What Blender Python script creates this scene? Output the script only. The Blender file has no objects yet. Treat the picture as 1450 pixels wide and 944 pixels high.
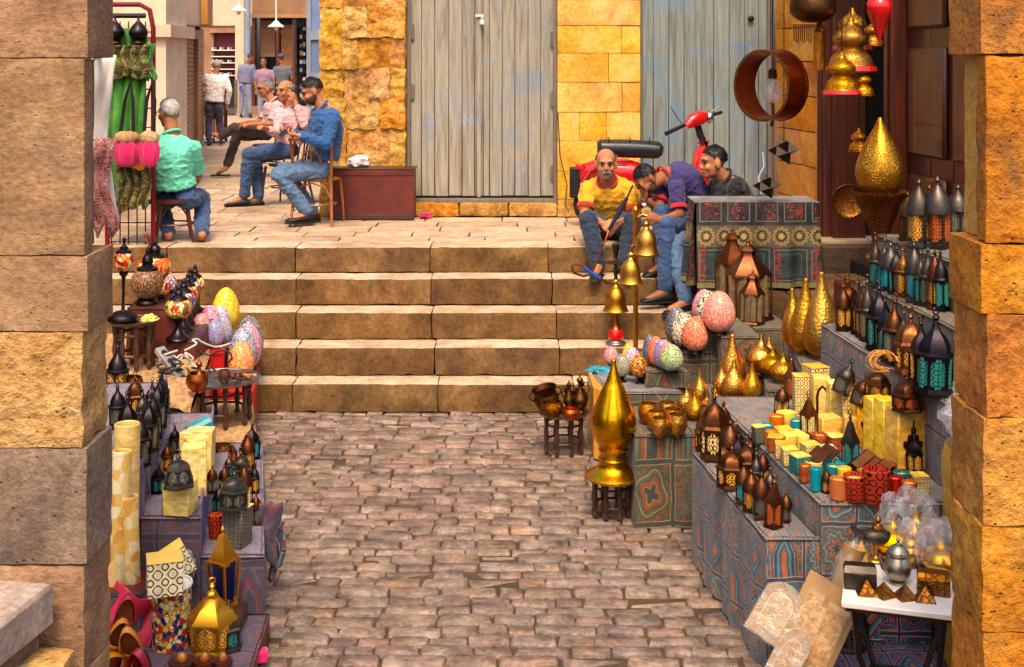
import bpy, bmesh, math, random
import numpy as np
from mathutils import Vector, Matrix, noise, Euler

# ------------------------------------------------------------------ camera, sky, sun, exposure
SC = bpy.context.scene
COL = SC.collection
F, CX, HY, EYE = 1800.0, 725.0, 90.0, 2.725     # focal length and principal point in photo pixels, eye height
cam = bpy.data.cameras.new('camera'); camo = bpy.data.objects.new('camera', cam); COL.objects.link(camo)
camo.location = (0, 0, EYE); camo.rotation_euler = (math.radians(90), 0, 0)
cam.sensor_width = 36; cam.lens = 36 * F / 1450; cam.shift_y = -(472 - HY) / 1450
cam.clip_start = 0.05; cam.clip_end = 400
SC.camera = camo
SUN_EL, SUN_AZ = 58, 181          # degrees; azimuth clockwise from +Y (the sun stands behind the camera, a little to the left)
w = bpy.data.worlds.new('World'); SC.world = w; w.use_nodes = True
_bg = w.node_tree.nodes['Background']
_sky = w.node_tree.nodes.new('ShaderNodeTexSky'); _sky.sky_type = 'NISHITA'; _sky.sun_disc = False
_sky.sun_elevation = math.radians(SUN_EL); _sky.sun_rotation = math.radians(SUN_AZ)
_sky.air_density = 1.0; _sky.dust_density = 6.0; _sky.ozone_density = 1.0
w.node_tree.links.new(_sky.outputs[0], _bg.inputs[0]); _bg.inputs[1].default_value = 0.13
sl = bpy.data.lights.new('sun', 'SUN'); sl.energy = 1.5; sl.angle = math.radians(15); sl.color = (1.0, 0.82, 0.50)
slo = bpy.data.objects.new('sun', sl); COL.objects.link(slo)
_e, _a = math.radians(SUN_EL), math.radians(SUN_AZ)
_sd = Vector((math.sin(_a) * math.cos(_e), math.cos(_a) * math.cos(_e), math.sin(_e)))
slo.rotation_euler = _sd.to_track_quat('Z', 'Y').to_euler()
slo.location = _sd * 30
SC.view_settings.view_transform = 'Standard'; SC.view_settings.look = 'None'
SC.view_settings.exposure = 1.08; SC.view_settings.gamma = 1.0
SC.render.engine = 'CYCLES'; SC.cycles.max_bounces = 6; SC.cycles.diffuse_bounces = 3; SC.cycles.glossy_bounces = 3
SC.cycles.transmission_bounces = 4; SC.cycles.transparent_max_bounces = 8
SC.cycles.caustics_reflective = False; SC.cycles.caustics_refractive = False

# ------------------------------------------------------------------ helpers
RND = random.Random(11)
def at(x, y, d): return Vector(((x - CX) * d / F, d, EYE - (y - HY) * d / F))
def on(x, y, z=0.0):
    d = F * (EYE - z) / (y - HY); return Vector(((x - CX) * d / F, d, z))
def C(r, g, b):
    f = lambda c: (c / 255 / 12.92) if c <= 10 else ((c / 255 + 0.055) / 1.055) ** 2.4
    return (f(r), f(g), f(b), 1.0)

class MB:
    """collects shapes of one mesh"""
    def __init__(s): s.v = []; s.f = []; s.m = []; s.uv = []; s.T = Matrix()
    def add(s, vs, fs, m=0, uv=None, T=None):
        o = len(s.v); M = s.T @ T if T is not None else s.T
        s.v += [tuple(M @ Vector(p)) for p in vs]
        for i, f in enumerate(fs):
            s.f.append([o + k for k in f]); s.m.append(m)
            s.uv.append(uv[i] if uv else [(0, 0)] * len(f))
        return s
    def box(s, c, sz, m=0, rz=0, T=None, ch=0.0):
        x, y, z = sz[0] / 2, sz[1] / 2, sz[2] / 2
        M = Matrix.Translation(c) @ Matrix.Rotation(rz, 4, 'Z')
        if T is not None: M = T @ M
        if ch <= 0:
            vs = [(-x,-y,-z),(x,-y,-z),(x,y,-z),(-x,y,-z),(-x,-y,z),(x,-y,z),(x,y,z),(-x,y,z)]
            fs = [(0,1,5,4),(1,2,6,5),(2,3,7,6),(3,0,4,7),(4,5,6,7),(3,2,1,0)]
            X, Y, Z = sz
            uv = [[(0,0),(X,0),(X,Z),(0,Z)],[(0,0),(Y,0),(Y,Z),(0,Z)],[(0,0),(X,0),(X,Z),(0,Z)],[(0,0),(Y,0),(Y,Z),(0,Z)],[(0,0),(X,0),(X,Y),(0,Y)],[(0,0),(X,0),(X,Y),(0,Y)]]
            return s.add(vs, fs, m, uv, M)
        c_ = min(ch, x * .9, y * .9, z * .9); vs = []; idx = {}
        for i, sx in enumerate((-1, 1)):
            for j, sy in enumerate((-1, 1)):
                for k, sk in enumerate((-1, 1)):
                    for a in range(3):
                        p = [sx * x, sy * y, sk * z]
                        for b in range(3):
                            if b != a: p[b] -= (sx, sy, sk)[b] * c_
                        idx[(i, j, k, a)] = len(vs); vs.append(tuple(p))
        I = idx; fs = []
        for a in range(3):
            o = [q for q in range(3) if q != a]
            for sd in (0, 1):
                q = []
                for (u, v) in ((0,0),(1,0),(1,1),(0,1)):
                    key = [0, 0, 0]; key[a] = sd; key[o[0]] = u; key[o[1]] = v; q.append(I[tuple(key) + (a,)])
                if (sd == 0) ^ (a == 1): q = q[::-1]
                fs.append(q)
        for a in range(3):
            o = [q for q in range(3) if q != a]
            for u in (0, 1):
                for v in (0, 1):
                    k0 = [0, 0, 0]; k0[o[0]] = u; k0[o[1]] = v; k1 = list(k0); k1[a] = 1
                    fs.append([I[tuple(k0) + (o[0],)], I[tuple(k1) + (o[0],)], I[tuple(k1) + (o[1],)], I[tuple(k0) + (o[1],)]])
        for i in (0, 1):
            for j in (0, 1):
                for k in (0, 1): fs.append([I[(i,j,k,0)], I[(i,j,k,1)], I[(i,j,k,2)]])
        # orient outwards
        out = []
        for f in fs:
            P = [Vector(vs[q]) for q in f]; nrm = (P[1] - P[0]).cross(P[2] - P[0]); cen = sum(P, Vector()) / len(P)
            out.append(f if nrm.dot(cen) > 0 else f[::-1])
        uv = []
        for f in out:
            P = [Vector(vs[q]) for q in f]; nrm = (P[1] - P[0]).cross(P[2] - P[0]); a = max(range(3), key=lambda q: abs(nrm[q]))
            o = (0, 1) if a == 2 else ((1, 2) if a == 0 else (0, 2))
            uv.append([(p[o[0]] + x, p[o[1]] + z) for p in P])
        return s.add(vs, out, m, uv, M)
    def lathe(s, prof, n=24, c=(0, 0, 0), m=0, T=None, flute=None):
        vs = []; fs = []; uv = []
        M = Matrix.Translation(c)
        if T is not None: M = T @ M
        for (r, z) in prof:
            for k in range(n):
                a = 2 * math.pi * k / n; rr = r * (1 + (flute[1] * math.cos(flute[0] * a) if flute else 0))
                vs.append((rr * math.cos(a), rr * math.sin(a), z))
        L = len(prof)
        for i in range(L - 1):
            for k in range(n):
                k2 = (k + 1) % n
                fs.append((i * n + k, i * n + k2, (i + 1) * n + k2, (i + 1) * n + k))
                uv.append([(k / n, i / L), ((k + 1) / n, i / L), ((k + 1) / n, (i + 1) / L), (k / n, (i + 1) / L)])
        for i, rev in ((0, True), (L - 1, False)):
            if prof[i][0] > 1e-5 and tuple(prof[0]) != tuple(prof[-1]):
                q = [i * n + k for k in range(n)]; fs.append(q[::-1] if rev else q); uv.append([(0, 0)] * n)
        return s.add(vs, fs, m, uv, M)
    def prism(s, n, prof, c=(0, 0, 0), m=0, rot=0.0, T=None):
        """polygonal lathe: prof of (circumradius, z)"""
        return s.lathe(prof, n, (0, 0, 0), m, (T if T is not None else Matrix()) @ Matrix.Translation(c) @ Matrix.Rotation(rot, 4, 'Z'))
    def tube(s, pts, r, n=8, m=0, closed=False):
        pts = [Vector(p) for p in pts]; L = len(pts)
        rs = r if isinstance(r, (list, tuple)) else [r] * L
        vs = []; fs = []; prev = None
        for i, p in enumerate(pts):
            if closed: t = pts[(i + 1) % L] - pts[i - 1]
            else: t = (pts[min(i + 1, L - 1)] - pts[max(i - 1, 0)])
            t = t.normalized() if t.length > 1e-9 else Vector((0, 0, 1))
            if prev is None:
                u = t.orthogonal().normalized()
            else:
                u = (prev - t * prev.dot(t)); u = u.normalized() if u.length > 1e-6 else t.orthogonal().normalized()
            prev = u; w_ = t.cross(u)
            for k in range(n):
                a = 2 * math.pi * k / n
                vs.append(p + (u * math.cos(a) + w_ * math.sin(a)) * rs[i])
        rng = range(L if closed else L - 1)
        for i in rng:
            j = (i + 1) % L
            for k in range(n):
                k2 = (k + 1) % n; fs.append((i * n + k, i * n + k2, j * n + k2, j * n + k))
        if not closed:
            fs.append([k for k in range(n)][::-1]); fs.append([(L - 1) * n + k for k in range(n)])
        return s.add(vs, fs, m)
    def rings(s, rings, m=0, caps=True):
        """loft through explicit rings (lists of points, equal length)"""
        n = len(rings[0]); vs = [p for r in rings for p in r]; fs = []
        for i in range(len(rings) - 1):
            for k in range(n):
                k2 = (k + 1) % n; fs.append((i * n + k, i * n + k2, (i + 1) * n + k2, (i + 1) * n + k))
        if caps:
            fs.append([k for k in range(n)][::-1]); fs.append([(len(rings) - 1) * n + k for k in range(n)])
        return s.add(vs, fs, m)
    def ell(s, c, r, n=12, m=0, T=None):
        prof = [(math.sin(math.pi * i / n), -math.cos(math.pi * i / n)) for i in range(n + 1)]
        prof[0] = (1e-6, -1); prof[-1] = (1e-6, 1)
        M = Matrix.Translation(c) @ (T if T is not None else Matrix()) @ Matrix.Diagonal((r[0], r[1], r[2], 1))
        return s.lathe(prof, max(8, int(n * 1.5)), (0, 0, 0), m, M)
    def plate(s, poly, th, T=None, m=0):
        """extrude a polygon given in x,z by thickness th along y (centred)"""
        n = len(poly); vs = [(x, -th / 2, z) for x, z in poly] + [(x, th / 2, z) for x, z in poly]
        fs = [list(range(n)), list(range(n, 2 * n))[::-1]] + [(k, k + n, (k + 1) % n + n, (k + 1) % n) for k in range(n)]
        uv = [[(x, z) for x, z in poly], [(x, z) for x, z in poly][::-1]] + [[(0, 0)] * 4] * n
        return s.add(vs, fs, m, uv, T)
    def grid(s, fn, nu, nv, m=0, uvs=(1, 1)):
        vs = [fn(i / nu, j / nv) for j in range(nv + 1) for i in range(nu + 1)]; fs = []; uv = []
        for j in range(nv):
            for i in range(nu):
                a = j * (nu + 1) + i; fs.append((a, a + 1, a + nu + 2, a + nu + 1))
                q = lambda i, j: (i / nu * uvs[0], j / nv * uvs[1])
                uv.append([q(i, j), q(i + 1, j), q(i + 1, j + 1), q(i, j + 1)])
        return s.add(vs, fs, m, uv)
    def mesh(s, name, mats, smooth=True, ang=38):
        me = bpy.data.meshes.new(name); me.from_pydata(s.v, [], s.f)
        if not isinstance(mats, (list, tuple)): mats = [mats]
        for q in mats: me.materials.append(q)
        me.polygons.foreach_set('material_index', s.m)
        uvl = me.uv_layers.new(name='UVMap'); flat = [c for f in s.uv for p in f for c in p]
        uvl.data.foreach_set('uv', flat)
        me.update()
        if smooth:
            me.polygons.foreach_set('use_smooth', [True] * len(me.polygons)); me.set_sharp_from_angle(angle=math.radians(ang))
        return me
    def obj(s, name, mats, parent=None, smooth=True, ang=38):
        return link(name, s.mesh(name, mats, smooth, ang), parent)

def link(name, data, parent=None, loc=None, rz=None):
    o = bpy.data.objects.new(name, data); COL.objects.link(o)
    if parent is not None: o.parent = parent
    if loc is not None: o.location = loc
    if rz is not None: o.rotation_euler = (0, 0, rz)
    return o
def tag(o, label, cat, group=None):
    o['label'] = label; o['category'] = cat
    if group: o['group'] = group
    return o
def thing(name, label, cat, loc=(0, 0, 0), rz=0.0, group=None, scale=None):
    o = link(name, None, None, loc, rz); o.empty_display_size = 0.1
    if scale is not None: o.scale = scale
    return tag(o, label, cat, group)
def structure(o): o['kind'] = 'structure'; return o

def rock(sz, cuts=(4, 4, 4), amp=0.01, rnd=0.02, seed=0, freq=6.0, front_only=False, chip=0.0):
    """a worn stone: gridded box with rounded arrises and a noisy skin, centred"""
    hx, hy, hz = sz[0] / 2, sz[1] / 2, sz[2] / 2
    mb = MB(); off = Vector((seed * 3.7, seed * 1.3, seed * 7.9)); cache = {}
    def pt(p):
        q = Vector(p)
        if rnd > 0:
            inn = Vector((max(-hx + rnd, min(hx - rnd, q.x)), max(-hy + rnd, min(hy - rnd, q.y)), max(-hz + rnd, min(hz - rnd, q.z))))
            dv = q - inn
            if dv.length > rnd: q = inn + dv.normalized() * rnd
        if chip > 0:
            e = sorted((hx - abs(p[0]), hy - abs(p[1]), hz - abs(p[2]))); ed = e[0] + e[1]
            if ed < .05:
                k = max(0.0, noise.noise((Vector(p) + off) * 11) + .25 * noise.noise((Vector(p) + off) * 31)) * (1 - ed / .05); q = q - Vector((math.copysign(1, p[0]) * (e.index(min(e)) >= 0) * (hx - abs(p[0]) < .05), math.copysign(1, p[1]) * (hy - abs(p[1]) < .05), math.copysign(1, p[2]) * (hz - abs(p[2]) < .05))) * chip * k
        if amp > 0:
            nv = noise.noise_vector((q + off) * freq) + 0.5 * noise.noise_vector((q + off) * freq * 2.7)
            if front_only: nv = Vector((nv.x * .15, nv.y, nv.z * .15))
            q = q + nv * amp
        return q
    def face(o, u, v, nu, nv):
        vs = []; fs = []; uv = []
        for j in range(nv + 1):
            for i in range(nu + 1): vs.append(pt(Vector(o) + Vector(u) * (i / nu) + Vector(v) * (j / nv)))
        for j in range(nv):
            for i in range(nu):
                a = j * (nu + 1) + i; fs.append((a, a + 1, a + nu + 2, a + nu + 1))
        mb.add(vs, fs)
    X, Y, Z = sz; a, b, c = cuts
    face((-hx, -hy, -hz), (X, 0, 0), (0, 0, Z), a, c); face((hx, hy, -hz), (-X, 0, 0), (0, 0, Z), a, c)
    face((hx, -hy, -hz), (0, Y, 0), (0, 0, Z), b, c); face((-hx, hy, -hz), (0, -Y, 0), (0, 0, Z), b, c)
    face((-hx, -hy, hz), (X, 0, 0), (0, Y, 0), a, b); face((-hx, hy, -hz), (X, 0, 0), (0, -Y, 0), a, b)
    return mb

# ------------------------------------------------------------------ materials
def new_mat(name):
    m = bpy.data.materials.new(name); m.use_nodes = True
    return m, m.node_tree, m.node_tree.nodes['Principled BSDF']
def N(nt, typ, ins=None, **pr):
    nd = nt.nodes.new('ShaderNode' + typ)
    for k, v in pr.items(): setattr(nd, k, v)
    for k, v in (ins or {}).items():
        if isinstance(v, bpy.types.NodeSocket): nt.links.new(v, nd.inputs[k])
        else: nd.inputs[k].default_value = v
    return nd
def MATH(nt, op, a, b=0.0, c=None):
    ins = {0: a, 1: b}
    if c is not None: ins[2] = c
    return N(nt, 'Math', ins, operation=op).outputs[0]
def RAMP(nt, fac, stops, interp='LINEAR'):
    r = N(nt, 'ValToRGB', {0: fac}); r.color_ramp.interpolation = interp
    e = r.color_ramp.elements
    while len(e) < len(stops): e.new(0.5)
    for q, (p, c) in zip(e, stops): q.position = p; q.color = c
    return r.outputs[0]
def MIX(nt, fac, a, b, bt='MIX'):
    n = N(nt, 'Mix', data_type='RGBA', blend_type=bt)
    for k, v in ((0, fac), (6, a), (7, b)):
        if isinstance(v, bpy.types.NodeSocket): nt.links.new(v, n.inputs[k])
        else: n.inputs[k].default_value = v
    return n.outputs[2]
def coord(nt, scale=(1, 1, 1), kind='Object', rand=True):
    t = N(nt, 'TexCoord').outputs[kind]
    if rand:
        oi = N(nt, 'ObjectInfo').outputs['Random']
        sc = N(nt, 'VectorMath', {0: oi, 1: (31.7, 17.3, 53.1)}, operation='MULTIPLY').outputs[0]
        t = N(nt, 'VectorMath', {0: t, 1: sc}, operation='ADD').outputs[0]
    return N(nt, 'Mapping', {0: t, 3: scale}).outputs[0]
def noise_t(nt, vec, scale, detail=4.0, rough=0.6, dist=0.0):
    return N(nt, 'TexNoise', {'Vector': vec, 'Scale': scale, 'Detail': detail, 'Roughness': rough, 'Distortion': dist}).outputs['Fac']
def per_piece(nt, col, amt=0.25, hue=0.02, island=False):
    r = N(nt, 'NewGeometry').outputs['Random Per Island'] if island else N(nt, 'ObjectInfo').outputs['Random']
    v = N(nt, 'MapRange', {0: r, 3: 1 - amt, 4: 1 + amt * .7}).outputs[0]
    r2 = MATH(nt, 'FRACT', MATH(nt, 'MULTIPLY', r, 17.31))
    h = N(nt, 'MapRange', {0: r2, 3: 0.5 - hue, 4: 0.5 + hue}).outputs[0]
    s = N(nt, 'MapRange', {0: MATH(nt, 'FRACT', MATH(nt, 'MULTIPLY', r, 41.7)), 3: 1 - amt * .6, 4: 1 + amt * .5}).outputs[0]
    return N(nt, 'HueSaturation', {'Hue': h, 'Saturation': s, 'Value': v, 'Color': col}).outputs[0]
def bump(nt, b, h, strength=0.3, dist=0.02):
    nd = N(nt, 'Bump', {'Strength': strength, 'Distance': dist, 'Height': h}); nt.links.new(nd.outputs[0], b.inputs['Normal'])

def stone(name, cols, scale=2.0, *a, world=False, **k):
    return _stone(name, cols, scale, *a, world=world, **k)
def _stone(name, cols, scale=2.0, bs=0.5, bd=0.02, rough=0.85, var=0.12, hue=0.01, fine=30, pits=0.0, stain=None, stain_amt=0.6, island=False, stretch=(1, 1, 1), spec=0.3, world=False):
    m, nt, b = new_mat(name); v = N(nt, 'NewGeometry').outputs['Position'] if world else coord(nt, stretch)
    n1 = noise_t(nt, v, scale, 5, 0.65); n2 = noise_t(nt, v, fine, 4, 0.7); n3 = noise_t(nt, v, scale * 4.3, 4, .6)
    k = len(cols); c = RAMP(nt, n1, [(0.3 + 0.4 * i / (k - 1), q) for i, q in enumerate(cols)])
    g = RAMP(nt, n2, [(0.3, (.5, .48, .46, 1)), (0.62, (1.12, 1.12, 1.12, 1))]); c = MIX(nt, 0.8, c, g, 'MULTIPLY')
    g3 = RAMP(nt, n3, [(0.35, (.78, .76, .74, 1)), (0.6, (1.05, 1.05, 1.05, 1))]); c = MIX(nt, 0.7, c, g3, 'MULTIPLY')
    if stain:
        n4 = noise_t(nt, v, scale * .8 + .9, 6, 0.7, 0.4); f = RAMP(nt, n4, [(0.52, (0, 0, 0, 1)), (0.68, (stain_amt,) * 3 + (1,))])
        c = MIX(nt, f, c, stain)
    h = MATH(nt, 'ADD', MATH(nt, 'MULTIPLY', n2, 0.7), MATH(nt, 'MULTIPLY', n3, 0.8))
    if pits > 0:
        vo = N(nt, 'TexVoronoi', {'Vector': v, 'Scale': 26.0}).outputs['Distance']
        pm = RAMP(nt, MATH(nt, 'MULTIPLY', vo, MATH(nt, 'ADD', 0.5, noise_t(nt, v, 5.0))), [(0.05, (0, 0, 0, 1)), (0.16, (1, 1, 1, 1))])
        h = MATH(nt, 'ADD', h, MATH(nt, 'MULTIPLY', pm, pits)); c = MIX(nt, 0.5 * min(1, pits * 1.5), c, pm, 'MULTIPLY')
    c = per_piece(nt, c, var, hue, island)
    nt.links.new(c, b.inputs['Base Color']); b.inputs['Roughness'].default_value = rough; b.inputs['Specular IOR Level'].default_value = spec
    bump(nt, b, h, bs, bd); return m

def plain(name, col, rough=0.5, metal=0.0, var=0.0, nscale=12, namt=0.25, bs=0.15, bd=0.004, coat=0.0, spec=0.5, sheen=0.0, trans=0.0, alpha=1.0, ior=1.45, hue=0.0, sss=0.0, kind='Object'):
    m, nt, b = new_mat(name); v = coord(nt, kind=kind)
    n1 = noise_t(nt, v, nscale, 4, 0.6); n0 = noise_t(nt, v, nscale * .17, 3, .6)
    g = RAMP(nt, n1, [(0.3, (1 - namt,) * 3 + (1,)), (0.7, (1 + namt * .4,) * 3 + (1,))]); c = MIX(nt, 1.0, col, g, 'MULTIPLY')
    g = RAMP(nt, n0, [(0.3, (1 - namt,) * 3 + (1,)), (0.7, (1 + namt * .3,) * 3 + (1,))]); c = MIX(nt, 1.0, c, g, 'MULTIPLY')
    if var > 0: c = per_piece(nt, c, var, hue)
    nt.links.new(c, b.inputs['Base Color'])
    rr = N(nt, 'MapRange', {0: n1, 3: max(0.02, rough - .12), 4: min(1, rough + .15)}).outputs[0]; nt.links.new(rr, b.inputs['Roughness'])
    b.inputs['Metallic'].default_value = metal; b.inputs['Coat Weight'].default_value = coat; b.inputs['Specular IOR Level'].default_value = spec
    b.inputs['Sheen Weight'].default_value = sheen; b.inputs['Transmission Weight'].default_value = trans; b.inputs['IOR'].default_value = ior; b.inputs['Alpha'].default_value = alpha
    if sss > 0:
        b.inputs['Subsurface Weight'].default_value = sss; b.inputs['Subsurface Radius'].default_value = (.02, .012, .006); b.inputs['Subsurface Scale'].default_value = 1.0
    if bs > 0: bump(nt, b, n1, bs, bd)
    return m

def wood(name, cols, scale=1.0, rough=0.7, axis=2, var=0.15, patches=None, bs=0.35, coat=0.0, patch2=None):
    m, nt, b = new_mat(name); st = [14.0, 14.0, 14.0]; st[axis] = 0.9
    v = coord(nt, tuple(q * scale for q in st)); v0 = coord(nt, rand=False) if patches else None
    n1 = noise_t(nt, v, 1.6, 6, 0.65, 0.6); n2 = noise_t(nt, v, 7.0, 3, .7)
    k = len(cols); c = RAMP(nt, n1, [(0.28 + 0.44 * i / (k - 1), q) for i, q in enumerate(cols)])
    c = MIX(nt, 0.45, c, RAMP(nt, n2, [(0.3, (.65, .65, .65, 1)), (0.7, (1.1, 1.1, 1.1, 1))]), 'MULTIPLY')
    if patches:
        p = N(nt, 'NewGeometry').outputs['Position']
        n3 = noise_t(nt, p, 1.9, 5, 0.65, 0.3); c = MIX(nt, RAMP(nt, n3, [(0.52, (0, 0, 0, 1)), (0.7, (.75, .75, .75, 1))]), c, patches)
        if patch2:
            n4 = noise_t(nt, N(nt, 'Mapping', {0: p, 1: (3, 9, 2)}).outputs[0], 3.4, 6, .75, .5); c = MIX(nt, RAMP(nt, n4, [(0.60, (0, 0, 0, 1)), (0.66, (.8, .8, .8, 1))]), c, patch2)
    c = per_piece(nt, c, var, 0.008)
    nt.links.new(c, b.inputs['Base Color']); b.inputs['Roughness'].default_value = rough; b.inputs['Coat Weight'].default_value = coat
    bump(nt, b, MATH(nt, 'ADD', n1, MATH(nt, 'MULTIPLY', n2, .4)), bs, 0.004); return m

def metal(name, col, dark, rough=0.3, hammer=0.0, hscale=60, tarnish=0.5, var=0.08, engrave=0.0):
    m, nt, b = new_mat(name); v = coord(nt)
    n1 = noise_t(nt, v, 7.0, 5, 0.65, 0.3); n2 = noise_t(nt, v, 34.0, 4, .65)
    f = RAMP(nt, n1, [(0.42, (0, 0, 0, 1)), (0.72, (tarnish,) * 3 + (1,))]); c = MIX(nt, f, col, dark)
    c = MIX(nt, .5, c, RAMP(nt, n2, [(.3, (.72, .72, .72, 1)), (.65, (1.1, 1.1, 1.1, 1))]), 'MULTIPLY')
    h = MATH(nt, 'MULTIPLY', n2, .25)
    if hammer > 0:
        vo = N(nt, 'TexVoronoi', {'Vector': v, 'Scale': float(hscale)}, feature='SMOOTH_F1').outputs['Distance']; h = MATH(nt, 'ADD', h, MATH(nt, 'MULTIPLY', vo, hammer))
    if engrave > 0:
        vo = N(nt, 'TexVoronoi', {'Vector': v, 'Scale': float(hscale)}, feature='DISTANCE_TO_EDGE').outputs['Distance']
        ln = RAMP(nt, vo, [(.03, (0, 0, 0, 1)), (.09, (1, 1, 1, 1))]); c = MIX(nt, engrave, c, ln, 'MULTIPLY'); h = MATH(nt, 'ADD', h, MATH(nt, 'MULTIPLY', ln, .5))
    if var > 0: c = per_piece(nt, c, var, 0.006)
    nt.links.new(c, b.inputs['Base Color']); b.inputs['Metallic'].default_value = 1.0
    rr = N(nt, 'MapRange', {0: n1, 3: max(.05, rough - .1), 4: rough + .22}).outputs[0]; nt.links.new(rr, b.inputs['Roughness'])
    bump(nt, b, h, 0.6, 0.006); return m

def mosaic(name, cols, grout, cell=60.0, gap=0.06, rough=0.3, blobs=None):
    """small glass chips in plaster: Voronoi cells with grout lines; blobs tints wide zones"""
    m, nt, b = new_mat(name); v = coord(nt)
    ed = N(nt, 'TexVoronoi', {'Vector': v, 'Scale': cell}, feature='DISTANCE_TO_EDGE').outputs['Distance']
    ce = N(nt, 'TexVoronoi', {'Vector': v, 'Scale': cell}); sep = N(nt, 'SeparateColor', {0: ce.outputs['Color']}).outputs[0]
    k = len(cols); c = RAMP(nt, sep, [(i / k, q) for i, q in enumerate(cols)], 'CONSTANT')
    if blobs:
        n1 = noise_t(nt, v, 9.0, 2, .5); c = MIX(nt, RAMP(nt, n1, [(.47, (0, 0, 0, 1)), (.53, (1, 1, 1, 1))]), c, blobs)
    f = RAMP(nt, ed, [(gap * .6, (1, 1, 1, 1)), (gap, (0, 0, 0, 1))]); c2 = MIX(nt, f, c, grout)
    nt.links.new(c2, b.inputs['Base Color']); nt.links.new(N(nt, 'MapRange', {0: f, 3: rough, 4: .8}).outputs[0], b.inputs['Roughness'])
    bump(nt, b, MATH(nt, 'SUBTRACT', 1.0, f), .5, .003); return m

def pierced(name, metal_col, glass_col, scale=30.0, gap=0.10, rough=.45, metallic=0.7):
    """cut metal fretwork over coloured glass: a lattice of rings with studs"""
    m, nt, b = new_mat(name); v = coord(nt, rand=False)
    sv = N(nt, 'SeparateXYZ', {0: N(nt, 'VectorMath', {0: v, 1: (scale * 5.2,) * 3}, operation='MULTIPLY').outputs[0]})
    cs = [MATH(nt, 'COSINE', sv.outputs[k]) for k in range(3)]; q = MATH(nt, 'ADD', MATH(nt, 'ADD', cs[0], cs[1]), cs[2])
    ring = MATH(nt, 'LESS_THAN', MATH(nt, 'ABSOLUTE', MATH(nt, 'SUBTRACT', q, 1.55)), .32); ring2 = MATH(nt, 'LESS_THAN', MATH(nt, 'ABSOLUTE', MATH(nt, 'ADD', q, .25)), .22 + gap)
    dot = MATH(nt, 'GREATER_THAN', q, 2.8); f = MATH(nt, 'MAXIMUM', MATH(nt, 'MAXIMUM', ring, ring2), dot)
    n1 = noise_t(nt, v, 20.0, 3, .6); gc = MIX(nt, 1.0, glass_col, RAMP(nt, n1, [(.3, (.7, .7, .7, 1)), (.7, (1.1, 1.1, 1.1, 1))]), 'MULTIPLY')
    c = MIX(nt, f, gc, metal_col); nt.links.new(c, b.inputs['Base Color'])
    nt.links.new(MATH(nt, 'MULTIPLY', f, metallic), b.inputs['Metallic']); b.inputs['Roughness'].default_value = rough
    bump(nt, b, f, .6, .004); return m

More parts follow.
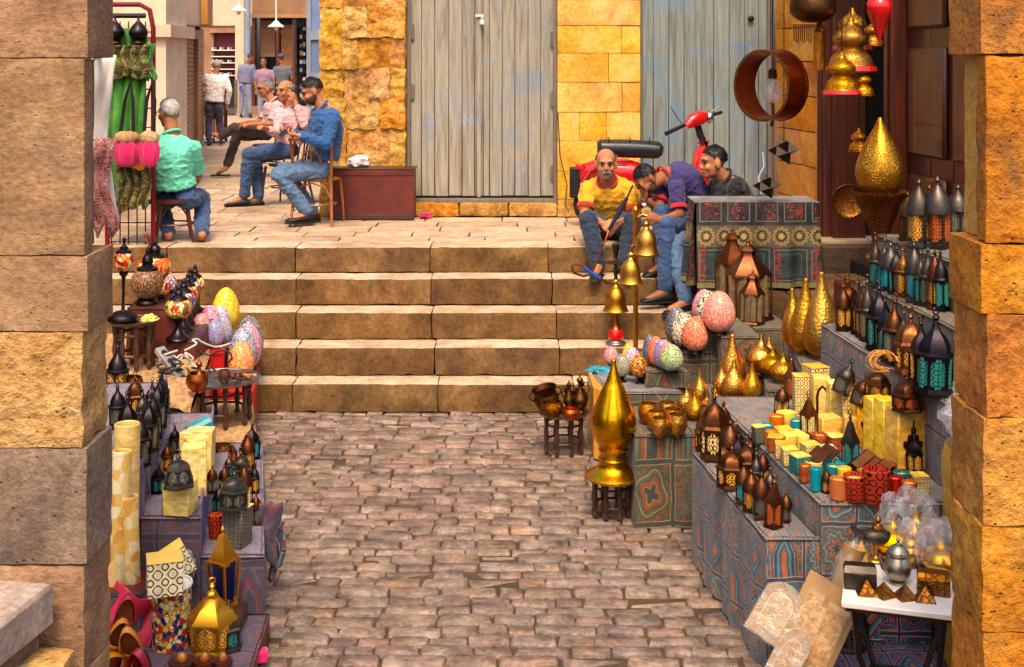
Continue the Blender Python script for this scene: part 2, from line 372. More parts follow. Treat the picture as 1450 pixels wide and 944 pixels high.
def khayamiya(name, bg, c1, c2, c3, c4, tile=0.22, petals=8, worn=0.35, stripes=True):
    """applique tent cloth: rosettes, lozenges and arches in uneven panels split by ornamental bands; UVs are metres"""
    m, nt, b = new_mat(name); t0 = N(nt, 'TexCoord').outputs['UV']
    oi = N(nt, 'ObjectInfo').outputs['Random']; t0 = N(nt, 'VectorMath', {0: t0, 1: N(nt, 'VectorMath', {0: oi, 1: (7.3, 3.9, 0)}, operation='MULTIPLY').outputs[0]}, operation='ADD').outputs[0]
    wob = N(nt, 'TexNoise', {'Vector': t0, 'Scale': 5.0, 'Detail': 3.0}).outputs['Color']; wb = N(nt, 'VectorMath', {0: wob, 1: (.05, .05, 0)}, operation='MULTIPLY').outputs[0]
    t = N(nt, 'VectorMath', {0: t0, 1: wb}, operation='ADD').outputs[0]
    sc = N(nt, 'VectorMath', {0: t, 1: (1 / tile, .72 / tile, 1)}, operation='MULTIPLY').outputs[0]
    fr = N(nt, 'VectorMath', {0: sc}, operation='FRACTION').outputs[0]; fl = N(nt, 'VectorMath', {0: sc}, operation='FLOOR').outputs[0]
    wn = N(nt, 'TexWhiteNoise', {0: fl}, noise_dimensions='2D'); w1 = wn.outputs['Value']; w2 = MATH(nt, 'FRACT', MATH(nt, 'MULTIPLY', w1, 7.77))
    sx = N(nt, 'SeparateXYZ', {0: fr}); px = MATH(nt, 'SUBTRACT', sx.outputs[0], .5); py = MATH(nt, 'SUBTRACT', sx.outputs[1], .5)
    r = MATH(nt, 'SQRT', MATH(nt, 'ADD', MATH(nt, 'MULTIPLY', px, px), MATH(nt, 'MULTIPLY', py, py)))
    th = MATH(nt, 'ARCTAN2', py, px); pet = MATH(nt, 'ADD', float(petals) * .5, MATH(nt, 'MULTIPLY', MATH(nt, 'FLOOR', MATH(nt, 'MULTIPLY', w1, 3.0)), float(petals) * .5))
    pe = MATH(nt, 'MULTIPLY', MATH(nt, 'SINE', MATH(nt, 'MULTIPLY', th, pet)), .045)
    ax = MATH(nt, 'ABSOLUTE', px); ay = MATH(nt, 'ABSOLUTE', py)
    ros = MATH(nt, 'ADD', r, pe); loz = MATH(nt, 'MULTIPLY', MATH(nt, 'ADD', ax, ay), .72); arch = MATH(nt, 'ADD', MATH(nt, 'MULTIPLY', ax, .95), MATH(nt, 'MULTIPLY', MATH(nt, 'MAXIMUM', py, 0.0), .55))
    k1 = MATH(nt, 'GREATER_THAN', w2, .55); k2 = MATH(nt, 'GREATER_THAN', w2, .8)
    f = MATH(nt, 'ADD', MATH(nt, 'MULTIPLY', ros, MATH(nt, 'SUBTRACT', 1.0, k1)), MATH(nt, 'MULTIPLY', k1, MATH(nt, 'ADD', MATH(nt, 'MULTIPLY', loz, MATH(nt, 'SUBTRACT', 1.0, k2)), MATH(nt, 'MULTIPLY', arch, k2))))
    f = MATH(nt, 'ADD', f, MATH(nt, 'MULTIPLY', MATH(nt, 'SUBTRACT', w1, .5), .06))
    ca = RAMP(nt, f, [(0, c3), (.06, bg), (.10, c4), (.125, c1), (.21, bg), (.25, c2), (.30, c4), (.325, bg)], 'CONSTANT'); cb = RAMP(nt, f, [(0, c1), (.09, c3), (.13, c2), (.20, c3), (.27, c4), (.285, bg), (.34, c1), (.37, bg)], 'CONSTANT')
    c = MIX(nt, MATH(nt, 'GREATER_THAN', MATH(nt, 'FRACT', MATH(nt, 'MULTIPLY', w1, 13.1)), .5), ca, cb)
    # scrolling leaf fill
    nz = noise_t(nt, t, 34.0, 1, .4, 1.6); lf = MATH(nt, 'MULTIPLY', MATH(nt, 'GREATER_THAN', nz, .58), MATH(nt, 'GREATER_THAN', f, .37)); c = MIX(nt, lf, c, c1); lf2 = MATH(nt, 'MULTIPLY', MATH(nt, 'LESS_THAN', nz, .40), MATH(nt, 'GREATER_THAN', f, .37)); c = MIX(nt, lf2, c, c2)
    mx = MATH(nt, 'MAXIMUM', ax, ay); c = MIX(nt, MATH(nt, 'GREATER_THAN', mx, .465), c, c3); c = MIX(nt, MATH(nt, 'MULTIPLY', MATH(nt, 'GREATER_THAN', mx, .445), MATH(nt, 'LESS_THAN', mx, .462)), c, c4)
    n1 = noise_t(nt, t0, 4.0, 5, .7); n2 = noise_t(nt, t0, 160.0, 2, .5); n3 = noise_t(nt, t0, 11.0, 4, .7)
    c = MIX(nt, RAMP(nt, n1, [(.35, (worn * .35,) * 3 + (1,)), (.72, (worn,) * 3 + (1,))]), c, MIX(nt, .5, bg, C(128, 112, 92)))
    c = MIX(nt, .8, c, RAMP(nt, n3, [(.3, (.6, .58, .55, 1)), (.65, (1.08, 1.08, 1.08, 1))]), 'MULTIPLY'); c = MIX(nt, .5, c, RAMP(nt, n2, [(.3, (.7, .7, .7, 1)), (.7, (1.1, 1.1, 1.1, 1))]), 'MULTIPLY')
    nt.links.new(c, b.inputs['Base Color']); b.inputs['Roughness'].default_value = .8; b.inputs['Sheen Weight'].default_value = .1
    bump(nt, b, MATH(nt, 'ADD', n1, MATH(nt, 'MULTIPLY', n2, .3)), .3, .01); return m

def film(name, col=(.85, .82, .78, 1), density=.22, gloss=.28, crinkle=.55):
    """crinkled clear plastic wrap"""
    m = bpy.data.materials.new(name); m.use_nodes = True; nt = m.node_tree; nt.nodes.clear()
    v = coord(nt); n1 = noise_t(nt, v, 16.0, 5, .7, 1.2)
    bp = N(nt, 'Bump', {'Strength': crinkle, 'Distance': .02, 'Height': n1}).outputs[0]
    tr = N(nt, 'BsdfTransparent', {0: (1, 1, 1, 1)}).outputs[0]
    gl = N(nt, 'BsdfGlossy', {'Color': (1, 1, 1, 1), 'Roughness': .12, 'Normal': bp}).outputs[0]
    df = N(nt, 'BsdfDiffuse', {'Color': col, 'Normal': bp}).outputs[0]
    a = N(nt, 'MixShader', {0: gloss, 1: df, 2: gl}).outputs[0]
    fac = MATH(nt, 'MULTIPLY', RAMP(nt, n1, [(.35, (density * .25,) * 3 + (1,)), (.7, (min(1, density * 1.5),) * 3 + (1,))]), 1.0)
    mx = N(nt, 'MixShader', {0: fac, 1: tr, 2: a}).outputs[0]
    nt.links.new(mx, N(nt, 'OutputMaterial').inputs[0]); return m

# ------------------------------------------------------------------ material library: stone, wood
M = {}
M['mortar'] = stone('mortar', [C(60, 45, 34), C(92, 70, 52)], 3, .6, .02)
M['cobble'] = stone('cobble', [C(86, 70, 60), C(128, 106, 94), C(172, 146, 132)], 6, 1.0, .016, .5, .22, .012, 34, stain=C(176, 134, 100), stain_amt=.5, spec=.45, world=True)
M['cobble_far'] = stone('cobble_far', [C(86, 70, 60), C(128, 106, 94), C(172, 146, 132)], 6, 1.0, .016, .5, .22, .012, 34, stain=C(176, 134, 100), stain_amt=.5, island=True, spec=.45, world=True)
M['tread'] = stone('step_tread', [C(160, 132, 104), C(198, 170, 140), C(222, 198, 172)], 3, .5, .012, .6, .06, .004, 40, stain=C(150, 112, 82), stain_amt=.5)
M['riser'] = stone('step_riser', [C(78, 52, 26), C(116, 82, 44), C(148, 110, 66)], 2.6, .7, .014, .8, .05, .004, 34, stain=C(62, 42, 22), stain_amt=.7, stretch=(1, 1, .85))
M['slab'] = stone('terrace_slab', [C(156, 124, 98), C(188, 158, 130), C(204, 176, 150)], 2, .35, .008, .75, .12, .01, 30)
M['yellow_ashlar'] = stone('yellow_ashlar', [C(196, 138, 40), C(226, 172, 62), C(238, 198, 104)], 2.2, .35, .008, .85, .09, .008, 36, stain=C(222, 190, 132), stain_amt=.5)
M['rough_stone'] = stone('rough_stone', [C(150, 92, 34), C(208, 150, 68), C(230, 184, 112)], 3.4, .9, .03, .9, .14, .012, 26, pits=.25, stain=C(120, 72, 34), stain_amt=.55)
M['lamp_tint_ashlar'] = stone('lamp_tint_ashlar', [C(182, 104, 22), C(212, 140, 42), C(222, 162, 72)], 2.2, .35, .008, .85, .1, .01, 36, stain=C(120, 70, 30), stain_amt=.4)  # orange glow of the shop lamps is put into this stone colour
M['pil_brown'] = stone('pillar_brown', [C(126, 92, 64), C(160, 122, 88), C(184, 148, 112)], 2.0, .6, .014, .85, .05, .005, 44, pits=.4, stain=C(98, 78, 66), stain_amt=.6, stretch=(1, 1, 1.4))
M['pil_yellow'] = stone('pillar_yellow', [C(172, 116, 54), C(200, 152, 92), C(208, 172, 126)], 2.4, .9, .03, .9, .05, .005, 22, pits=.3)
M['pil_grey'] = stone('pillar_grey', [C(108, 88, 72), C(138, 114, 94), C(160, 134, 110)], 2.4, .8, .016, .85, .05, .005, 38, pits=.4, stain=C(76, 62, 58), stain_amt=.7)
M['pil_lamp_tint'] = stone('pillar_lamp_tint', [C(146, 80, 14), C(194, 118, 24), C(216, 150, 56)], 2.6, .9, .022, .88, .06, .006, 30, pits=.45, stain=C(112, 74, 38), stain_amt=.75)  # yellower than the left pillar: warm lamplight put into the colour
M['pil_pale'] = stone('pillar_pale', [C(196, 136, 42), C(216, 166, 76)], 2.0, .5, .012, .88, .05, .005, 36, pits=.3)
M['ledge_stone'] = stone('ledge_stone', [C(140, 120, 108), C(176, 158, 146)], 2.4, .4, .008, .8, .05, .005, 40)
M['door_grey'] = wood('door_grey', [C(104, 94, 78), C(148, 138, 122), C(170, 160, 144)], 1, .75, 2, .07, patches=C(116, 130, 142), patch2=C(112, 152, 184))
M['door_blue'] = wood('door_blue', [C(92, 94, 88), C(124, 130, 126), C(148, 152, 146)], 1, .72, 2, .06, patches=C(98, 130, 158), patch2=C(70, 120, 172))
M['frame_grey'] = wood('frame_grey', [C(88, 78, 66), C(122, 112, 98)], 1, .75, 2, .1)
M['dark_wood'] = wood('dark_wood', [C(40, 14, 6), C(76, 28, 10), C(98, 42, 14)], 1, .45, 2, .15, coat=.15)
M['table_wood'] = wood('table_wood', [C(48, 22, 10), C(82, 40, 18)], 2, .45, 2, .15, coat=.1)
M['chair_wood'] = wood('chair_wood', [C(110, 52, 14), C(156, 86, 28), C(176, 104, 40)], 2, .4, 2, .08, coat=.25)
M['chair_dark'] = wood('chair_dark', [C(60, 26, 16), C(94, 42, 26)], 2, .4, 2, .1, coat=.2)
M['maroon'] = plain('maroon_board', C(98, 34, 24), .5, 0, .03, 5, .35, .2)
M['iron'] = plain('dark_iron', C(40, 34, 30), .5, .6, .05, 14, .3)
M['black'] = plain('black_plastic', C(20, 18, 20), .45, 0, 0, 20, .2, .05)
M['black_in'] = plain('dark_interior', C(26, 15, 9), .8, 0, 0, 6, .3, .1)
M['plaster'] = plain('cream_plaster', C(226, 200, 170), .85, 0, .03, 3, .2, .2)
M['plaster_far'] = plain('pink_plaster', C(220, 186, 158), .85, 0, .03, 2, .2, .2)
M['sandstone_far'] = plain('brown_wall', C(160, 116, 84), .85, 0, .03, 2, .25, .2)
M['shutter'] = plain('shutter_tan', C(172, 118, 70), .6, 0, .08, 6, .25, .2)
M['orange_sign'] = plain('orange_board', C(202, 134, 56), .6, 0, 0, 4, .2, .1)
M['wine'] = plain('wine_panel', C(104, 18, 42), .6, 0, 0, 8, .3, .1)
M['glass_dark'] = plain('dark_pane', C(34, 40, 44), .12, 0, 0, 3, .3, 0)
M['blue_paint'] = plain('blue_grey_paint', C(136, 144, 160), .5, 0, .04, 5, .2, .1)
M['white_paint'] = plain('white_paint', C(220, 214, 206), .5, 0, .04, 8, .15, .1)

# ------------------------------------------------------------------ ground and cobbles
g = MB().grid(lambda u, v: (-60 + 120 * u, -20 + 140 * v, -0.06), 4, 4)
structure(g.obj('ground', M['mortar'], smooth=False))
fl = MB().box((-.4, 7.2, -.0355), (5.4, 5.6, .037))
floor = structure(fl.obj('alley_floor', M['mortar'], smooth=False))
cob_meshes = []
for k in range(16):
    r = random.Random(100 + k); mb = MB().box((0, 0, 0), (1, 1, 1), ch=.0)
    mb = MB(); mb.box((0, 0, 0), (.203, .109, .06), ch=.009)
    hx = [r.uniform(-.010, .005) for _ in range(8)]
    tl, tw = r.uniform(-.05, .05), r.uniform(-.09, .09)
    vv = []
    for (x, y, z) in mb.v:
        i = (1 if x > 0 else 0) + (2 if y > 0 else 0)
        vv.append((x + hx[i], y + hx[i + 4] * .8, z + (tl * x + tw * y) + (r.uniform(-.003, .003) if z > 0 else 0)))
    mb.v = vv; cob_meshes.append(mb)
cob_data = [mb.mesh('cobblestone', M['cobble'], True, 50) for mb in cob_meshes]
cobs = []; y = 5.25; row = 0; rr = random.Random(5)
while y < 9.95:
    dep = rr.uniform(.095, .135); xl = -1.0 - .2 * (y - 5.2) - .25; x = xl - rr.uniform(0, .2)
    while x < 1.35:
        wd = rr.choice([rr.uniform(.12, .2), rr.uniform(.18, .26), rr.uniform(.22, .31)]); cobs.append((x + wd / 2, y + dep / 2 + .006 * math.sin(x * 3 + row), wd, dep, rr.choice([rr.uniform(-.008, .006)] * 14 + [-.016, .011]), rr.uniform(-.04, .04), rr.randrange(16))); x += wd
    y += dep; row += 1
def cob_seen(c):
    s = F / c[1]; px = CX + c[0] * s; return 372 < px < 1065 and c[1] > 5.68 and c[0] < (1.18 - .09 * (c[1] - 5.6)) and not (c[1] > 7.45 and c[0] > .72)
seen = [c for c in cobs if cob_seen(c)]; near = set(seen[:300])
for c in cobs:
    if c in near:
        o = link('cobblestone', cob_data[c[6]], floor, (c[0], c[1], -.03 + c[4]), c[5]); o.scale = (c[2] / .21, c[3] / .12, 1)
far = MB()
for c in cobs:
    if c not in near:
        src = cob_meshes[c[6]]; far.add(src.v, src.f, 0, src.uv, Matrix.Translation((c[0], c[1], -.03 + c[4])) @ Matrix.Rotation(c[5], 4, 'Z') @ Matrix.Diagonal((c[2] / .21, c[3] / .12, 1, 1)))
o = far.obj('small_cobbles', M['cobble_far'], floor, True, 50); o['kind'] = 'stuff'

# ------------------------------------------------------------------ steps
TZ = 1.125; RS = 0.225
_sb = MB()
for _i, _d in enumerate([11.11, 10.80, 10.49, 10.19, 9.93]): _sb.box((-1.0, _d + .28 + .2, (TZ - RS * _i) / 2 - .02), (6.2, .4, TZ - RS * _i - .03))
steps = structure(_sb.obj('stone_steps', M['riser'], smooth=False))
lips = [11.11, 10.80, 10.49, 10.19, 9.93]
seams = [[-200, 236, 418, 609, 776, 925, 1010, 1120], [-100, 230, 419, 610, 782, 930, 1080, 1120], [-60, 230, 419, 611, 788, 950, 1120], [-60, 236, 419, 615, 792, 960, 1120], [-40, 225, 414, 620, 812, 980, 1140]]
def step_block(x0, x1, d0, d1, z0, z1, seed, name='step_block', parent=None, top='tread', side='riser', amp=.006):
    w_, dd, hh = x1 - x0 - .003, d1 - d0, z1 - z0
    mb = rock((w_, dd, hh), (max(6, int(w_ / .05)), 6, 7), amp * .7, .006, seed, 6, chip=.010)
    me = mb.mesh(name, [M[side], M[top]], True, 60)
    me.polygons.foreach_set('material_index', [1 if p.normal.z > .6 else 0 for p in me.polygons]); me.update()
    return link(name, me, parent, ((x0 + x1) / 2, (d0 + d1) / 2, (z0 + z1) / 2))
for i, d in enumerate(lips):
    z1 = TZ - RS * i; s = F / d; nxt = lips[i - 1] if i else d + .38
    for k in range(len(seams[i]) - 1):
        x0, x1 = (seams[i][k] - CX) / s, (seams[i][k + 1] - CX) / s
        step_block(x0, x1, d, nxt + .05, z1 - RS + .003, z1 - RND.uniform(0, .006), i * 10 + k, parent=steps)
# ------------------------------------------------------------------ terrace and street
terr = structure(MB().box((-2.2, 25.5, TZ - .3), (16, 28.6, .55)).obj('terrace', M['mortar'], smooth=False))
ty = 11.47; rr = random.Random(21); cnt = 0
while ty < 17.2:
    dep = rr.choice([.34, .4, .46]) if ty < 13.4 else rr.choice([.5, .6, .7]); x = -4.6 - (ty - 11) * .22 - rr.uniform(0, .5); xr = 3.3 if ty < 13.2 else -1.9
    while x < xr:
        wd = rr.uniform(.45, .85); a = min(x + wd, xr + .2)
        mb = rock((a - x - .012, dep - .012, .05), (4, 3, 1), .004, .008, cnt, 4); mb.obj('paving_slab', M['slab'], terr, True, 60).location = ((x + a) / 2, ty + dep / 2, TZ - .027 + rr.uniform(-.003, .003)); cnt += 1
        x += wd
    ty += dep
st = MB(); st.grid(lambda u, v: (-12 + 11.5 * u, 17.2 + 22 * v, TZ - .012 + .006 * v + .13 * max(0, v - .4)), 10, 16)
structure(st.obj('street', M['slab'], smooth=True))

# ------------------------------------------------------------------ rear wall with two plank doors
DW = 13.4; SW = F / DW
def wx(px): return (px - CX) / SW
def wz(py): return EYE - (py - HY) / SW
wall = thing('rear_wall', 'ochre stone wall with rough pier and smooth ashlar behind the terrace', 'wall', (0, DW, TZ))
def rel(o, parent): o.location = Vector(o.location) - parent.location; return o
def wall_stone(x0, x1, y0, y1, mat, prot=.0, amp=.003, rnd=.005, cuts=None, seed=0, thick=.3, name='stone_block', parent=None, freq=7, gap=.006):
    a, b, c, d = wx(x0), wx(x1), wz(y1), wz(y0)
    mb = rock((b - a - gap, thick, d - c - gap), cuts or (max(3, int((b - a) / .08)), 2, max(3, int((d - c) / .08))), amp, rnd, seed, freq, False)
    o = mb.obj(name, mat, parent or wall, True, 60); o.location = ((a + b) / 2, thick / 2 - prot, (c + d) / 2 - TZ); return o
back = MB()
for x0, x1, y0, y1 in ((458, 577, -420, 306), (577, 789, -420, -70), (577, 789, 284, 306), (789, 906, -420, 306), (906, 1096, -420, -70), (906, 1096, 284, 306)):
    a, b, c, d = wx(x0), wx(x1), wz(y1), wz(y0); back.box(((a + b) / 2, .34, (c + d) / 2 - TZ), (b - a, .6, d - c))
back.obj('wall_core', M['rough_stone'], wall, smooth=False)
rows = [(-60, 10, (455, 487, 520, 574)), (10, 53, (455, 487, 521, 574)), (53, 97, (455, 486, 509, 552, 574)), (97, 139, (455, 488, 525, 553, 574)), (139, 181, (455, 490, 540, 574)), (181, 240, (455, 492, 553, 574)), (240, 306, (455, 500, 574))]
k = 0
for (y0, y1, xs) in rows:
    for a, b in zip(xs[:-1], xs[1:]):
        wall_stone(a, b, y0, y1, M['rough_stone'], .10 + RND.uniform(-.02, .03), .020, .012, (16, 3, 16), 60 + k, .3, freq=12, gap=-.014); k += 1
rows = [(-90, -40, (789, 850, 906)), (-40, 0, (789, 830, 906)), (0, 36, (789, 906)), (36, 75, (789, 879, 906)), (75, 116, (789, 861, 906)), (116, 158, (789, 880, 906)), (158, 199, (789, 820, 858, 906)), (199, 241, (789, 850, 906)), (241, 281, (789, 812, 906)), (281, 306, (789, 845, 906))]
for (y0, y1, xs) in rows:
    for a, b in zip(xs[:-1], xs[1:]):
        wall_stone(a, b, y0, y1, M['yellow_ashlar'] if y1 < 300 else M['rough_stone'], .06 + RND.uniform(-.004, .006), .003, .005, (8, 2, 5), 90 + k, .3, gap=.003); k += 1
for a, b in ((577, 651), (651, 720), (720, 789)):
    wall_stone(a, b, 286, 306, M['rough_stone'], .06, .010, .02, (8, 3, 4), k, .3); k += 1
for a, b in ((906, 985), (985, 1096)):
    wall_stone(a, b, 286, 306, M['rough_stone'], .06, .010, .02, (8, 3, 4), k, .3); k += 1

def plank_door(name, label, x0, x1, cuts, mid, mat, ytop, ybot, seed):
    a, b = wx(x0), wx(x1); z0, z1 = wz(ybot) - TZ, wz(ytop) - TZ
    t = thing(name, label, 'door', ((a + b) / 2, DW + .02, TZ)); cx = (a + b) / 2; r = random.Random(seed)
    for i in range(len(cuts) - 1):
        p, q = wx(cuts[i]), wx(cuts[i + 1]); h = z1 - z0 - .05
        mb = MB().box((0, 0, 0), (q - p - .005, .035, h), ch=.004); o = mb.obj('plank', mat, t)
        o.location = ((p + q) / 2 - cx, .06 + r.uniform(-.004, .004), (z0 + z1) / 2 + .02 + r.uniform(-.004, .004))
    MB().box((a - cx + .018, .05, (z0 + z1) / 2), (.045, .1, z1 - z0), ch=.006).obj('door_jamb', M['frame_grey'], t)
    MB().box((b - cx - .018, .05, (z0 + z1) / 2), (.045, .1, z1 - z0), ch=.006).obj('door_jamb', M['frame_grey'], t)
    MB().box((0, .03, z0 - .004), (b - a, .10, .05), ch=.008).obj('sill', M['frame_grey'], t)
    MB().box((0, .1, (z0 + z1) / 2), (b - a - .1, .03, z1 - z0)).obj('backing', M['dark_wood'], t, smooth=False)
    m = wx(mid) - cx
    MB().box((m, .028, (z0 + z1) / 2), (.05, .03, z1 - z0 - .06), ch=.006).obj('cover_strip', mat, t)
    return t, cx
d1, c1 = plank_door('plank_door', 'weathered grey double door of vertical planks with padlock, beside maroon box', 576, 789, [580, 596, 615, 635, 654, 672, 684, 693, 711, 729, 748, 766, 785], 678, M['door_grey'], -70, 284, 3)
hs = MB().box((0, 0, 0), (.09, .012, .03), ch=.003); hs.tube([(.02, -.012, -.01), (.02, -.02, -.05), (.035, -.02, -.05), (.035, -.012, -.01)], .005, 6); hs.box((.028, -.02, -.07), (.05, .02, .05), ch=.005)
o = hs.obj('padlock', M['white_paint'], d1); o.location = (wx(679) - c1, -.0, wz(22) - TZ)
for px, py in ((583, 45), (583, 130), (783, 55), (783, 140), (783, 245)):
    o = MB().box((0, 0, 0), (.05, .012, .16), ch=.003).obj('hinge', M['frame_grey'], d1); o.location = (wx(px) - c1, .02, wz(py) - TZ)
d2, c2 = plank_door('plank_door', 'blue-stained grey plank door behind the red scooter', 905, 1096, [910, 926, 948, 970, 990, 1012, 1034, 1056, 1076, 1092], 990, M['door_blue'], -70, 284, 4)
o = MB().lathe([(.001, 0), (.03, .004), (.034, .014), (.016, .03), (.001, .034)], 12, T=Matrix.Rotation(math.pi / 2, 4, 'X')).obj('door_knob', M['iron'], d2); o.location = (wx(1064) - c2, .02, wz(26) - TZ)

# side wall of ashlar on the right, shop front with dark wood
A = Vector((2.76, 13.34, 0)); B = Vector((2.93, 11.9, 0)); Lw = (B - A).length; ang = math.atan2(B.y - A.y, B.x - A.x)
sw = thing('side_wall', 'ashlar return wall coloured orange as by lamplight between blue door and dark shop front', 'wall', (A.x, A.y, TZ), ang)
MB().box((Lw / 2, .26, .9), (Lw, .4, 5.2)).obj('wall_core', M['rough_stone'], sw, smooth=False)
z = -1.1; row = 0
while z < 3.2:
    x = 0; n = 0; hgt = .34
    while x < Lw - .01:
        wd = min((.78 if (row % 2) else .46) if n == 0 else .7, Lw - x)
        if Lw - x - wd < .15: wd = Lw - x
        o = rock((wd - .006, .2, hgt - .006), (7, 2, 4), .004, .010, 200 + row * 7 + n, 6).obj('stone_block', M['lamp_tint_ashlar'], sw, True, 60)
        o.location = (x + wd / 2, .1, z + hgt / 2); x += wd; n += 1
    z += hgt; row += 1
S0 = Vector((2.93, 11.9, 0)); S1 = Vector((3.3, 8.2, 0)); Ls = (S1 - S0).length; an2 = math.atan2(S1.y - S0.y, S1.x - S0.x)
sf = thing('shop_front', 'dark carved wooden shop front with deep unlit doorway beside ashlar wall', 'shop front', (S0.x, S0.y, 0), an2)
def sfb(name, x0, x1, y0, y1, z0, z1, m='dark_wood', ch=.006):
    return MB().box(((x0 + x1) / 2, (y0 + y1) / 2, (z0 + z1) / 2), (x1 - x0, y1 - y0, z1 - z0), ch=ch).obj(name, M[m], sf)
sfb('door_post', .0, .12, -.06, .3, 0, 5); sfb('moulding', .03, .06, -.09, -.062, 0, 5); sfb('moulding', .085, .105, -.08, -.062, 0, 5)
sfb('door_post', .16, .24, .0, .3, 0, 5); sfb('door_post', 1.55, 1.68, -.04, .3, 0, 5); sfb('moulding', 1.58, 1.61, -.07, -.042, 0, 5)
for i in range(5): sfb('panel_board', 1.70 + i * .4, 2.09 + i * .4, .1, .15, 0, 5)
for i in range(2):
    for j in range(3): sfb('carved_panel', 1.76 + i * .8, 2.42 + i * .8, .05, .099, 1.0 + j * 1.0, 1.85 + j * 1.0, ch=.03)
sfb('door_leaf', .26, .86, .5, .55, .9, 5); sfb('carved_panel', .34, .78, .46, .499, 1.3, 2.0, ch=.03); sfb('carved_panel', .34, .78, .46, .499, 2.15, 3.4, ch=.03)
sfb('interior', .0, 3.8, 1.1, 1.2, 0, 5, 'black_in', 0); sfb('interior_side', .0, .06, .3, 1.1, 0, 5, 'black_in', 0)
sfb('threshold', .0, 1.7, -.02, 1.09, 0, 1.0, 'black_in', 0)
MB().box((1.9, .6, 5.1), (3.9, 1.4, .16)).obj('lintel', M['dark_wood'], sf)

# unseen left alley wall, kept low so skylight reaches the stall
lw = thing('alley_wall', 'unseen house wall along the left stall, kept low to admit skylight', 'wall', (-4.35, 8.6, 0))
for i in range(7):
    for j in range(4):
        o = rock((.3, 1.29, .69), (2, 6, 4), .006, .012, 300 + i * 9 + j, 5).obj('stone_block', M['pil_brown'], lw, True, 60); o.location = (0, -3.25 + i * 1.3 + (.3 if j % 2 else 0), .35 + j * .7)

# ------------------------------------------------------------------ gateway pillars
PD = 4.0; SP = F / PD
def pz(py): return EYE - (py - HY) / SP
def pillar(label, side, specs):
    t = thing('stone_pillar', label, 'pillar', (side * 1.9, PD + .15, 0))
    for i, (y0, y1, xin, dep, mat, amp, rnd, d0) in enumerate(specs):
        xo = 2.1; w_ = xo - xin; h = pz(y0) - pz(y1)
        mb = rock((w_, dep, h - .002), (30, 12, max(6, int(h / .022))), (.0014 if amp < .007 else amp * .45), .004, 400 + i * 5 + int(side * 3), 9 if amp < .007 else 12, chip=.005 if amp < .007 else .012)
        o = mb.obj('stone_block', M[mat], t, True, 70); o.location = (side * (xin + xo) / 2 - t.location.x, PD + d0 + dep / 2 - t.location.y, (pz(y0) + pz(y1)) / 2)
    return t
pillar('brown stone gate pillar with yellowish rough block and corner notch, beside the candle lamps', -1, [
    (-320, 82, 1.335, .26, 'pil_brown', .004, .012, 0), (82, 362, 1.345, .08, 'pil_brown', .004, .010, 0), (82.2, 361.8, 1.395, .17, 'pil_grey', .004, .02, .0805),
    (362, 470, 1.335, .26, 'pil_brown', .005, .014, 0), (470, 635, 1.352, .25, 'pil_yellow', .014, .03, 0), (635, 800, 1.338, .26, 'pil_grey', .005, .014, 0), (800, 960, 1.345, .26, 'pil_brown', .008, .02, 0), (960, 1340, 1.345, .26, 'pil_brown', .008, .02, 0)])
pillar('sandstone gate pillar coloured golden as by lamplight, with corner notch, beside the square brassware table', 1, [
    (-320, 77, 1.475, .30, 'pil_lamp_tint', .004, .012, 0), (77, 345, 1.492, .09, 'pil_lamp_tint', .008, .02, 0), (77.2, 344.8, 1.525, .2, 'pil_pale', .006, .03, .0905),
    (345, 445, 1.475, .30, 'pil_lamp_tint', .005, .018, 0), (445, 592, 1.492, .30, 'pil_lamp_tint', .016, .04, 0), (592, 745, 1.482, .30, 'pil_lamp_tint', .010, .03, 0), (745, 895, 1.478, .30, 'pil_lamp_tint', .014, .035, 0), (895, 1340, 1.485, .30, 'pil_lamp_tint', .010, .03, 0)])
ld = thing('stone_ledge', 'pale grey stone ledge top in front of the brown pillar', 'ledge', (-1.66, 3.66, 0), math.radians(-10))
MB().box((-.06, .02, 1.05), (.5, .6, .13), ch=.012).obj('ledge_slab', M['ledge_stone'], ld); MB().box((-.07, .03, .49), (.44, .55, .98), ch=.01).obj('ledge_base', M['pil_grey'], ld)
rb = rock((.16, .2, .9), (4, 4, 8), .012, .03, 77, 6).obj('quoin_block', M['pil_yellow']); rb.location = (-1.42, 3.86, .47)
tag(rb, 'small rough stone block wedged between pale ledge and brown pillar', 'stone')

# ------------------------------------------------------------------ far street at the left
lb = thing('street_house', 'cream corner house with shutter, shop opening and air conditioner', 'building', (-4.25, 15.5, TZ))
def bx(par, name, a, b, mat, ch=0.0):
    c = [(p + q) / 2 for p, q in zip(a, b)]; s_ = [abs(q - p) for p, q in zip(a, b)]
    return MB().box((c[0] - par.location.x, c[1] - par.location.y, c[2] - par.location.z), s_, ch=ch).obj(name, M[mat], par, smooth=ch > 0)
bx(lb, 'wall', (-6.4, 15.5, 1.0), (-4.22, 16.5, 4.3), 'plaster'); bx(lb, 'cornice', (-5.2, 15.42, 3.05), (-4.14, 16.6, 3.2), 'plaster_far'); bx(lb, 'plinth', (-5.2, 15.44, TZ), (-4.16, 16.56, TZ + .5), 'sandstone_far')
bx(lb, 'wall', (-7.6, 16.5, 3.1), (-4.75, 19.4, 4.3), 'sandstone_far'); bx(lb, 'doorway', (-7.5, 16.5, 1.0), (-5.15, 19.4, 3.1), 'glass_dark')
bx(lb, 'door_post', (-5.05, 16.8, 1.0), (-4.8, 17.0, 3.1), 'blue_paint'); bx(lb, 'door_post', (-5.2, 18.9, 1.0), (-4.92, 19.2, 3.1), 'blue_paint')
for i in range(4): bx(lb, 'shelf', (-5.3, 17.1, 1.5 + i * .35), (-5.1, 18.8, 1.54 + i * .35), 'sandstone_far')
_fa = math.atan2(6.4, -1.24)
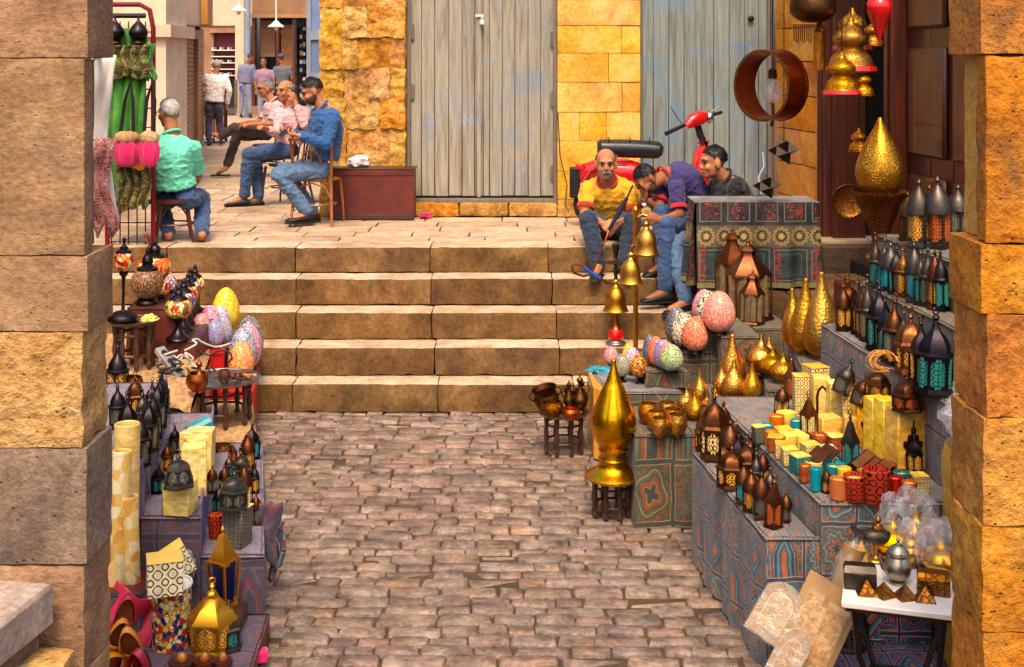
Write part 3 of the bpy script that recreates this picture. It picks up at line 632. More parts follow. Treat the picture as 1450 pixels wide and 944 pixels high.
def fac(name, u0, u1, v0, v1, z0, z1, mat, ch=0.0):
    T = Matrix.Translation(Vector((-4.98, 19.4, 0)) - lb.location) @ Matrix.Rotation(_fa, 4, 'Z')
    return MB().box(((u0 + u1) / 2, (v0 + v1) / 2, (z0 + z1) / 2), (u1 - u0, v1 - v0, z1 - z0), ch=ch, T=T).obj(name, M[mat], lb, smooth=ch > 0)
fac('awning_board', .6, 2.6, -.3, .3, 3.35, 4.4, 'orange_sign'); fac('wall', .0, 6.6, .12, 1.2, 1.0, 4.4, 'sandstone_far')
for i in range(30): fac('shutter_slat', .2, 6.3, .02, .119, TZ + .05 + i * .075, TZ + .122 + i * .075, 'shutter', .012)
fac('shutter_post', 2.6, 2.75, -.05, .118, TZ, 4, 'sandstone_far')
ac = thing('air_conditioner', 'grey air conditioner box on rails above the street shop opening', 'air conditioner', (-4.55, 17.6, 3.25))
bx(ac, 'casing', (-4.95, 17.2, 3.25), (-4.42, 18.0, 3.75), 'plaster_far', .02)
for i in range(5): bx(ac, 'grille_slat', (-4.9, 17.18, 3.31 + i * .08), (-4.47, 17.199, 3.35 + i * .08), 'iron')
bx(ac, 'bracket', (-5.1, 17.25, 3.2), (-4.40, 17.3, 3.249), 'iron'); bx(ac, 'bracket', (-5.1, 17.9, 3.2), (-4.40, 17.95, 3.249), 'iron')
fs_ = thing('far_shop', 'distant cream shop house with wine red display and dark glass window', 'building', (-7.5, 38.5, TZ))
def fx(px): return (px - CX) / F * 38.0
def fz(py): return EYE - (py - HY) / F * 38.0
def fb(name, x0, x1, y0, y1, mat, dd=0.0, th=.3, ch=0.0): return bx(fs_, name, (fx(x0), 38.0 + dd, fz(y1)), (fx(x1), 38.0 + dd + th, fz(y0)), mat, ch)
fb('wall', 255, 300, -160, 190, 'sandstone_far', .2); fb('wall', 296, 360, -160, 36, 'plaster_far', .05); fb('pier', 333, 347, 36, 170, 'plaster_far', .0)
fb('display_panel', 296, 333, 44, 112, 'wine', .35); fb('sign_board', 296, 333, 36, 46, 'sandstone_far', .1)
for i in range(5): fb('shelf', 297, 332, 70 + i * 9, 71.5 + i * 9, 'white_paint', .15, .2)
for i in range(26): fb('display_item', 298 + (i % 9) * 3.7, 300.2 + (i % 9) * 3.7, 66.5 + (i // 9) * 18, 70 + (i // 9) * 18, ['white_paint', 'shutter', 'glass_dark'][i % 3], .18, .1)
fb('counter', 300, 336, 112, 152, 'glass_dark', -.4, .6)
fb('fascia', 357, 440, -160, 22, 'sandstone_far', .0); fb('fascia_rail', 356, 440, 20, 25, 'shutter', -.1)
fb('window_back', 357, 437, 22, 170, 'glass_dark', 1.2, .1); fb('window_post', 357, 361, 22, 170, 'dark_wood', .0); fb('window_post', 391, 394, 22, 170, 'dark_wood', .0); fb('window_post', 414, 418, 22, 170, 'dark_wood', .0)
fb('window_rail', 360, 414, 44, 46, 'dark_wood', .05, .1); fb('window_shutter', 364, 385, 28, 80, 'sandstone_far', .5, .1); fb('brick_panel', 393, 412, 34, 96, 'shutter', .6, .1)
fb('plinth', 355, 440, 150, 172, 'sandstone_far', -.05)
r_ = random.Random(8)
for i in range(34):
    sx_, sy_ = 419 + (i % 4) * 4.4, 42 + (i // 4) * 12; fb('display_item', sx_, sx_ + 3.2, sy_ - r_.uniform(4, 8), sy_, r_.choice(['white_paint', 'blue_paint', 'orange_sign', 'iron']), .7, .2)
for i in range(9): fb('shelf', 418, 437, 42 + i * 12, 43 + i * 12, 'iron', .6, .4)
dp = MB(); p0 = at(350, 90, 36.8); dp.lathe([(.1, 0), (.1, 6.4)], 10); o = dp.obj('drain_pipe', M['blue_paint']); o.location = (p0.x, p0.y, TZ); tag(o, 'pale grey drain pipe running up between red display and dark shop window', 'pipe')
bd = thing('window_door', 'blue-grey glazed street door with panes just behind the rough pier', 'door', (at(448, 90, 20).x, 20, TZ))
def bdb(n_, x0, x1, y0, y1, m_, dd=0.0, th=.08, ch=0.0):
    a, b = at(x0, y1, 20), at(x1, y0, 20); return MB().box(((a.x + b.x) / 2 - bd.location.x, dd + th / 2, (a.z + b.z) / 2 - TZ), (b.x - a.x, th, b.z - a.z), ch=ch).obj(n_, M[m_], bd, smooth=False)
bdb('frame', 434, 440, -160, 238, 'blue_paint'); bdb('frame_rail', 440, 492, 44, 56, 'blue_paint'); bdb('frame_rail', 440, 492, 104, 116, 'blue_paint'); bdb('frame', 480, 492, -160, 226, 'blue_paint', .001)
M['pane_blue'] = plain('pane_blue', C(120, 138, 178), .2, 0, 0, 3, .2, 0)
bdb('pane', 440, 480, -160, 44, 'pane_blue', .04, .03); bdb('pane', 440, 480, 56, 104, 'pane_blue', .04, .03); bdb('panel', 440, 480, 116, 226, 'blue_paint', .03, .05)
bdb('wall', 486, 590, -160, 226, 'sandstone_far', .1, .3)
# two bare pendant lamps over the street
def pendant(px, py, d, label):
    p = at(px, py, d); t = thing('pendant_lamp', label, 'lamp', p)
    MB().lathe([(.19, 0), (.19, .02), (.09, .09), (.05, .14), (.001, .15)], 20).obj('lamp_shade', M['white_paint'], t); MB().ell((0, 0, -.01), (.05, .05, .07)).obj('bulb', M['white_paint'], t)
    MB().tube([(0, 0, .14), (0, 0, .75), (-.05, 0, .95), (-.6, 0, 1.1)], .02, 6).obj('lamp_arm', M['white_paint'], t)
pendant(391, 38, 30, 'white enamel street pendant hanging before the dark glass window'); pendant(338, 16, 28, 'white enamel pendant hanging before the cream shop wall')

# ------------------------------------------------------------------ materials of the wares
M['brass'] = metal('brass', C(216, 150, 44), C(110, 60, 16), .30, .8, 46, .75)
M['brass_bright'] = metal('brass_bright', C(236, 170, 40), C(130, 72, 16), .20, .25, 24, .7)
M['brass_matt'] = metal('brass_matt', C(206, 146, 52), C(118, 68, 22), .38, 1.0, 60, .8)
M['brass_dark'] = metal('brass_dark', C(150, 92, 34), C(70, 36, 12), .35, .3, 40, .7, engrave=.5)
M['brass_engraved'] = metal('brass_engraved', C(208, 142, 44), C(120, 66, 20), .30, 0, 70, .6, engrave=.65)
M['bell_brass'] = metal('bell_brass', C(222, 160, 62), C(150, 92, 30), .28, .2, 30, .5)
M['copper'] = metal('copper', C(184, 92, 48), C(84, 34, 18), .32, .2, 40, .6)
M['bronze'] = metal('bronze', C(96, 62, 36), C(36, 22, 14), .42, .3, 50, .7)
M['tin'] = metal('tin', C(168, 158, 140), C(84, 72, 58), .32, .2, 40, .6)
M['gunmetal'] = metal('gunmetal', C(84, 74, 66), C(30, 24, 22), .38, .2, 40, .6)
M['lamp_black'] = metal('lamp_black', C(54, 46, 50), C(20, 17, 20), .30, .1, 40, .5)
M['lantern_brown'] = metal('lantern_brown', C(96, 56, 34), C(36, 18, 12), .38, .2, 50, .6)
M['lantern_copper'] = metal('lantern_copper', C(132, 78, 46), C(50, 26, 16), .38, .2, 50, .6)
M['gold_paint'] = metal('gold_paint', C(226, 164, 30), C(168, 108, 22), .36, .1, 40, .5)
M['teal_glass'] = pierced('teal_fret', C(48, 38, 28), C(34, 128, 124), 27, .02)
M['amber_glass'] = pierced('amber_fret', C(46, 30, 18), C(214, 148, 50), 25, .02)
M['rust_glass'] = pierced('rust_fret', C(50, 26, 14), C(176, 78, 22), 30, .0)
M['dim_glass'] = pierced('dim_fret', C(36, 30, 28), C(104, 98, 84), 27, .02)
M['cream_fret'] = pierced('cream_fret', C(60, 36, 18), C(240, 206, 130), 26, .09, metallic=.2)
M['white_fret'] = pierced('white_fret', C(60, 44, 34), C(240, 222, 176), 18, .07, metallic=.1)
M['red_fret'] = pierced('red_fret', C(40, 16, 12), C(186, 52, 20), 24, .0)
M['clear_pane'] = film('dusty_pane', C(140, 116, 84), .75, .12, .03)
M['navy_pane'] = plain('navy_pane', C(14, 20, 58), .12, 0, 0, 6, .2, .02)
M['onyx'] = stone('honey_onyx', [C(226, 176, 72), C(240, 204, 112), C(246, 226, 164)], 5, .15, .004, .35, .08, .012, 16, stretch=(1, 1, 2.6), spec=.5)
M['onyx_warm'] = stone('amber_onyx', [C(222, 156, 34), C(240, 190, 64), C(246, 212, 110)], 6, .15, .004, .35, .10, .012, 16, stretch=(1, 1, 2.4), spec=.5)
M['onyx_banded'] = mosaic('banded_onyx', [C(244, 222, 170), C(236, 186, 88), C(240, 206, 130), C(228, 160, 70)], C(222, 190, 130), 17, .02, .35)
M['wax'] = plain('yellow_wax', C(246, 204, 84), .45, 0, .06, 12, .15, .1, hue=.02)
M['orange_glass'] = plain('orange_glass', C(216, 92, 20), .18, 0, .12, 10, .3, .05, hue=.015)
M['turquoise'] = plain('turquoise_enamel', C(24, 142, 156), .3, 0, .1, 12, .25, .05, hue=.015)
M['red_lacquer'] = plain('red_lacquer', C(190, 24, 26), .35, 0, .02, 5, .25, .1, coat=.2)
M['red_glass'] = plain('red_glass', C(196, 14, 12), .08, 0, 0, 5, .2, 0, coat=.5)
M['board_grey'] = plain('dusty_board', C(140, 134, 134), .6, 0, .05, 9, .45, .3)
M['tray_white'] = plain('marble_top', C(226, 214, 206), .35, 0, 0, 6, .2, .05)
M['paper'] = plain('wrapping_paper', C(168, 126, 80), .7, 0, .06, 8, .3, .4, .01)
M['pink'] = plain('pink_leather', C(206, 44, 70), .45, 0, 0, 9, .3, .3, .008)
M['slipper'] = plain('orange_leather', C(222, 128, 22), .5, 0, .06, 14, .3, .3, .004, hue=.01); M['slipper_in'] = plain('slipper_lining', C(150, 76, 20), .8, 0, 0, 14, .3, .2)
M['hot_pink'] = plain('hot_pink_cloth', C(214, 20, 96), .8, 0, 0, 14, .35, .3, .01, sheen=.2)
M['tan_wood'] = wood('tan_wood', [C(176, 96, 26), C(216, 138, 48), C(230, 164, 78)], 2, .4, 2, .08, coat=.2)
M['film'] = film('plastic_wrap'); M['film_dense'] = film('plastic_wrap_dense', density=.55)
M['wire'] = plain('cable_black', C(24, 22, 24), .5, 0, 0, 20, .1, 0); M['wire_white'] = plain('cable_pale', C(186, 176, 162), .5, 0, 0, 20, .1, 0)
M['sack'] = stone('sack_cloth', [C(150, 106, 66), C(186, 144, 98), C(200, 164, 122)], 5, .5, .02, .9, .05, .005, 40, stretch=(1, .35, 1))
NAVY, DK, RED_, TEAL_, CRM, OCH = C(42, 46, 92), C(36, 34, 38), C(170, 52, 32), C(58, 104, 112), C(196, 176, 136), C(176, 124, 58)
M['kh_blue'] = khayamiya('tent_cloth_blue', C(58, 82, 98), C(188, 92, 36), C(72, 126, 136), C(36, 50, 88), C(190, 160, 106), .17, 8, .38)
M['kh_dark'] = khayamiya('tent_cloth_dark', C(60, 58, 40), C(136, 60, 26), C(66, 86, 66), C(32, 44, 50), C(146, 114, 58), .26, 8, .32)
M['kh_purple'] = khayamiya('tent_cloth_purple', C(60, 48, 80), C(112, 38, 48), C(78, 66, 100), C(40, 36, 68), C(104, 86, 98), .26, 8, .5)
M['kh_green'] = khayamiya('tent_cloth_green', C(30, 52, 58), C(196, 60, 36), C(74, 104, 88), C(24, 28, 40), C(202, 176, 124), .17, 12, .15)
M['kh_bright'] = khayamiya('tent_cloth_bright', C(36, 52, 112), C(190, 74, 40), C(44, 116, 130), C(20, 30, 70), C(196, 168, 110), .18, 8, .2)
M['purple_board'] = plain('purple_board', C(112, 98, 140), .7, 0, .03, 6, .35, .3)
EGG = {}
def egg_mat(key, cols, grout=C(232, 220, 206), cell=90, gap=.055, blobs=None): EGG[key] = mosaic('egg_' + key, cols, grout, cell, gap, .25, blobs)
egg_mat('yellow', [C(236, 190, 20), C(214, 160, 16), C(246, 214, 60)], C(210, 180, 60), 60, .09)
egg_mat('lilac', [C(96, 66, 128), C(170, 140, 180), C(200, 90, 80), C(230, 210, 220)], cell=80)
egg_mat('blue', [C(42, 60, 150), C(90, 110, 190), C(140, 70, 120)], cell=90)
egg_mat('coral', [C(214, 74, 50), C(226, 120, 100), C(120, 70, 130)], cell=95)
egg_mat('teal', [C(20, 92, 128), C(60, 150, 160), C(24, 60, 96), C(200, 80, 140)], cell=80)
egg_mat('orange', [C(232, 120, 30), C(240, 160, 60), C(210, 84, 40)], C(236, 196, 150), 70, .05)
egg_mat('pink', [C(206, 60, 120), C(230, 130, 170), C(130, 50, 120)], cell=85)
egg_mat('black', [C(30, 26, 40), C(60, 50, 80), C(20, 20, 24)], C(220, 210, 210), 90, .05)
egg_mat('red', [C(214, 40, 18), C(236, 110, 20), C(190, 20, 30)], C(240, 200, 160), 95, .06)
egg_mat('cream', [C(226, 206, 164), C(190, 150, 120), C(80, 70, 80), C(240, 226, 196)], C(60, 50, 56), 95, .07)
egg_mat('rose', [C(226, 90, 90), C(236, 140, 90), C(214, 60, 70)], C(250, 210, 190), 95, .06)
egg_mat('green', [C(90, 140, 50), C(180, 190, 40), C(40, 70, 90)], C(236, 226, 210), 95, .06)
egg_mat('olive', [C(100, 104, 60), C(60, 60, 60), C(150, 140, 100)], C(210, 200, 180), 95, .06)
egg_mat('sun', [C(240, 190, 20), C(220, 60, 20), C(60, 30, 20)], C(60, 26, 20), 90, .08)
MOS_RED = mosaic('globe_red', [C(180, 30, 22), C(226, 120, 30), C(120, 16, 20), C(230, 190, 120)], C(50, 30, 30), 34, .05, .15)
MOS_ORANGE = mosaic('globe_orange', [C(226, 84, 20), C(236, 120, 30), C(190, 40, 18), C(230, 200, 120)], C(120, 40, 20), 30, .04, .12)
MOS_BROWN = mosaic('globe_brown', [C(130, 84, 50), C(90, 56, 36), C(170, 124, 84)], C(60, 40, 30), 90, .06, .25)
MOS_BLUE = mosaic('globe_blue', [C(60, 90, 150), C(200, 180, 190), C(160, 60, 80), C(220, 200, 150)], C(50, 40, 50), 40, .05, .15)
MOS_YELL = mosaic('globe_flowers', [C(220, 170, 60), C(190, 40, 30), C(90, 110, 60), C(236, 210, 130)], C(60, 40, 24), 38, .05, .15)
MOS_JAR = mosaic('jar_mosaic', [C(230, 196, 120), C(196, 36, 26), C(34, 40, 110), C(230, 160, 30), C(236, 214, 160)], C(92, 70, 50), 44, .07, .2)

# ------------------------------------------------------------------ prototypes of the wares: parts = (name, mesh, loc, rz, sub-parts)
PROTO = {}
def bbox(parts):
    lo = Vector((9, 9, 9)); hi = -lo
    for p in parts:
        T = Matrix.Translation(p[2]) @ Matrix.Rotation(p[3], 4, 'Z')
        for v in p[1].vertices:
            q = T @ v.co
            for k in range(3): lo[k] = min(lo[k], q[k]); hi[k] = max(hi[k], q[k])
    return hi.z, max(hi.x - lo.x, 1e-3)
def proto(key, parts):
    ps = []
    for p in parts:
        nm, mb, mt = p[0], p[1], p[2]; loc = p[3] if len(p) > 3 else (0, 0, 0); rz = p[4] if len(p) > 4 else 0.0
        me = mb if isinstance(mb, bpy.types.Mesh) else mb.mesh(nm, mt if isinstance(mt, bpy.types.Material) else M[mt])
        ps.append((nm, me, Vector(loc), rz))
    h, w_ = bbox(ps); PROTO[key] = (ps, h, w_)
def setmat(o, mt):
    o.material_slots[0].link = 'OBJECT'; o.material_slots[0].material = mt
BR = random.Random(31)
def build(key, name, label, cat, loc, sx, sz, rz=0.0, group=None, mats=None, tilt=None):
    if tilt is None and key not in ('chair', 'chair_d', 'stool', 'low_stool', 'lamp_table', 'tray_table', 'copper_table'): tilt = (BR.gauss(0, .022), BR.gauss(0, .022)); rz += BR.gauss(0, .25)
    ps, h, w_ = PROTO[key]; mats = mats or {}
    def mm(nm): 
        q = mats.get(nm, mats.get('*')); return M[q] if isinstance(q, str) else q
    if len(ps) == 1:
        o = link(name, ps[0][1], None, loc, rz); o.scale = (sx, sx, sz); tag(o, label, cat, group)
        if mm(ps[0][0]): setmat(o, mm(ps[0][0]))
    else:
        o = thing(name, label, cat, loc, rz, group, (sx, sx, sz))
        for nm, me, l, r in ps:
            c = link(nm, me, o, l, r)
            if mm(nm): setmat(c, mm(nm))
    if tilt: o.rotation_euler = (tilt[0], tilt[1], rz)
    return o
def put(key, x, yb, z, hpx, wpx=None, label='', cat='', name=None, rz=0.0, group=None, mats=None, tilt=None):
    """stand a ware on the surface at height z so that its foot is seen at (x, yb); returns the height of its top"""
    ps, h, w_ = PROTO[key]; d0 = F * (EYE - z) / (yb - HY); s = F / d0
    sz = hpx / s / h; sx = (wpx / s / w_) if wpx else sz
    d = d0 + sx * w_ * .42
    build(key, name or cat.replace(' ', '_'), label, cat, ((x - CX) * d / F, d, z), sx, sz, rz, group, mats, tilt)
    return z + h * sz

def smoothprof(pts, n=4):
    """Catmull-Rom through profile points"""
    out = []; P = [pts[0]] + list(pts) + [pts[-1]]
    for i in range(1, len(P) - 2):
        for k in range(n):
            t = k / n; q = []
            for a in (0, 1):
                p0, p1, p2, p3 = P[i - 1][a], P[i][a], P[i + 1][a], P[i + 2][a]
                q.append(.5 * (2 * p1 + (p2 - p0) * t + (2 * p0 - 5 * p1 + 4 * p2 - p3) * t * t + (3 * p1 - p0 - 3 * p2 + p3) * t ** 3))
            out.append((max(q[0], 1e-5), q[1]))
    out.append(pts[-1]); return out
# mosaic egg lamp
eg = [(1e-5, .012)] + [(.10 * math.sin(math.pi * t) * (1 + .16 * math.cos(math.pi * t)), .14 - .13 * math.cos(math.pi * t)) for t in [i / 14 for i in range(1, 14)]] + [(1e-5, .27)]
proto('egg', [('shell', MB().lathe(eg, 26), EGG['cream']), ('foot_ring', MB().lathe([(.045, 0), (.055, .004), (.04, .022), (.03, .024)], 18), 'lamp_black')])
proto('egg_stand', [('shell', MB().lathe([(r, z + .05) for r, z in eg], 22), EGG['cream']), ('stand', MB().lathe(smoothprof([(.055, 0), (.05, .01), (.02, .03), (.045, .066)], 3), 16), 'lamp_black')])
# brass vases
proto('onion', [('body', MB().lathe(smoothprof([(.001, .008), (.05, .01), (.10, .05), (.118, .10), (.104, .16), (.068, .21), (.034, .26), (.018, .31), (.014, .33)], 4) + [(.011, .334), (.001, .33)], 28), 'brass_matt'), ('foot', MB().lathe([(.05, 0), (.058, .002), (.052, .014), (.03, .016)], 20), 'brass_dark')])
proto('onion_flat', [('body', MB().lathe(smoothprof([(.001, .008), (.05, .01), (.11, .05), (.13, .095), (.10, .145), (.045, .175), (.022, .205), (.014, .235), (.012, .25)], 4) + [(.001, .25)], 28), 'brass_matt'), ('foot', MB().lathe([(.05, 0), (.06, .002), (.052, .014), (.03, .016)], 20), 'brass_dark')])
proto('gourd', [('body', MB().lathe(smoothprof([(.001, .006), (.05, .008), (.11, .06), (.128, .13), (.120, .21), (.092, .30), (.058, .38), (.032, .45), (.02, .52)], 4) + [(.016, .526), (.001, .524)], 30), 'brass'), ('foot', MB().lathe([(.05, 0), (.06, .002), (.055, .012), (.03, .014)], 20), 'brass_dark')])
proto('bowl', [('body', MB().lathe(smoothprof([(.001, .004), (.03, .004), (.058, .03), (.068, .065), (.058, .10), (.056, .106)], 4) + [(.052, .106), (.055, .09), (.062, .06), (.05, .03), (.001, .02)], 26), 'brass_matt'), ('foot', MB().lathe([(.026, 0), (.036, 0), (.034, .008), (.02, .01)], 16), 'brass_dark')])
proto('pot', [('body', MB().lathe(smoothprof([(.001, .003), (.05, .004), (.085, .03), (.10, .06), (.085, .085), (.098, .105), (.102, .108)], 4) + [(.095, .106), (.08, .085), (.09, .06), (.07, .03), (.001, .02)], 28), 'bronze'), ('handle', MB().tube([(-.098, 0, .06), (-.125, 0, .075), (-.12, 0, .095), (-.095, 0, .1)], .006, 6), 'bronze'), ('handle', MB().tube([(.098, 0, .06), (.125, 0, .075), (.12, 0, .095), (.095, 0, .1)], .006, 6), 'bronze')])
proto('ewer', [('body', MB().lathe(smoothprof([(.04, 0), (.045, .006), (.025, .025), (.06, .06), (.068, .10), (.04, .145), (.018, .19), (.02, .22), (.03, .235)], 4), 24), 'bronze'), ('spout', MB().tube([(-.05, 0, .11), (-.085, 0, .14), (-.10, 0, .2), (-.12, 0, .22)], [.014, .011, .008, .007], 8), 'bronze'), ('handle', MB().tube([(.02, 0, .22), (.07, 0, .22), (.09, 0, .17), (.06, 0, .12)], .006, 6), 'bronze'), ('lid', MB().lathe(smoothprof([(.03, .236), (.028, .25), (.01, .265), (.008, .28), (.001, .29)], 3), 16), 'bronze')])
# lanterns
def lantern(key, n, r, hb, roof, frame='lantern_brown', glass='amber_glass', basek=1.12, ring=True, rot=None, taper=1.0, posts=.09):
    rot = (math.pi / n) if rot is None else rot; ap = math.cos(math.pi / n); side = 2 * r * math.sin(math.pi / n)
    P = [('base', MB().prism(n, [(r * basek, 0), (r * basek, .012), (r * 1.02, .024), (r * 1.02, .03)], rot=rot + math.pi / 2 + math.pi / n), frame)]
    z0 = .03; fr = MB(); ro = rot + math.pi / 2 + math.pi / n
    for k in range(n):
        a = ro + 2 * math.pi * k / n; ca, sa = math.cos(a), math.sin(a)
        fr.tube([(ca * r, sa * r, z0), (ca * r * taper, sa * r * taper, z0 + hb)], r * posts, 6)
    fr.prism(n, [(r * .97, z0 - .001), (r * 1.05, z0 - .001), (r * 1.05, z0 + .010), (r * .97, z0 + .010)], rot=ro); fr.prism(n, [(r * taper * .97, z0 + hb - .012), (r * taper * 1.06, z0 + hb - .012), (r * taper * 1.06, z0 + hb + .001), (r * taper * .97, z0 + hb + .001)], rot=ro)
    P.append(('frame', fr, frame))
    w0, w1 = side * .92, side * .92 * taper; tl = math.atan2(r * ap * (1 - taper), hb)
    pm = MB(); pm.add([(-w0 / 2, 0, 0), (w0 / 2, 0, 0), (w1 / 2, r * ap * (1 - taper), hb), (-w1 / 2, r * ap * (1 - taper), hb), (-w0 / 2, .004, 0), (w0 / 2, .004, 0), (w1 / 2, r * ap * (1 - taper) + .004, hb), (-w1 / 2, r * ap * (1 - taper) + .004, hb)], [(0, 1, 2, 3), (5, 4, 7, 6), (0, 4, 5, 1), (1, 5, 6, 2), (2, 6, 7, 3), (3, 7, 4, 0)])
    pme = pm.mesh('pane', M[glass])
    for k in range(n):
        a = 2 * math.pi * k / n; c_, s_ = math.cos(a - math.pi / 2), math.sin(a - math.pi / 2)
        P.append(('pane', pme, None, (c_ * r * ap, s_ * r * ap, z0), a))
    rp = [(q[0] * r, z0 + hb + q[1]) for q in roof]
    P.append(('roof', MB().prism(n if n > 4 or roof is PYR else 16, rp, rot=ro), frame))
    zt = rp[-1][1]; fi = MB().lathe([(.012, zt - .004), (.008, zt + .01), (.014, zt + .02), (.006, zt + .032), (.001, zt + .036)], 10)
    if ring: fi.tube([(.014 * math.cos(t * math.pi / 5), 0, zt + .046 + .014 * math.sin(t * math.pi / 5)) for t in range(10)], .003, 5, closed=True)
    P.append(('finial', fi, frame)); proto(key, P)
ONI = [(1.12, 0), (1.14, .008), (.92, .018), (.86, .045), (.62, .075), (.34, .095), (.2, .115), (.16, .13)]
DOM = [(1.16, 0), (1.16, .01), (.98, .02), (.9, .05), (.66, .078), (.3, .094), (.16, .1)]
PYR = [(1.18, 0), (1.18, .008), (.7, .05), (.36, .10), (.22, .108)]
lantern('hex_lantern', 6, .062, .12, ONI, 'lamp_black', 'teal_glass')
lantern('dome_lantern', 6, .07, .08, DOM, 'lantern_brown', 'amber_glass')
lantern('square_lantern', 4, .055, .13, ONI, 'gunmetal', 'teal_glass')
lantern('house_lantern', 4, .058, .12, PYR, 'lantern_copper', 'rust_glass')
lantern('arch_lantern', 4, .058, .11, [(1.15, 0), (1.1, .02), (.95, .05), (.7, .075), (.36, .095), (.2, .105)], 'lantern_brown', 'amber_glass', ring=False)
lantern('taper_lantern', 6, .075, .07, [(.86, 0), (.84, .006), (.66, .03), (.4, .045), (.2, .052)], 'gunmetal', 'dim_glass', taper=.74)
lantern('glass_lantern', 6, .10, .27, [(1.06, 0), (1.06, .01), (.5, .10), (.34, .13), (.34, .16), (.5, .162), (.3, .185), (.1, .2)], 'lantern_copper', 'clear_pane', ring=False, posts=.05)
lantern('gold_lantern', 4, .075, .17, PYR, 'gold_paint', 'navy_pane', taper=1.32, posts=.13, ring=False)
lantern('fretted_lantern', 6, .085, .12, [(1.3, 0), (1.3, .012), (.9, .05), (.42, .10), (.3, .105), (.32, .12), (.22, .135), (.1, .14)], 'gold_paint', 'amber_glass', taper=1.16)
# candle lamps, onyx blocks, boxes
proto('candle_lamp', [('shell', MB().lathe([(.055, 0), (.057, .004), (.057, .60), (.053, .604), (.048, .60), (.048, .52), (.001, .51)], 28), 'onyx')])
proto('onyx_block', [('block', MB().box((0, 0, .1), (.13, .11, .2), ch=.006), 'onyx_warm')])
hams = [(-.016, 0), (-.03, .02), (-.034, .05), (-.046, .055), (-.048, .075), (-.036, .08), (-.03, .07), (-.026, .10), (-.016, .105), (-.012, .09), (-.01, .13), (.01, .13), (.012, .09), (.016, .105), (.026, .10), (.03, .07), (.036, .08), (.048, .075), (.046, .055), (.034, .05), (.03, .02), (.016, 0)]
proto('hand_block', [('block', MB().box((0, 0, .12), (.15, .11, .24), ch=.006), 'onyx_warm'), ('hand_ornament', MB().plate([(x, z + .04) for x, z in hams], .006, Matrix.Translation((0, -.059, 0))), 'lantern_brown'), ('rod', MB().tube([(0, -.059, .02), (0, -.059, .2)], .004, 6), 'lantern_brown')])
archp = [(-.04, 0), (-.04, .12), (-.03, .15), (0, .175), (.03, .15), (.04, .12), (.04, 0)]
arin = [(x * .62, z * .86 + .012) for x, z in archp]
proto('arch_block', [('block', MB().box((0, 0, .12), (.11, .10, .24), ch=.006), 'onyx_warm'), ('arch_ornament', MB().plate([(x, z + .03) for x, z in archp], .006, Matrix.Translation((0, -.054, 0))), 'lantern_brown'), ('window', MB().plate([(x, z + .03) for x, z in arin], .004, Matrix.Translation((0, -.0575, 0))), 'onyx')])
proto('fret_block', [('block', MB().box((0, 0, .11), (.10, .10, .22), ch=.005), 'cream_fret'), ('rim', MB().box((0, 0, .222), (.104, .104, .006), ch=.002), 'onyx_warm')])
proto('fret_box', [('box', MB().box((0, 0, .045), (.10, .10, .09), ch=.004), 'cream_fret'), ('rim', MB().box((0, 0, .092), (.104, .104, .006), ch=.002), 'onyx_warm')])
proto('cup', [('glass', MB().lathe([(.03, 0), (.034, .004), (.036, .07), (.033, .072), (.031, .06), (.001, .058)], 20), 'orange_glass'), ('wax', MB().lathe([(.0305, .05), (.0305, .0605), (.001, .0615)], 18), 'wax')])
proto('wide_cup', [('cup', MB().lathe([(.05, 0), (.054, .005), (.058, .11), (.052, .112), (.05, .09), (.001, .088)], 24), 'rust_glass'), ('wax', MB().lathe([(.0495, .08), (.0495, .0905), (.001, .0915)], 20), 'wax')])
proto('chest', [('box', MB().box((0, 0, .025), (.10, .07, .05), ch=.003), 'gunmetal'), ('lid', MB().add([(-.051, -.036, .051), (.051, -.036, .051), (.051, .036, .051), (-.051, .036, .051), (-.045, -.02, .068), (.045, -.02, .068), (.045, .02, .068), (-.045, .02, .068)], [(0, 1, 5, 4), (1, 2, 6, 5), (2, 3, 7, 6), (3, 0, 4, 7), (4, 5, 6, 7), (3, 2, 1, 0)]), 'gunmetal')])
proto('pyramid', [('stone', MB().add([(-.05, -.05, 0), (.05, -.05, 0), (.05, .05, 0), (-.05, .05, 0), (0, 0, .065)], [(0, 1, 4), (1, 2, 4), (2, 3, 4), (3, 0, 4), (3, 2, 1, 0)]), 'brass_dark')])
# tables
def small_table(key, r, h, n=8, tray='bronze', lw=.016):
    P = [('tray', MB().lathe([(.001, h - .016), (r * .96, h - .016), (r, h - .008), (r * 1.02, h), (r * .98, h + .001), (r * .95, h - .006), (.001, h - .006)], 32), tray)]
    leg = MB().lathe(smoothprof([(lw * .6, 0), (lw, .03 * h / .3), (lw * .65, .2 * h), (lw * 1.1, .42 * h), (lw * .7, .6 * h), (lw, .8 * h), (lw * .9, h - .016)], 3), 8).mesh('leg', M['table_wood'])
    st = {.3: MB(), .72: MB()}
    for k in range(n):
        a = 2 * math.pi * (k + .5) / n; P.append(('leg', leg, None, (math.cos(a) * r * .74, math.sin(a) * r * .74, 0), 0.0))
        a2 = a + 2 * math.pi / n
        for q in (.3, .72): st[q].tube([(math.cos(a) * r * .74, math.sin(a) * r * .74, h * q), (math.cos(a2) * r * .74, math.sin(a2) * r * .74, h * q)], lw * .45, 6)
    P.append(('stretcher', st[.3], 'table_wood')); P.append(('stretcher', st[.72], 'table_wood')); proto(key, P)
small_table('tray_table', .17, .27, 8, 'tin'); small_table('lamp_table', .15, .25, 8, 'table_wood', .018); small_table('copper_table', .26, .28, 8, 'tin', .018)
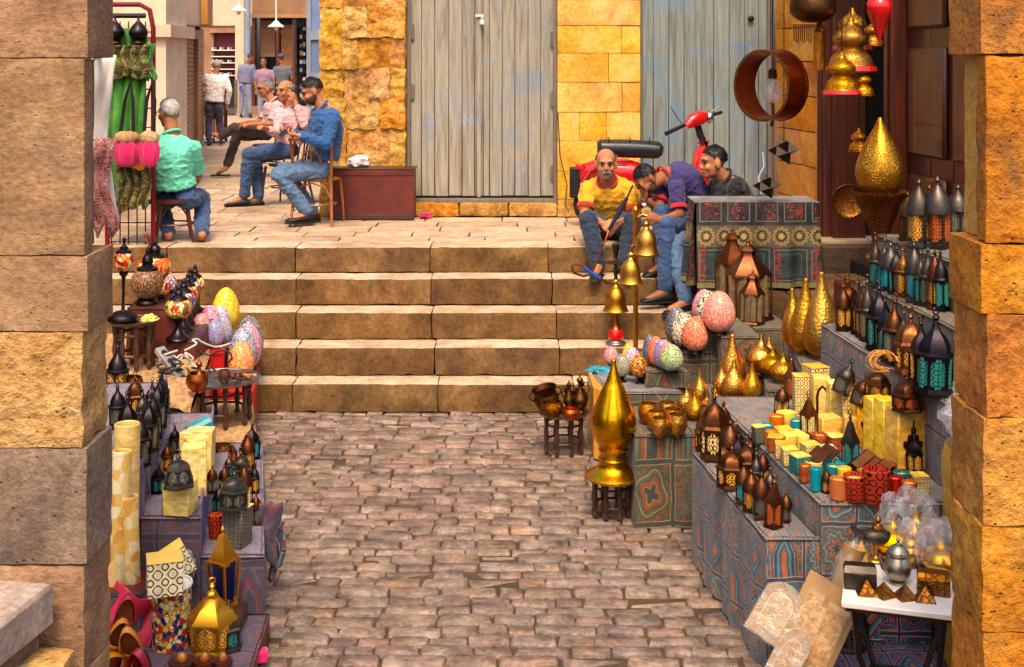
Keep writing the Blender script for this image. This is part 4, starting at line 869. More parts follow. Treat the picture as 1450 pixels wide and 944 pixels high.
# mosaic table lamps
def mlamp(key, globe, gm, base, cap): proto(key, [('base', MB().lathe(smoothprof(base, 3), 26), 'lamp_black'), ('globe', MB().lathe(smoothprof(globe, 4), 28), gm), ('cap', MB().lathe(smoothprof(cap, 3), 24), 'lamp_black')])
mlamp('globe_lamp', [(.03, .12), (.07, .13), (.095, .165), (.09, .20), (.06, .225)], MOS_YELL, [(.085, 0), (.088, .008), (.05, .03), (.022, .06), (.02, .09), (.05, .12), (.045, .128)], [(.064, .222), (.066, .23), (.03, .25), (.034, .262), (.018, .275), (.02, .285), (.006, .305), (.001, .31)])
mlamp('big_globe', [(.06, .03), (.11, .045), (.15, .10), (.14, .15), (.09, .18)], MOS_BROWN, [(.10, 0), (.10, .012), (.07, .03), (.05, .034)], [(.094, .178), (.098, .19), (.05, .205), (.054, .225), (.04, .25), (.016, .262), (.022, .275), (.008, .30), (.001, .31)])
mlamp('stem_lamp', [(.03, .32), (.055, .34), (.07, .38), (.066, .42), (.05, .44)], MOS_RED, [(.11, 0), (.112, .01), (.10, .035), (.05, .065), (.014, .07), (.012, .26), (.03, .30), (.034, .325), (.03, .325)], [(.054, .438), (.056, .45), (.03, .465), (.032, .475), (.012, .49), (.012, .52), (.016, .53), (.001, .545)])

def cloth_box(label, quad, z0, z1, side, top=None, cat='display box', ripple=.013, name='display_box', lift=.012, group=None):
    """a box covered with tent cloth: quad = four ground points counter-clockwise from above (starting near left)"""
    q = [Vector((p[0], p[1], 0)) for p in quad]; c = sum(q, Vector()) / 4; H_ = z1 - z0
    t = thing(name, label, cat, (c.x, c.y, z0), 0, group); r = random.Random(int(abs(c.x * 971 + c.y * 137)))
    for k in range(4):
        a, b = q[k] - c, q[(k + 1) % 4] - c; L = (b - a).length; nrm = Vector(((b - a).y, -(b - a).x, 0)).normalized(); ph = r.uniform(0, 9)
        nu = max(4, int(L / .025)); nv = max(5, int(H_ / .05))
        def fn(u, v, a=a, b=b, nrm=nrm, ph=ph, L=L):
            p = a.lerp(b, u); e = min(1, min(u, 1 - u) * L / .05); x = u * L
            w_ = e * ripple * ((1 - v) ** .7) * (math.sin(x * 17 + ph) + .7 * math.sin(x * 37 + 2 * ph) + .5 * noise.noise(Vector((x * 6, v * 5, ph)))) + .004 * noise.noise(Vector((x * 9, v * 9, ph)))
            p = p + nrm * (w_ - .010 * max(0, (v - .94) / .06) ** 2); return (p.x, p.y, .003 + v * (H_ - .003))
        MB().grid(fn, nu, nv, 0, (L, H_)).obj('cloth_side', M[side], t, True, 80)
    P = [p - c for p in q]
    def ft(u, v):
        p = P[0].lerp(P[1], u).lerp(P[3].lerp(P[2], u), v); e = min(u, 1 - u, v, 1 - v); p = p * (1.0 + (lift * .5 if e < .001 else 0)); return (p.x, p.y, H_ + .004 * noise.noise(Vector((p.x * 7, p.y * 7, c.x))) - (.012 if e < .001 else 0))
    W_, D_ = (P[1] - P[0]).length, (P[3] - P[0]).length
    MB().grid(ft, max(6, int(W_ / .04)), max(6, int(D_ / .04)), 0, (W_, D_)).obj('cloth_top', M[top or TOPS.get(side, 'kh_top')], t, True, 80); return t
TOPS = {'kh_dark': 'kh_topdark', 'kh_purple': 'kh_toppurple', 'kh_blue': 'kh_top'}
M['kh_top'] = khayamiya('tent_cloth_top', C(124, 116, 114), C(140, 86, 62), C(100, 112, 118), C(78, 80, 92), C(164, 146, 120), .15, 8, .4)
M['kh_topdark'] = khayamiya('tent_cloth_topdark', C(86, 76, 58), C(110, 62, 36), C(96, 94, 78), C(70, 70, 66), C(136, 116, 84), .22, 8, .55)
M['kh_toppurple'] = khayamiya('tent_cloth_toppurple', C(128, 116, 138), C(116, 76, 84), C(108, 100, 124), C(90, 84, 108), C(150, 136, 146), .2, 8, .5)
def quad_px(x0, x1, d0, d1, skew=0.0):
    """rectangle seen between photo columns x0..x1 at its near edge d0, running back to d1 along the alley"""
    a, b = (x0 - CX) * d0 / F, (x1 - CX) * d0 / F; k = skew * (d1 - d0); return [(a, d0), (b, d0), (b + k, d1), (a + k, d1)]

def banded_cloth(name, h):
    m, nt, b = new_mat(name); t = N(nt, 'TexCoord').outputs['UV']; sp = N(nt, 'SeparateXYZ', {0: t}); u, v = sp.outputs[0], MATH(nt, 'DIVIDE', sp.outputs[1], h)
    def tile(su, v0, v1):
        a = MATH(nt, 'SUBTRACT', MATH(nt, 'FRACT', MATH(nt, 'MULTIPLY', u, su)), .5); bb = MATH(nt, 'SUBTRACT', MATH(nt, 'DIVIDE', MATH(nt, 'SUBTRACT', v, v0), v1 - v0), .5); return a, bb
    nz = noise_t(nt, t, 30.0, 2, .5, 1.5)
    a, bb = tile(4.4, .70, 1.0); mx = MATH(nt, 'MAXIMUM', MATH(nt, 'ABSOLUTE', a), MATH(nt, 'ABSOLUTE', bb)); c_top = MIX(nt, MATH(nt, 'MULTIPLY', MATH(nt, 'LESS_THAN', mx, .30), MATH(nt, 'GREATER_THAN', nz, .56)), C(22, 22, 28), C(176, 46, 28)); c_top = MIX(nt, MATH(nt, 'MULTIPLY', MATH(nt, 'GREATER_THAN', mx, .36), MATH(nt, 'LESS_THAN', mx, .40)), c_top, C(120, 110, 100))
    a, bb = tile(6.6, .46, .68); r = MATH(nt, 'SQRT', MATH(nt, 'ADD', MATH(nt, 'MULTIPLY', a, a), MATH(nt, 'MULTIPLY', bb, bb))); pe = MATH(nt, 'MULTIPLY', MATH(nt, 'SINE', MATH(nt, 'MULTIPLY', MATH(nt, 'ARCTAN2', bb, a), 12.0)), .05)
    c_mid = RAMP(nt, MATH(nt, 'ADD', r, pe), [(0, C(206, 168, 90)), (.15, C(34, 28, 26)), (.30, C(168, 132, 74)), (.46, C(96, 84, 56))], 'CONSTANT')
    a, bb = tile(3.3, .06, .44); mx = MATH(nt, 'MAXIMUM', MATH(nt, 'ABSOLUTE', a), MATH(nt, 'ABSOLUTE', bb)); c_low = RAMP(nt, mx, [(0, C(26, 44, 46)), (.30, C(60, 84, 80)), (.325, C(24, 36, 44)), (.42, C(120, 110, 84)), (.45, C(28, 40, 50))], 'CONSTANT'); c_low = MIX(nt, MATH(nt, 'MULTIPLY', MATH(nt, 'LESS_THAN', MATH(nt, 'ABSOLUTE', MATH(nt, 'ADD', a, .36)), .1), MATH(nt, 'GREATER_THAN', nz, .52)), c_low, C(170, 50, 30))
    c = MIX(nt, MATH(nt, 'GREATER_THAN', v, .45), c_low, c_mid); c = MIX(nt, MATH(nt, 'GREATER_THAN', v, .69), c, c_top); c = MIX(nt, MATH(nt, 'LESS_THAN', v, .06), c, C(130, 120, 70))
    n1 = noise_t(nt, t, 6.0, 5, .7); n2 = noise_t(nt, t, 120.0, 2, .5); c = MIX(nt, RAMP(nt, n1, [(.4, (0, 0, 0, 1)), (.75, (.35, .35, .35, 1))]), c, C(130, 120, 104)); c = MIX(nt, .6, c, RAMP(nt, n2, [(.3, (.7, .7, .7, 1)), (.7, (1.1, 1.1, 1.1, 1))]), 'MULTIPLY')
    nt.links.new(c, b.inputs['Base Color']); b.inputs['Roughness'].default_value = .7; bump(nt, b, n1, .3, .01); return m
M['kh_band'] = banded_cloth('tent_cloth_banded', .745)

# ------------------------------------------------------------------ left stall
AX = -.2     # the alley drifts left with depth
def strip(xn0, xn1, d0, d1): return [(xn0, d0), (xn1, d0), (xn1 + AX * (d1 - d0), d1), (xn0 + AX * (d1 - d0), d1)]
ZA, ZB, ZC = .39, .574, .76
cloth_box('lowest purple cloth display step along the cobbles', strip(-1.478, -1.18, 6.05, 7.85), 0, ZA, 'kh_purple')
cloth_box('middle purple cloth display step carrying the cream onyx blocks', strip(-1.765, -1.482, 6.05, 7.85), 0, ZB, 'kh_purple')
cloth_box('highest purple cloth display step with dark glass lanterns', strip(-2.15, -1.769, 6.08, 7.85), 0, ZC, 'kh_purple')
for (xa, z0, z1, lab) in ((-1.772, ZB - .02, ZC + .05, 'purple edge board standing along the row of dark lanterns'), (-1.485, ZA - .02, ZB + .05, 'purple edge board standing beside the cream onyx blocks')):
    pts = strip(xa - .006, xa + .006, 6.06, 7.8); mb = MB(); mb.add([(x, y, z0) for x, y in pts] + [(x, y, z1) for x, y in pts], [(0, 1, 5, 4), (1, 2, 6, 5), (2, 3, 7, 6), (3, 0, 4, 7), (4, 5, 6, 7), (3, 2, 1, 0)])
    tag(mb.obj('edge_board', M['purple_board'], smooth=False), lab, 'board')
# ledges under the lamps, covered with sacking
def ledge(label, quad, z, seed, rise=.0):
    q = [Vector((a, b, 0)) for a, b in quad]
    def fn(u, v):
        p = q[0].lerp(q[1], u).lerp(q[3].lerp(q[2], u), v); e = min(u, 1 - u) * 12; e2 = min(v, 1 - v) * 18
        return (p.x, p.y, z - .05 * max(0, 1 - e) ** 2 - .05 * max(0, 1 - e2) ** 2 + .012 * noise.noise(Vector((p.x * 5, p.y * 5, seed))))
    t = thing('stone_bench', label, 'bench', (q[0].x, q[0].y, 0)); mb = MB()
    mb.grid(fn, 20, 24); mb.v = [(a - t.location.x, b - t.location.y, c) for a, b, c in mb.v]; mb.obj('sacking', M['sack'], t, True, 80)
    sd = MB(); L = (q[2] - q[1]).length
    def f1(u, v):
        p = q[1].lerp(q[2], u); w_ = .018 * math.sin(u * L * 14 + seed) * (1 - v); return (p.x + w_ - t.location.x, p.y - t.location.y, v * (z - .1))
    sd.grid(f1, 24, 6)
    def f2(u, v):
        p = q[0].lerp(q[1], u); w_ = .018 * math.sin(u * 19 + seed) * (1 - v); return (p.x - t.location.x, p.y + w_ - t.location.y, v * (z - .1))
    sd.grid(f2, 16, 6); sd.obj('sacking_side', M['sack'], t, True, 80)
    c = sum(q, Vector()) / 4; MB().add([(p.x * .96 + c.x * .04 - t.location.x, p.y * .96 + c.y * .04 - t.location.y, 0) for p in q] + [(p.x * .96 + c.x * .04 - t.location.x, p.y * .96 + c.y * .04 - t.location.y, z - .06) for p in q], [(0, 1, 5, 4), (1, 2, 6, 5), (2, 3, 7, 6), (3, 0, 4, 7), (4, 5, 6, 7)]).obj('core', M['pil_brown'], t, smooth=False)
ledge('sackcloth covered ledge under the round lamp table', [(-3.4, 7.9), (-2.0, 7.9), (-2.30, 9.9), (-3.6, 9.9)], .64, 2)
ledge('low sackcloth covered ledge under the copper tray table', [(-1.99, 7.86), (-1.56, 7.86), (-1.86, 9.13), (-2.20, 9.13)], .33, 5)

# dark lanterns in the top row
grp = 'dark lanterns in the top row'
for i, (x, yb, h, w_) in enumerate(((181, 640, 84, 30), (199, 664, 86, 30), (209, 642, 82, 28), (218, 624, 76, 26), (223, 608, 72, 24), (226, 595, 68, 22), (230, 585, 64, 20), (168, 610, 70, 28))):
    put(['hex_lantern', 'square_lantern'][i % 2], x, yb, ZC, h, w_, ['dark hexagonal lantern behind the tallest onyx lamp','dark square lantern nearest the onyx lamps in the row along the edge board','dark hexagonal lantern, second along the purple edge board','dark square lantern, third along the purple edge board','dark hexagonal lantern, fourth along the purple edge board','dark square lantern, fifth along the purple edge board','dark hexagonal lantern at the far end of the edge board','dark square lantern half hidden behind the middle onyx lamp'][i], 'lantern', rz=.2 * (i % 3), group=grp, mats={'*': 'lamp_black', 'pane': 'dim_glass'})
put('square_lantern', 166, 566, .64, 82, 34, 'tall dark lantern with amber pane beside the round lamp table', 'lantern', rz=.3, mats={'*': 'lamp_black', 'pane': 'amber_glass'})
put('bowl', 187, 560, .64, 24, 30, 'dull brass bowl on sackcloth behind the dark lanterns', 'bowl', mats={'*': 'brass_dark'})
# candle lamps
cloth_box('low crate carrying the honey onyx cylinder lamps', quad_px(128, 200, 5.75, 6.04), 0, .33, 'kh_purple', 'maroon')
put('candle_lamp', 178, 812, .33, 208, 36, 'tallest honey onyx cylinder lamp beside the gate pillar', 'lamp', 'candle_lamp')
put('candle_lamp', 164, 832, .33, 188, 28, 'middle honey onyx cylinder lamp with pale bands, tight against the gate pillar', 'lamp', 'candle_lamp', mats={'*': 'onyx_banded'})
put('candle_lamp', 187, 828, .33, 124, 24, 'short banded onyx cylinder lamp before the tallest one', 'lamp', 'candle_lamp', mats={'*': 'onyx_banded'})
# onyx blocks on the middle step
zt = put('onyx_block', 256, 731, ZB, 46, 40, 'square honey onyx block under a dark tapered lantern', 'onyx block', mats={'*': 'onyx'})
put('taper_lantern', 253, 694, zt, 52, 42, 'squat tapered dark lantern standing on the square honey onyx block', 'lantern')
for i, (x, yb, h, w_) in enumerate(((276, 705, 72, 34), (281, 688, 66, 32), (286, 672, 62, 30))):
    put('onyx_block', x, yb, ZB, h, w_, 'upright honey onyx slab in the row behind the square block', 'onyx slab', 'onyx_slab', group='onyx slabs on the middle step', mats={'*': 'onyx'})
put('onyx_block', 279, 650, ZB, 36, 40, 'broad pale onyx block at the end of the slab row', 'onyx block', mats={'*': 'onyx'})
put('chest', 286, 619, ZB, 20, 36, 'turquoise box leaning at the far end of the middle purple step', 'box', mats={'*': 'turquoise'}, rz=.5, tilt=(.0, -.35))
put('wide_cup', 296, 640, ZB, 26, 14, 'small carved cup beside the turquoise box', 'cup', mats={'cup': 'red_fret'})
# lowest step
zt = put('fret_block', 335, 776, ZA, 56, 34, 'pierced bronze block lamp under a domed dark lantern', 'block lamp', mats={'block': 'dim_glass', 'rim': 'onyx'})
put('dome_lantern', 331, 725, zt, 58, 40, 'domed dark lantern standing on the pierced bronze block lamp', 'lantern', mats={'*': 'gunmetal', 'pane': 'dim_glass'})
put('arch_lantern', 347, 722, ZA, 66, 24, 'narrow dark lantern with amber pane just behind the pierced block lamp', 'lantern', mats={'pane': 'cream_fret'})
put('dome_lantern', 343, 692, ZA, 56, 28, 'dark lantern with teal pane in the middle of the lowest purple step', 'lantern', mats={'*': 'gunmetal', 'pane': 'teal_glass'})
put('arch_lantern', 350, 668, ZA, 52, 24, 'brown arched lantern beside the teal paned lantern on the lowest purple step', 'lantern')
put('hex_lantern', 355, 652, ZA, 54, 24, 'dark hexagonal lantern with turquoise glass at the far end of the lowest step', 'lantern', mats={'pane': 'turquoise'})
put('bowl', 316, 654, .33, 22, 26, 'old brass bowl on the low sackcloth ledge', 'bowl', mats={'*': 'brass_dark'})
# scarf hung on the corner
def scarf(label, p, w_, h, mat, seed):
    mb = MB(); fn = lambda u, v: (p.x + (u - .5) * w_ * (1 - .35 * v) + .01 * math.sin(v * 7 + seed), p.y - .02 * math.sin(u * 9 + v * 3 + seed) - .02 * v, p.z - v * h * (1 - .15 * math.sin(u * 4 + seed)))
    mb.grid(fn, 10, 12, 0, (w_, h)); o = mb.obj('scarf', M[mat], None, True, 80)
    o.modifiers.new('thick', 'SOLIDIFY').thickness = .006; tag(o, label, 'scarf')
pe = Vector((-1.205, 6.6, .46)); scarf('purple patterned scarf hung on the corner of the lowest step', Vector((-1.235, 6.45, .50)), .12, .30, 'kh_purple', 1); scarf('blue and yellow patterned scarf beside the purple one, hung over the cobbles', Vector((-1.20, 6.52, .38)), .09, .26, 'kh_bright', 4)

# foreground wares on a low table with pink cloth
cloth_box('low dark covered table carrying the mosaic jar and gold lanterns', [(-1.74, 5.38), (-1.12, 5.38), (-1.15, 6.03), (-1.74, 6.03)], 0, .12, 'maroon', 'kh_purple', lift=.0)
proto('mosaic_jar', [('jar', MB().lathe([(.085, 0), (.09, .006), (.092, .26), (.094, .27), (.086, .272), (.084, .25), (.001, .24)], 32), MOS_JAR), ('rim', MB().lathe([(.095, .266), (.098, .272), (.095, .28), (.088, .28), (.086, .27)], 32), 'white_paint')])
proto('fret_cube', [('lamp_shell', MB().box((0, 0, .075), (.16, .16, .15), ch=.003), 'white_fret'), ('rim', MB().box((0, 0, .152), (.164, .164, .006), ch=.002).box((0, 0, .151), (.14, .14, .012)), 'wax')])
zt = put('mosaic_jar', 243, 925, .12, 92, 60, 'round mosaic jar lamp with red blue and amber tiles', 'jar lamp')
put('fret_cube', 233, 846, zt, 50, 50, 'cream cube lamp with ringed fretwork on top of the mosaic jar', 'cube lamp', rz=.35)
bk = on(318, 868, .20); tag(MB().box((bk.x, bk.y + .05, .162), (.16, .16, .076), ch=.006).obj('wooden_block', M['table_wood']), 'dark wooden block under the blue paned gold lantern', 'block')
put('gold_lantern', 318, 868, .20, 118, 50, 'tall yellow gold lantern with dark blue panes', 'lantern', rz=.5)
put('fretted_lantern', 300, 932, .12, 104, 66, 'pierced gold lantern with pyramid roof before the blue paned one', 'lantern', rz=.2)
put('fret_cube', 262, 815, .33, 42, 34, 'white fretted cylinder lamp lying tilted behind the cube lamp', 'lamp', 'tilted_lamp', rz=.4, tilt=(.0, -.5))
put('arch_lantern', 168, 868, .12, 60, 24, 'small dark pierced lantern behind the red leather cloth', 'lantern', mats={'pane': 'dim_glass'}, rz=.3)
put('dome_lantern', 325, 925, .12, 70, 34, 'dark beaded lantern just behind the pierced gold lantern', 'lantern', mats={'*': 'gunmetal', 'pane': 'teal_glass'})
def crumple(name, label, cat, c, r, mat, seed, amp=.35, n=20, T=None, parent=None, sq=1.0):
    mb = MB().ell((0, 0, 0), (1, 1, 1), n); vv = []
    for p in mb.v:
        q = Vector(p); k = 1 + amp * noise.noise(q * 1.9 + Vector((seed, 0, 0))) + amp * .5 * noise.noise(q * 4.7 + Vector((0, seed, 0))); q = q * k
        vv.append((q.x * r[0], q.y * r[1], q.z * r[2]))
    mb.v = vv; o = mb.obj(name, M[mat] if isinstance(mat, str) else mat, parent, True, 50); o.location = c
    if T: o.rotation_euler = T
    if parent is None: tag(o, label, cat)
    return o
crumple('plastic_parcel', 'crinkled clear plastic parcel behind the cube lamp', 'parcel', at(255, 800, 5.98), (.07, .04, .07), 'film', 3)
# red cloth and leather slippers stacked upright
def red_cloth(u, v):
    x = -.17 + .30 * u; return (x + .02 * math.sin(v * 5), .05 * math.sin(u * 8 + v * 3) - .06 * v, .30 * (1 - v) * (1 - .5 * u) + .015 * math.sin(u * 15 + v * 4))
mb = MB(); mb.grid(red_cloth, 26, 18, 0, (.3, .3)); o = mb.obj('red_cloth', M['pink'], None, True, 80); o.modifiers.new('thick', 'SOLIDIFY').thickness = .006; bp = at(188, 905, 5.78); o.location = (bp.x, bp.y, .125); tag(o, 'crumpled red leather cloth behind the orange slippers', 'cloth')
def slipper(label, x, y, d, rot, mat, k=1.0):
    p = at(x, y, d); t = thing('leather_slipper', label, 'slipper', p); t.rotation_euler = rot; t.scale = (k, k, k)
    def outline(u): a = 2 * math.pi * u; yy = .125 * math.cos(a); return (.042 * math.sin(a) * (1 + .12 * math.cos(a)) * (1 - .25 * max(0, math.cos(a)) ** 3), yy + .02 * max(0, math.cos(a)) ** 6)
    n = 26; ring = [outline(i / n) for i in range(n)]
    MB().rings([[Vector((a, b, 0)) for a, b in ring], [Vector((a * 1.03, b * 1.02, .008)) for a, b in ring], [Vector((a, b, .014)) for a, b in ring]]).obj('sole', M['table_wood'], t, True, 50)
    def up(u, v):
        th = math.pi * v; yy = -.01 + .15 * u; w_ = .043 * max(.05, (1 - (max(0, u - .25) / .78) ** 2.2)) ; h = .045 * max(.06, (1 - u) ** .7) + .004; return (w_ * math.cos(th), yy, .012 + h * math.sin(th))
    o_ = MB().grid(up, 12, 12).obj('vamp', M[mat], t, True, 80); o_.modifiers.new('thick', 'SOLIDIFY').thickness = .004
    def back(u, v):
        a = math.pi * (1 + u); return (.045 * math.cos(a) * (1 + .06 * v), .0 + .125 * math.sin(a), .012 + .032 * v)
    o_ = MB().grid(back, 16, 4).obj('heel_counter', M[mat], t, True, 80); o_.modifiers.new('thick', 'SOLIDIFY').thickness = .004
    MB().rings([[Vector((a * .9, b * .95, .0145)) for a, b in ring], [Vector((a * .9, b * .95, .017)) for a, b in ring]]).obj('insole', M['slipper_in'], t, True, 50)
for i, (x, y, d, rot, m_, lab) in enumerate(((165, 905, 5.50, (1.25, 3.4, .35), 'slipper', 'orange leather slipper standing upright against the red cloth'), (188, 915, 5.46, (1.2, 3.0, .1), 'slipper', 'orange leather slipper leaning beside the upright one, next to the mosaic jar'), (158, 935, 5.40, (.9, 2.4, .5), 'slipper', 'orange leather slipper lying at the foot of the upright ones'), (176, 875, 5.60, (1.35, 3.3, .3), 'pink', 'red leather slipper behind the orange ones'), (205, 935, 5.42, (1.0, 3.6, -.4), 'pink', 'red leather slipper lying before the mosaic jar'))): slipper(lab, x, y, d, rot, m_, 1.0)
# carved brown pieces at the table edge
for i, (x, y, r_) in enumerate(((258, 934, .05), (290, 937, .04), (316, 938, .035))):
    p = at(x, y, 5.46); t = thing('carved_tray', ['round carved brown wooden tray at the foot of the mosaic jar', 'carved brown wooden bowl before the pierced gold lantern', 'small carved brown wooden box at the edge of the low dark table'][i], ['tray', 'bowl', 'box'][i], (p.x, p.y, .122))
    MB().lathe(smoothprof([(.3 * r_ / .05 * .1, 0), (r_ * .8, .004), (r_ * 1.1, .03), (r_ * 1.15, .045)], 3) + [(r_, .044), (r_ * .7, .02), (.001, .015)], 22, flute=(9, .06)).obj('body', M['chair_dark'], t); MB().ell((0, 0, .05), (r_ * .5, r_ * .4, .025), 8).obj('knob', M['chair_wood'], t)
pk = on(362, 936, .02); tag(MB().box((pk.x, pk.y, .045), (.11, .07, .05), ch=.008, rz=.2).obj('gift_box', M['hot_pink']), 'small pink packet on the cobbles beside the low table', 'packet')

# ------------------------------------------------------------------ lamps on the ledge
ztab = put('lamp_table', 190, 528, .64, 70, 72, 'low round wooden table carrying the stem lamp on the ledge', 'table', 'round_table')
put('stem_lamp', 174, 458, ztab, 120, 44, 'slender stem lamp with dark red mosaic globe on the round wooden table', 'lamp', 'mosaic_lamp')
o = crumple('cloth_bundle', 'small yellow cloth on the round wooden table', 'cloth', at(211, 452, 8.72), (.05, .04, .03), 'wax', 4, .5)
cloth_box('plain dark crate under the brown and orange globe lamps', quad_px(180, 250, 9.0, 10.15, -.1), .60, 1.0, 'maroon', 'table_wood')
put('big_globe', 208, 434, 1.0, 84, 46, 'brown beaded globe lamp with black cap beside the round table', 'lamp', 'mosaic_lamp')
put('big_globe', 218, 406, 1.0, 68, 48, 'orange glass globe lamp behind the brown beaded one', 'lamp', 'mosaic_lamp', mats={'globe': MOS_ORANGE})
put('egg', 229, 424, 1.0, 28, 24, 'small red glass ball lamp below the orange globe', 'ball lamp', mats={'shell': MOS_RED})
put('egg', 241, 416, 1.0, 26, 20, 'small dark mosaic ball lamp beside the red one', 'ball lamp', mats={'shell': MOS_BLUE})
cloth_box('dark crate under the row of black footed mosaic lamps', quad_px(238, 276, 8.95, 10.17, -.05), 0, .775, 'maroon', 'table_wood', cat='crate', name='crate')
for i, (x, yb, h, w_, g_) in enumerate(((252, 484, 80, 38, MOS_YELL), (259, 471, 76, 34, MOS_BLUE), (265, 460, 73, 32, MOS_RED), (270, 450, 70, 30, MOS_BLUE), (275, 441, 66, 28, MOS_YELL))):
    put('globe_lamp', x, yb, .775, h, w_, ['flowered yellow and red mosaic lamp, first in the row of black footed lamps', 'blue mosaic lamp, second in the row of black footed lamps', 'red mosaic lamp in the middle of the row of black footed lamps', 'pale blue mosaic lamp, fourth in the row of black footed lamps', 'small yellow mosaic lamp, last in the row of black footed lamps'][i], 'lamp', 'mosaic_lamp', mats={'globe': g_})
# power strip and cables
t = thing('power_strip', 'pale power strip lying tilted among tangled cables', 'power strip', at(245, 520, 8.55)); t.rotation_euler = (.1, .65, -.6)
MB().box((0, 0, 0), (.36, .075, .04), ch=.006).obj('housing', M['board_grey'], t)
for k in range(4): MB().lathe([(.022, 0), (.024, .004), (.02, .005), (.001, .003)], 12).obj('socket', M['black'], t).location = (-.12 + k * .08, 0, .02)
rc = random.Random(4); cb = MB()
for k in range(9):
    p = at(rc.uniform(238, 285), rc.uniform(492, 536), rc.uniform(8.45, 8.9)); pts = [p]
    for j in range(7): pts.append(pts[-1] + Vector((rc.uniform(-.09, .09), rc.uniform(-.06, .06), rc.uniform(-.05, .04))))
    cb = MB(); sp = []
    PP = [pts[0]] + pts + [pts[-1]]
    for i_ in range(1, len(PP) - 2):
        for q_ in range(6):
            t_ = q_ / 6; p0, p1, p2, p3 = PP[i_ - 1], PP[i_], PP[i_ + 1], PP[i_ + 2]; sp.append(.5 * (2 * p1 + (p2 - p0) * t_ + (2 * p0 - 5 * p1 + 4 * p2 - p3) * t_ * t_ + (3 * p1 - p0 - 3 * p2 + p3) * t_ ** 3))
    tag(cb.tube(sp, .007, 6).obj('cable', M['wire' if k % 3 else 'wire_white']), 'tangled black lamp cable heaped beside the power strip' if k % 3 else 'pale tangled cable in the heap beside the power strip', 'cable', 'cables beside the power strip')

# red boxes with mosaic eggs
def red_box(label, quad, z0, z1):
    q = [Vector((a, b, 0)) for a, b in quad]; c = sum(q, Vector()) / 4; t = thing('red_box', label, 'box', (c.x, c.y, z0)); P = [p - c for p in q]
    for k in range(4):
        a, b = P[k], P[(k + 1) % 4]; d = (b - a); nn = Vector((d.y, -d.x, 0)).normalized() * .012
        MB().add([tuple(a), tuple(b), tuple(b - nn), tuple(a - nn)] + [tuple(v + Vector((0, 0, z1 - z0 - .012))) for v in (a, b, b - nn, a - nn)], [(0, 1, 5, 4), (1, 2, 6, 5), (2, 3, 7, 6), (3, 0, 4, 7), (4, 5, 6, 7), (3, 2, 1, 0)]).obj('side_panel', M['red_lacquer'], t, smooth=False)
    MB().add([(v.x * 1.03, v.y * 1.03, z1 - z0 - .012) for v in P] + [(v.x * 1.03, v.y * 1.03, z1 - z0) for v in P], [(0, 1, 5, 4), (1, 2, 6, 5), (2, 3, 7, 6), (3, 0, 4, 7), (4, 5, 6, 7), (3, 2, 1, 0)]).obj('top_panel', M['red_lacquer'], t, smooth=False)
red_box('tall red lacquered box beside the black footed lamps', [(-2.40, 9.35), (-2.12, 9.35), (-2.22, 9.88), (-2.50, 9.88)], 0, .60)
red_box('low red lacquered box on the cobbles by the steps', [(-2.10, 9.16), (-1.865, 9.16), (-1.975, 9.9), (-2.2, 9.9)], 0, .37)
E = lambda x, yb, z, h, w_, col, lab: put('egg', x, yb, z, h, w_, lab, 'egg lamp', mats={'shell': EGG[col]})
for a in ((319, 476, .60, 66, 40, 'yellow', 'yellow speckled mosaic egg lamp on the tall red box'), (311, 480, .60, 46, 30, 'lilac', 'lilac speckled mosaic egg lamp before the yellow one'), (284, 492, .60, 46, 30, 'coral', 'coral and white mosaic egg lamp at the edge of the tall red box'),
          (297, 484, .60, 50, 32, 'pink', 'pink and white mosaic egg lamp between the coral and lilac ones'), (304, 495, .60, 40, 28, 'blue', 'small blue mosaic egg lamp on the front of the tall red box'), (318, 490, .60, 42, 24, 'teal', 'dark teal mosaic egg lamp beside the small blue one'),
          (352, 520, .37, 70, 42, 'black', 'white and purple mosaic egg lamp at the back of the low red box'), (351, 527, .37, 66, 38, 'pink', 'pink mosaic egg lamp on the low red box'), (343, 533, .37, 66, 42, 'teal', 'turquoise and pink mosaic egg lamp behind the orange one'), (341, 541, .37, 54, 38, 'orange', 'orange mosaic egg lamp at the front of the low red box')): E(*a)
# copper tray table with brown wares
zt = put('copper_table', 312, 612, .33, 66, 116, 'wide low table with copper tray beside the low red box', 'table', 'tray_table')
put('ewer', 283, 558, zt, 48, 34, 'copper ewer on the wide tray', 'ewer', mats={'*': 'copper'})
put('bowl', 279, 557, zt, 26, 32, 'round copper cup beside the copper ewer', 'cup', mats={'*': 'copper'})
put('bowl', 318, 545, zt, 20, 18, 'small brown wooden mortar in the middle of the wide copper tray', 'mortar', mats={'*': 'chair_dark'})
dt = F / ((552 - HY) / (EYE - zt))
rc = random.Random(9)
for k in range(9):
    a = at(rc.uniform(294, 330), rc.uniform(543, 556), 8.3); b = at(rc.uniform(330, 368), rc.uniform(540, 553), 8.3); a.z = zt + .012 + .006 * k; b.z = a.z + rc.uniform(-.004, .012); a.y = 8.38 + rc.uniform(-.14, .1); b.y = 8.38 + rc.uniform(-.14, .1)
    mb = MB().tube([a, a.lerp(b, .5), a.lerp(b, .8), b], [.006, .007, .012, .010], 8)
    tag(mb.obj('wooden_spoon', M['tan_wood' if k % 3 == 0 else 'chair_dark']), 'pale wooden spoon lying on the wide copper tray' if k % 3 == 0 else 'dark carved wooden spoon lying on the wide copper tray', 'spoon', 'spoons on the copper tray')

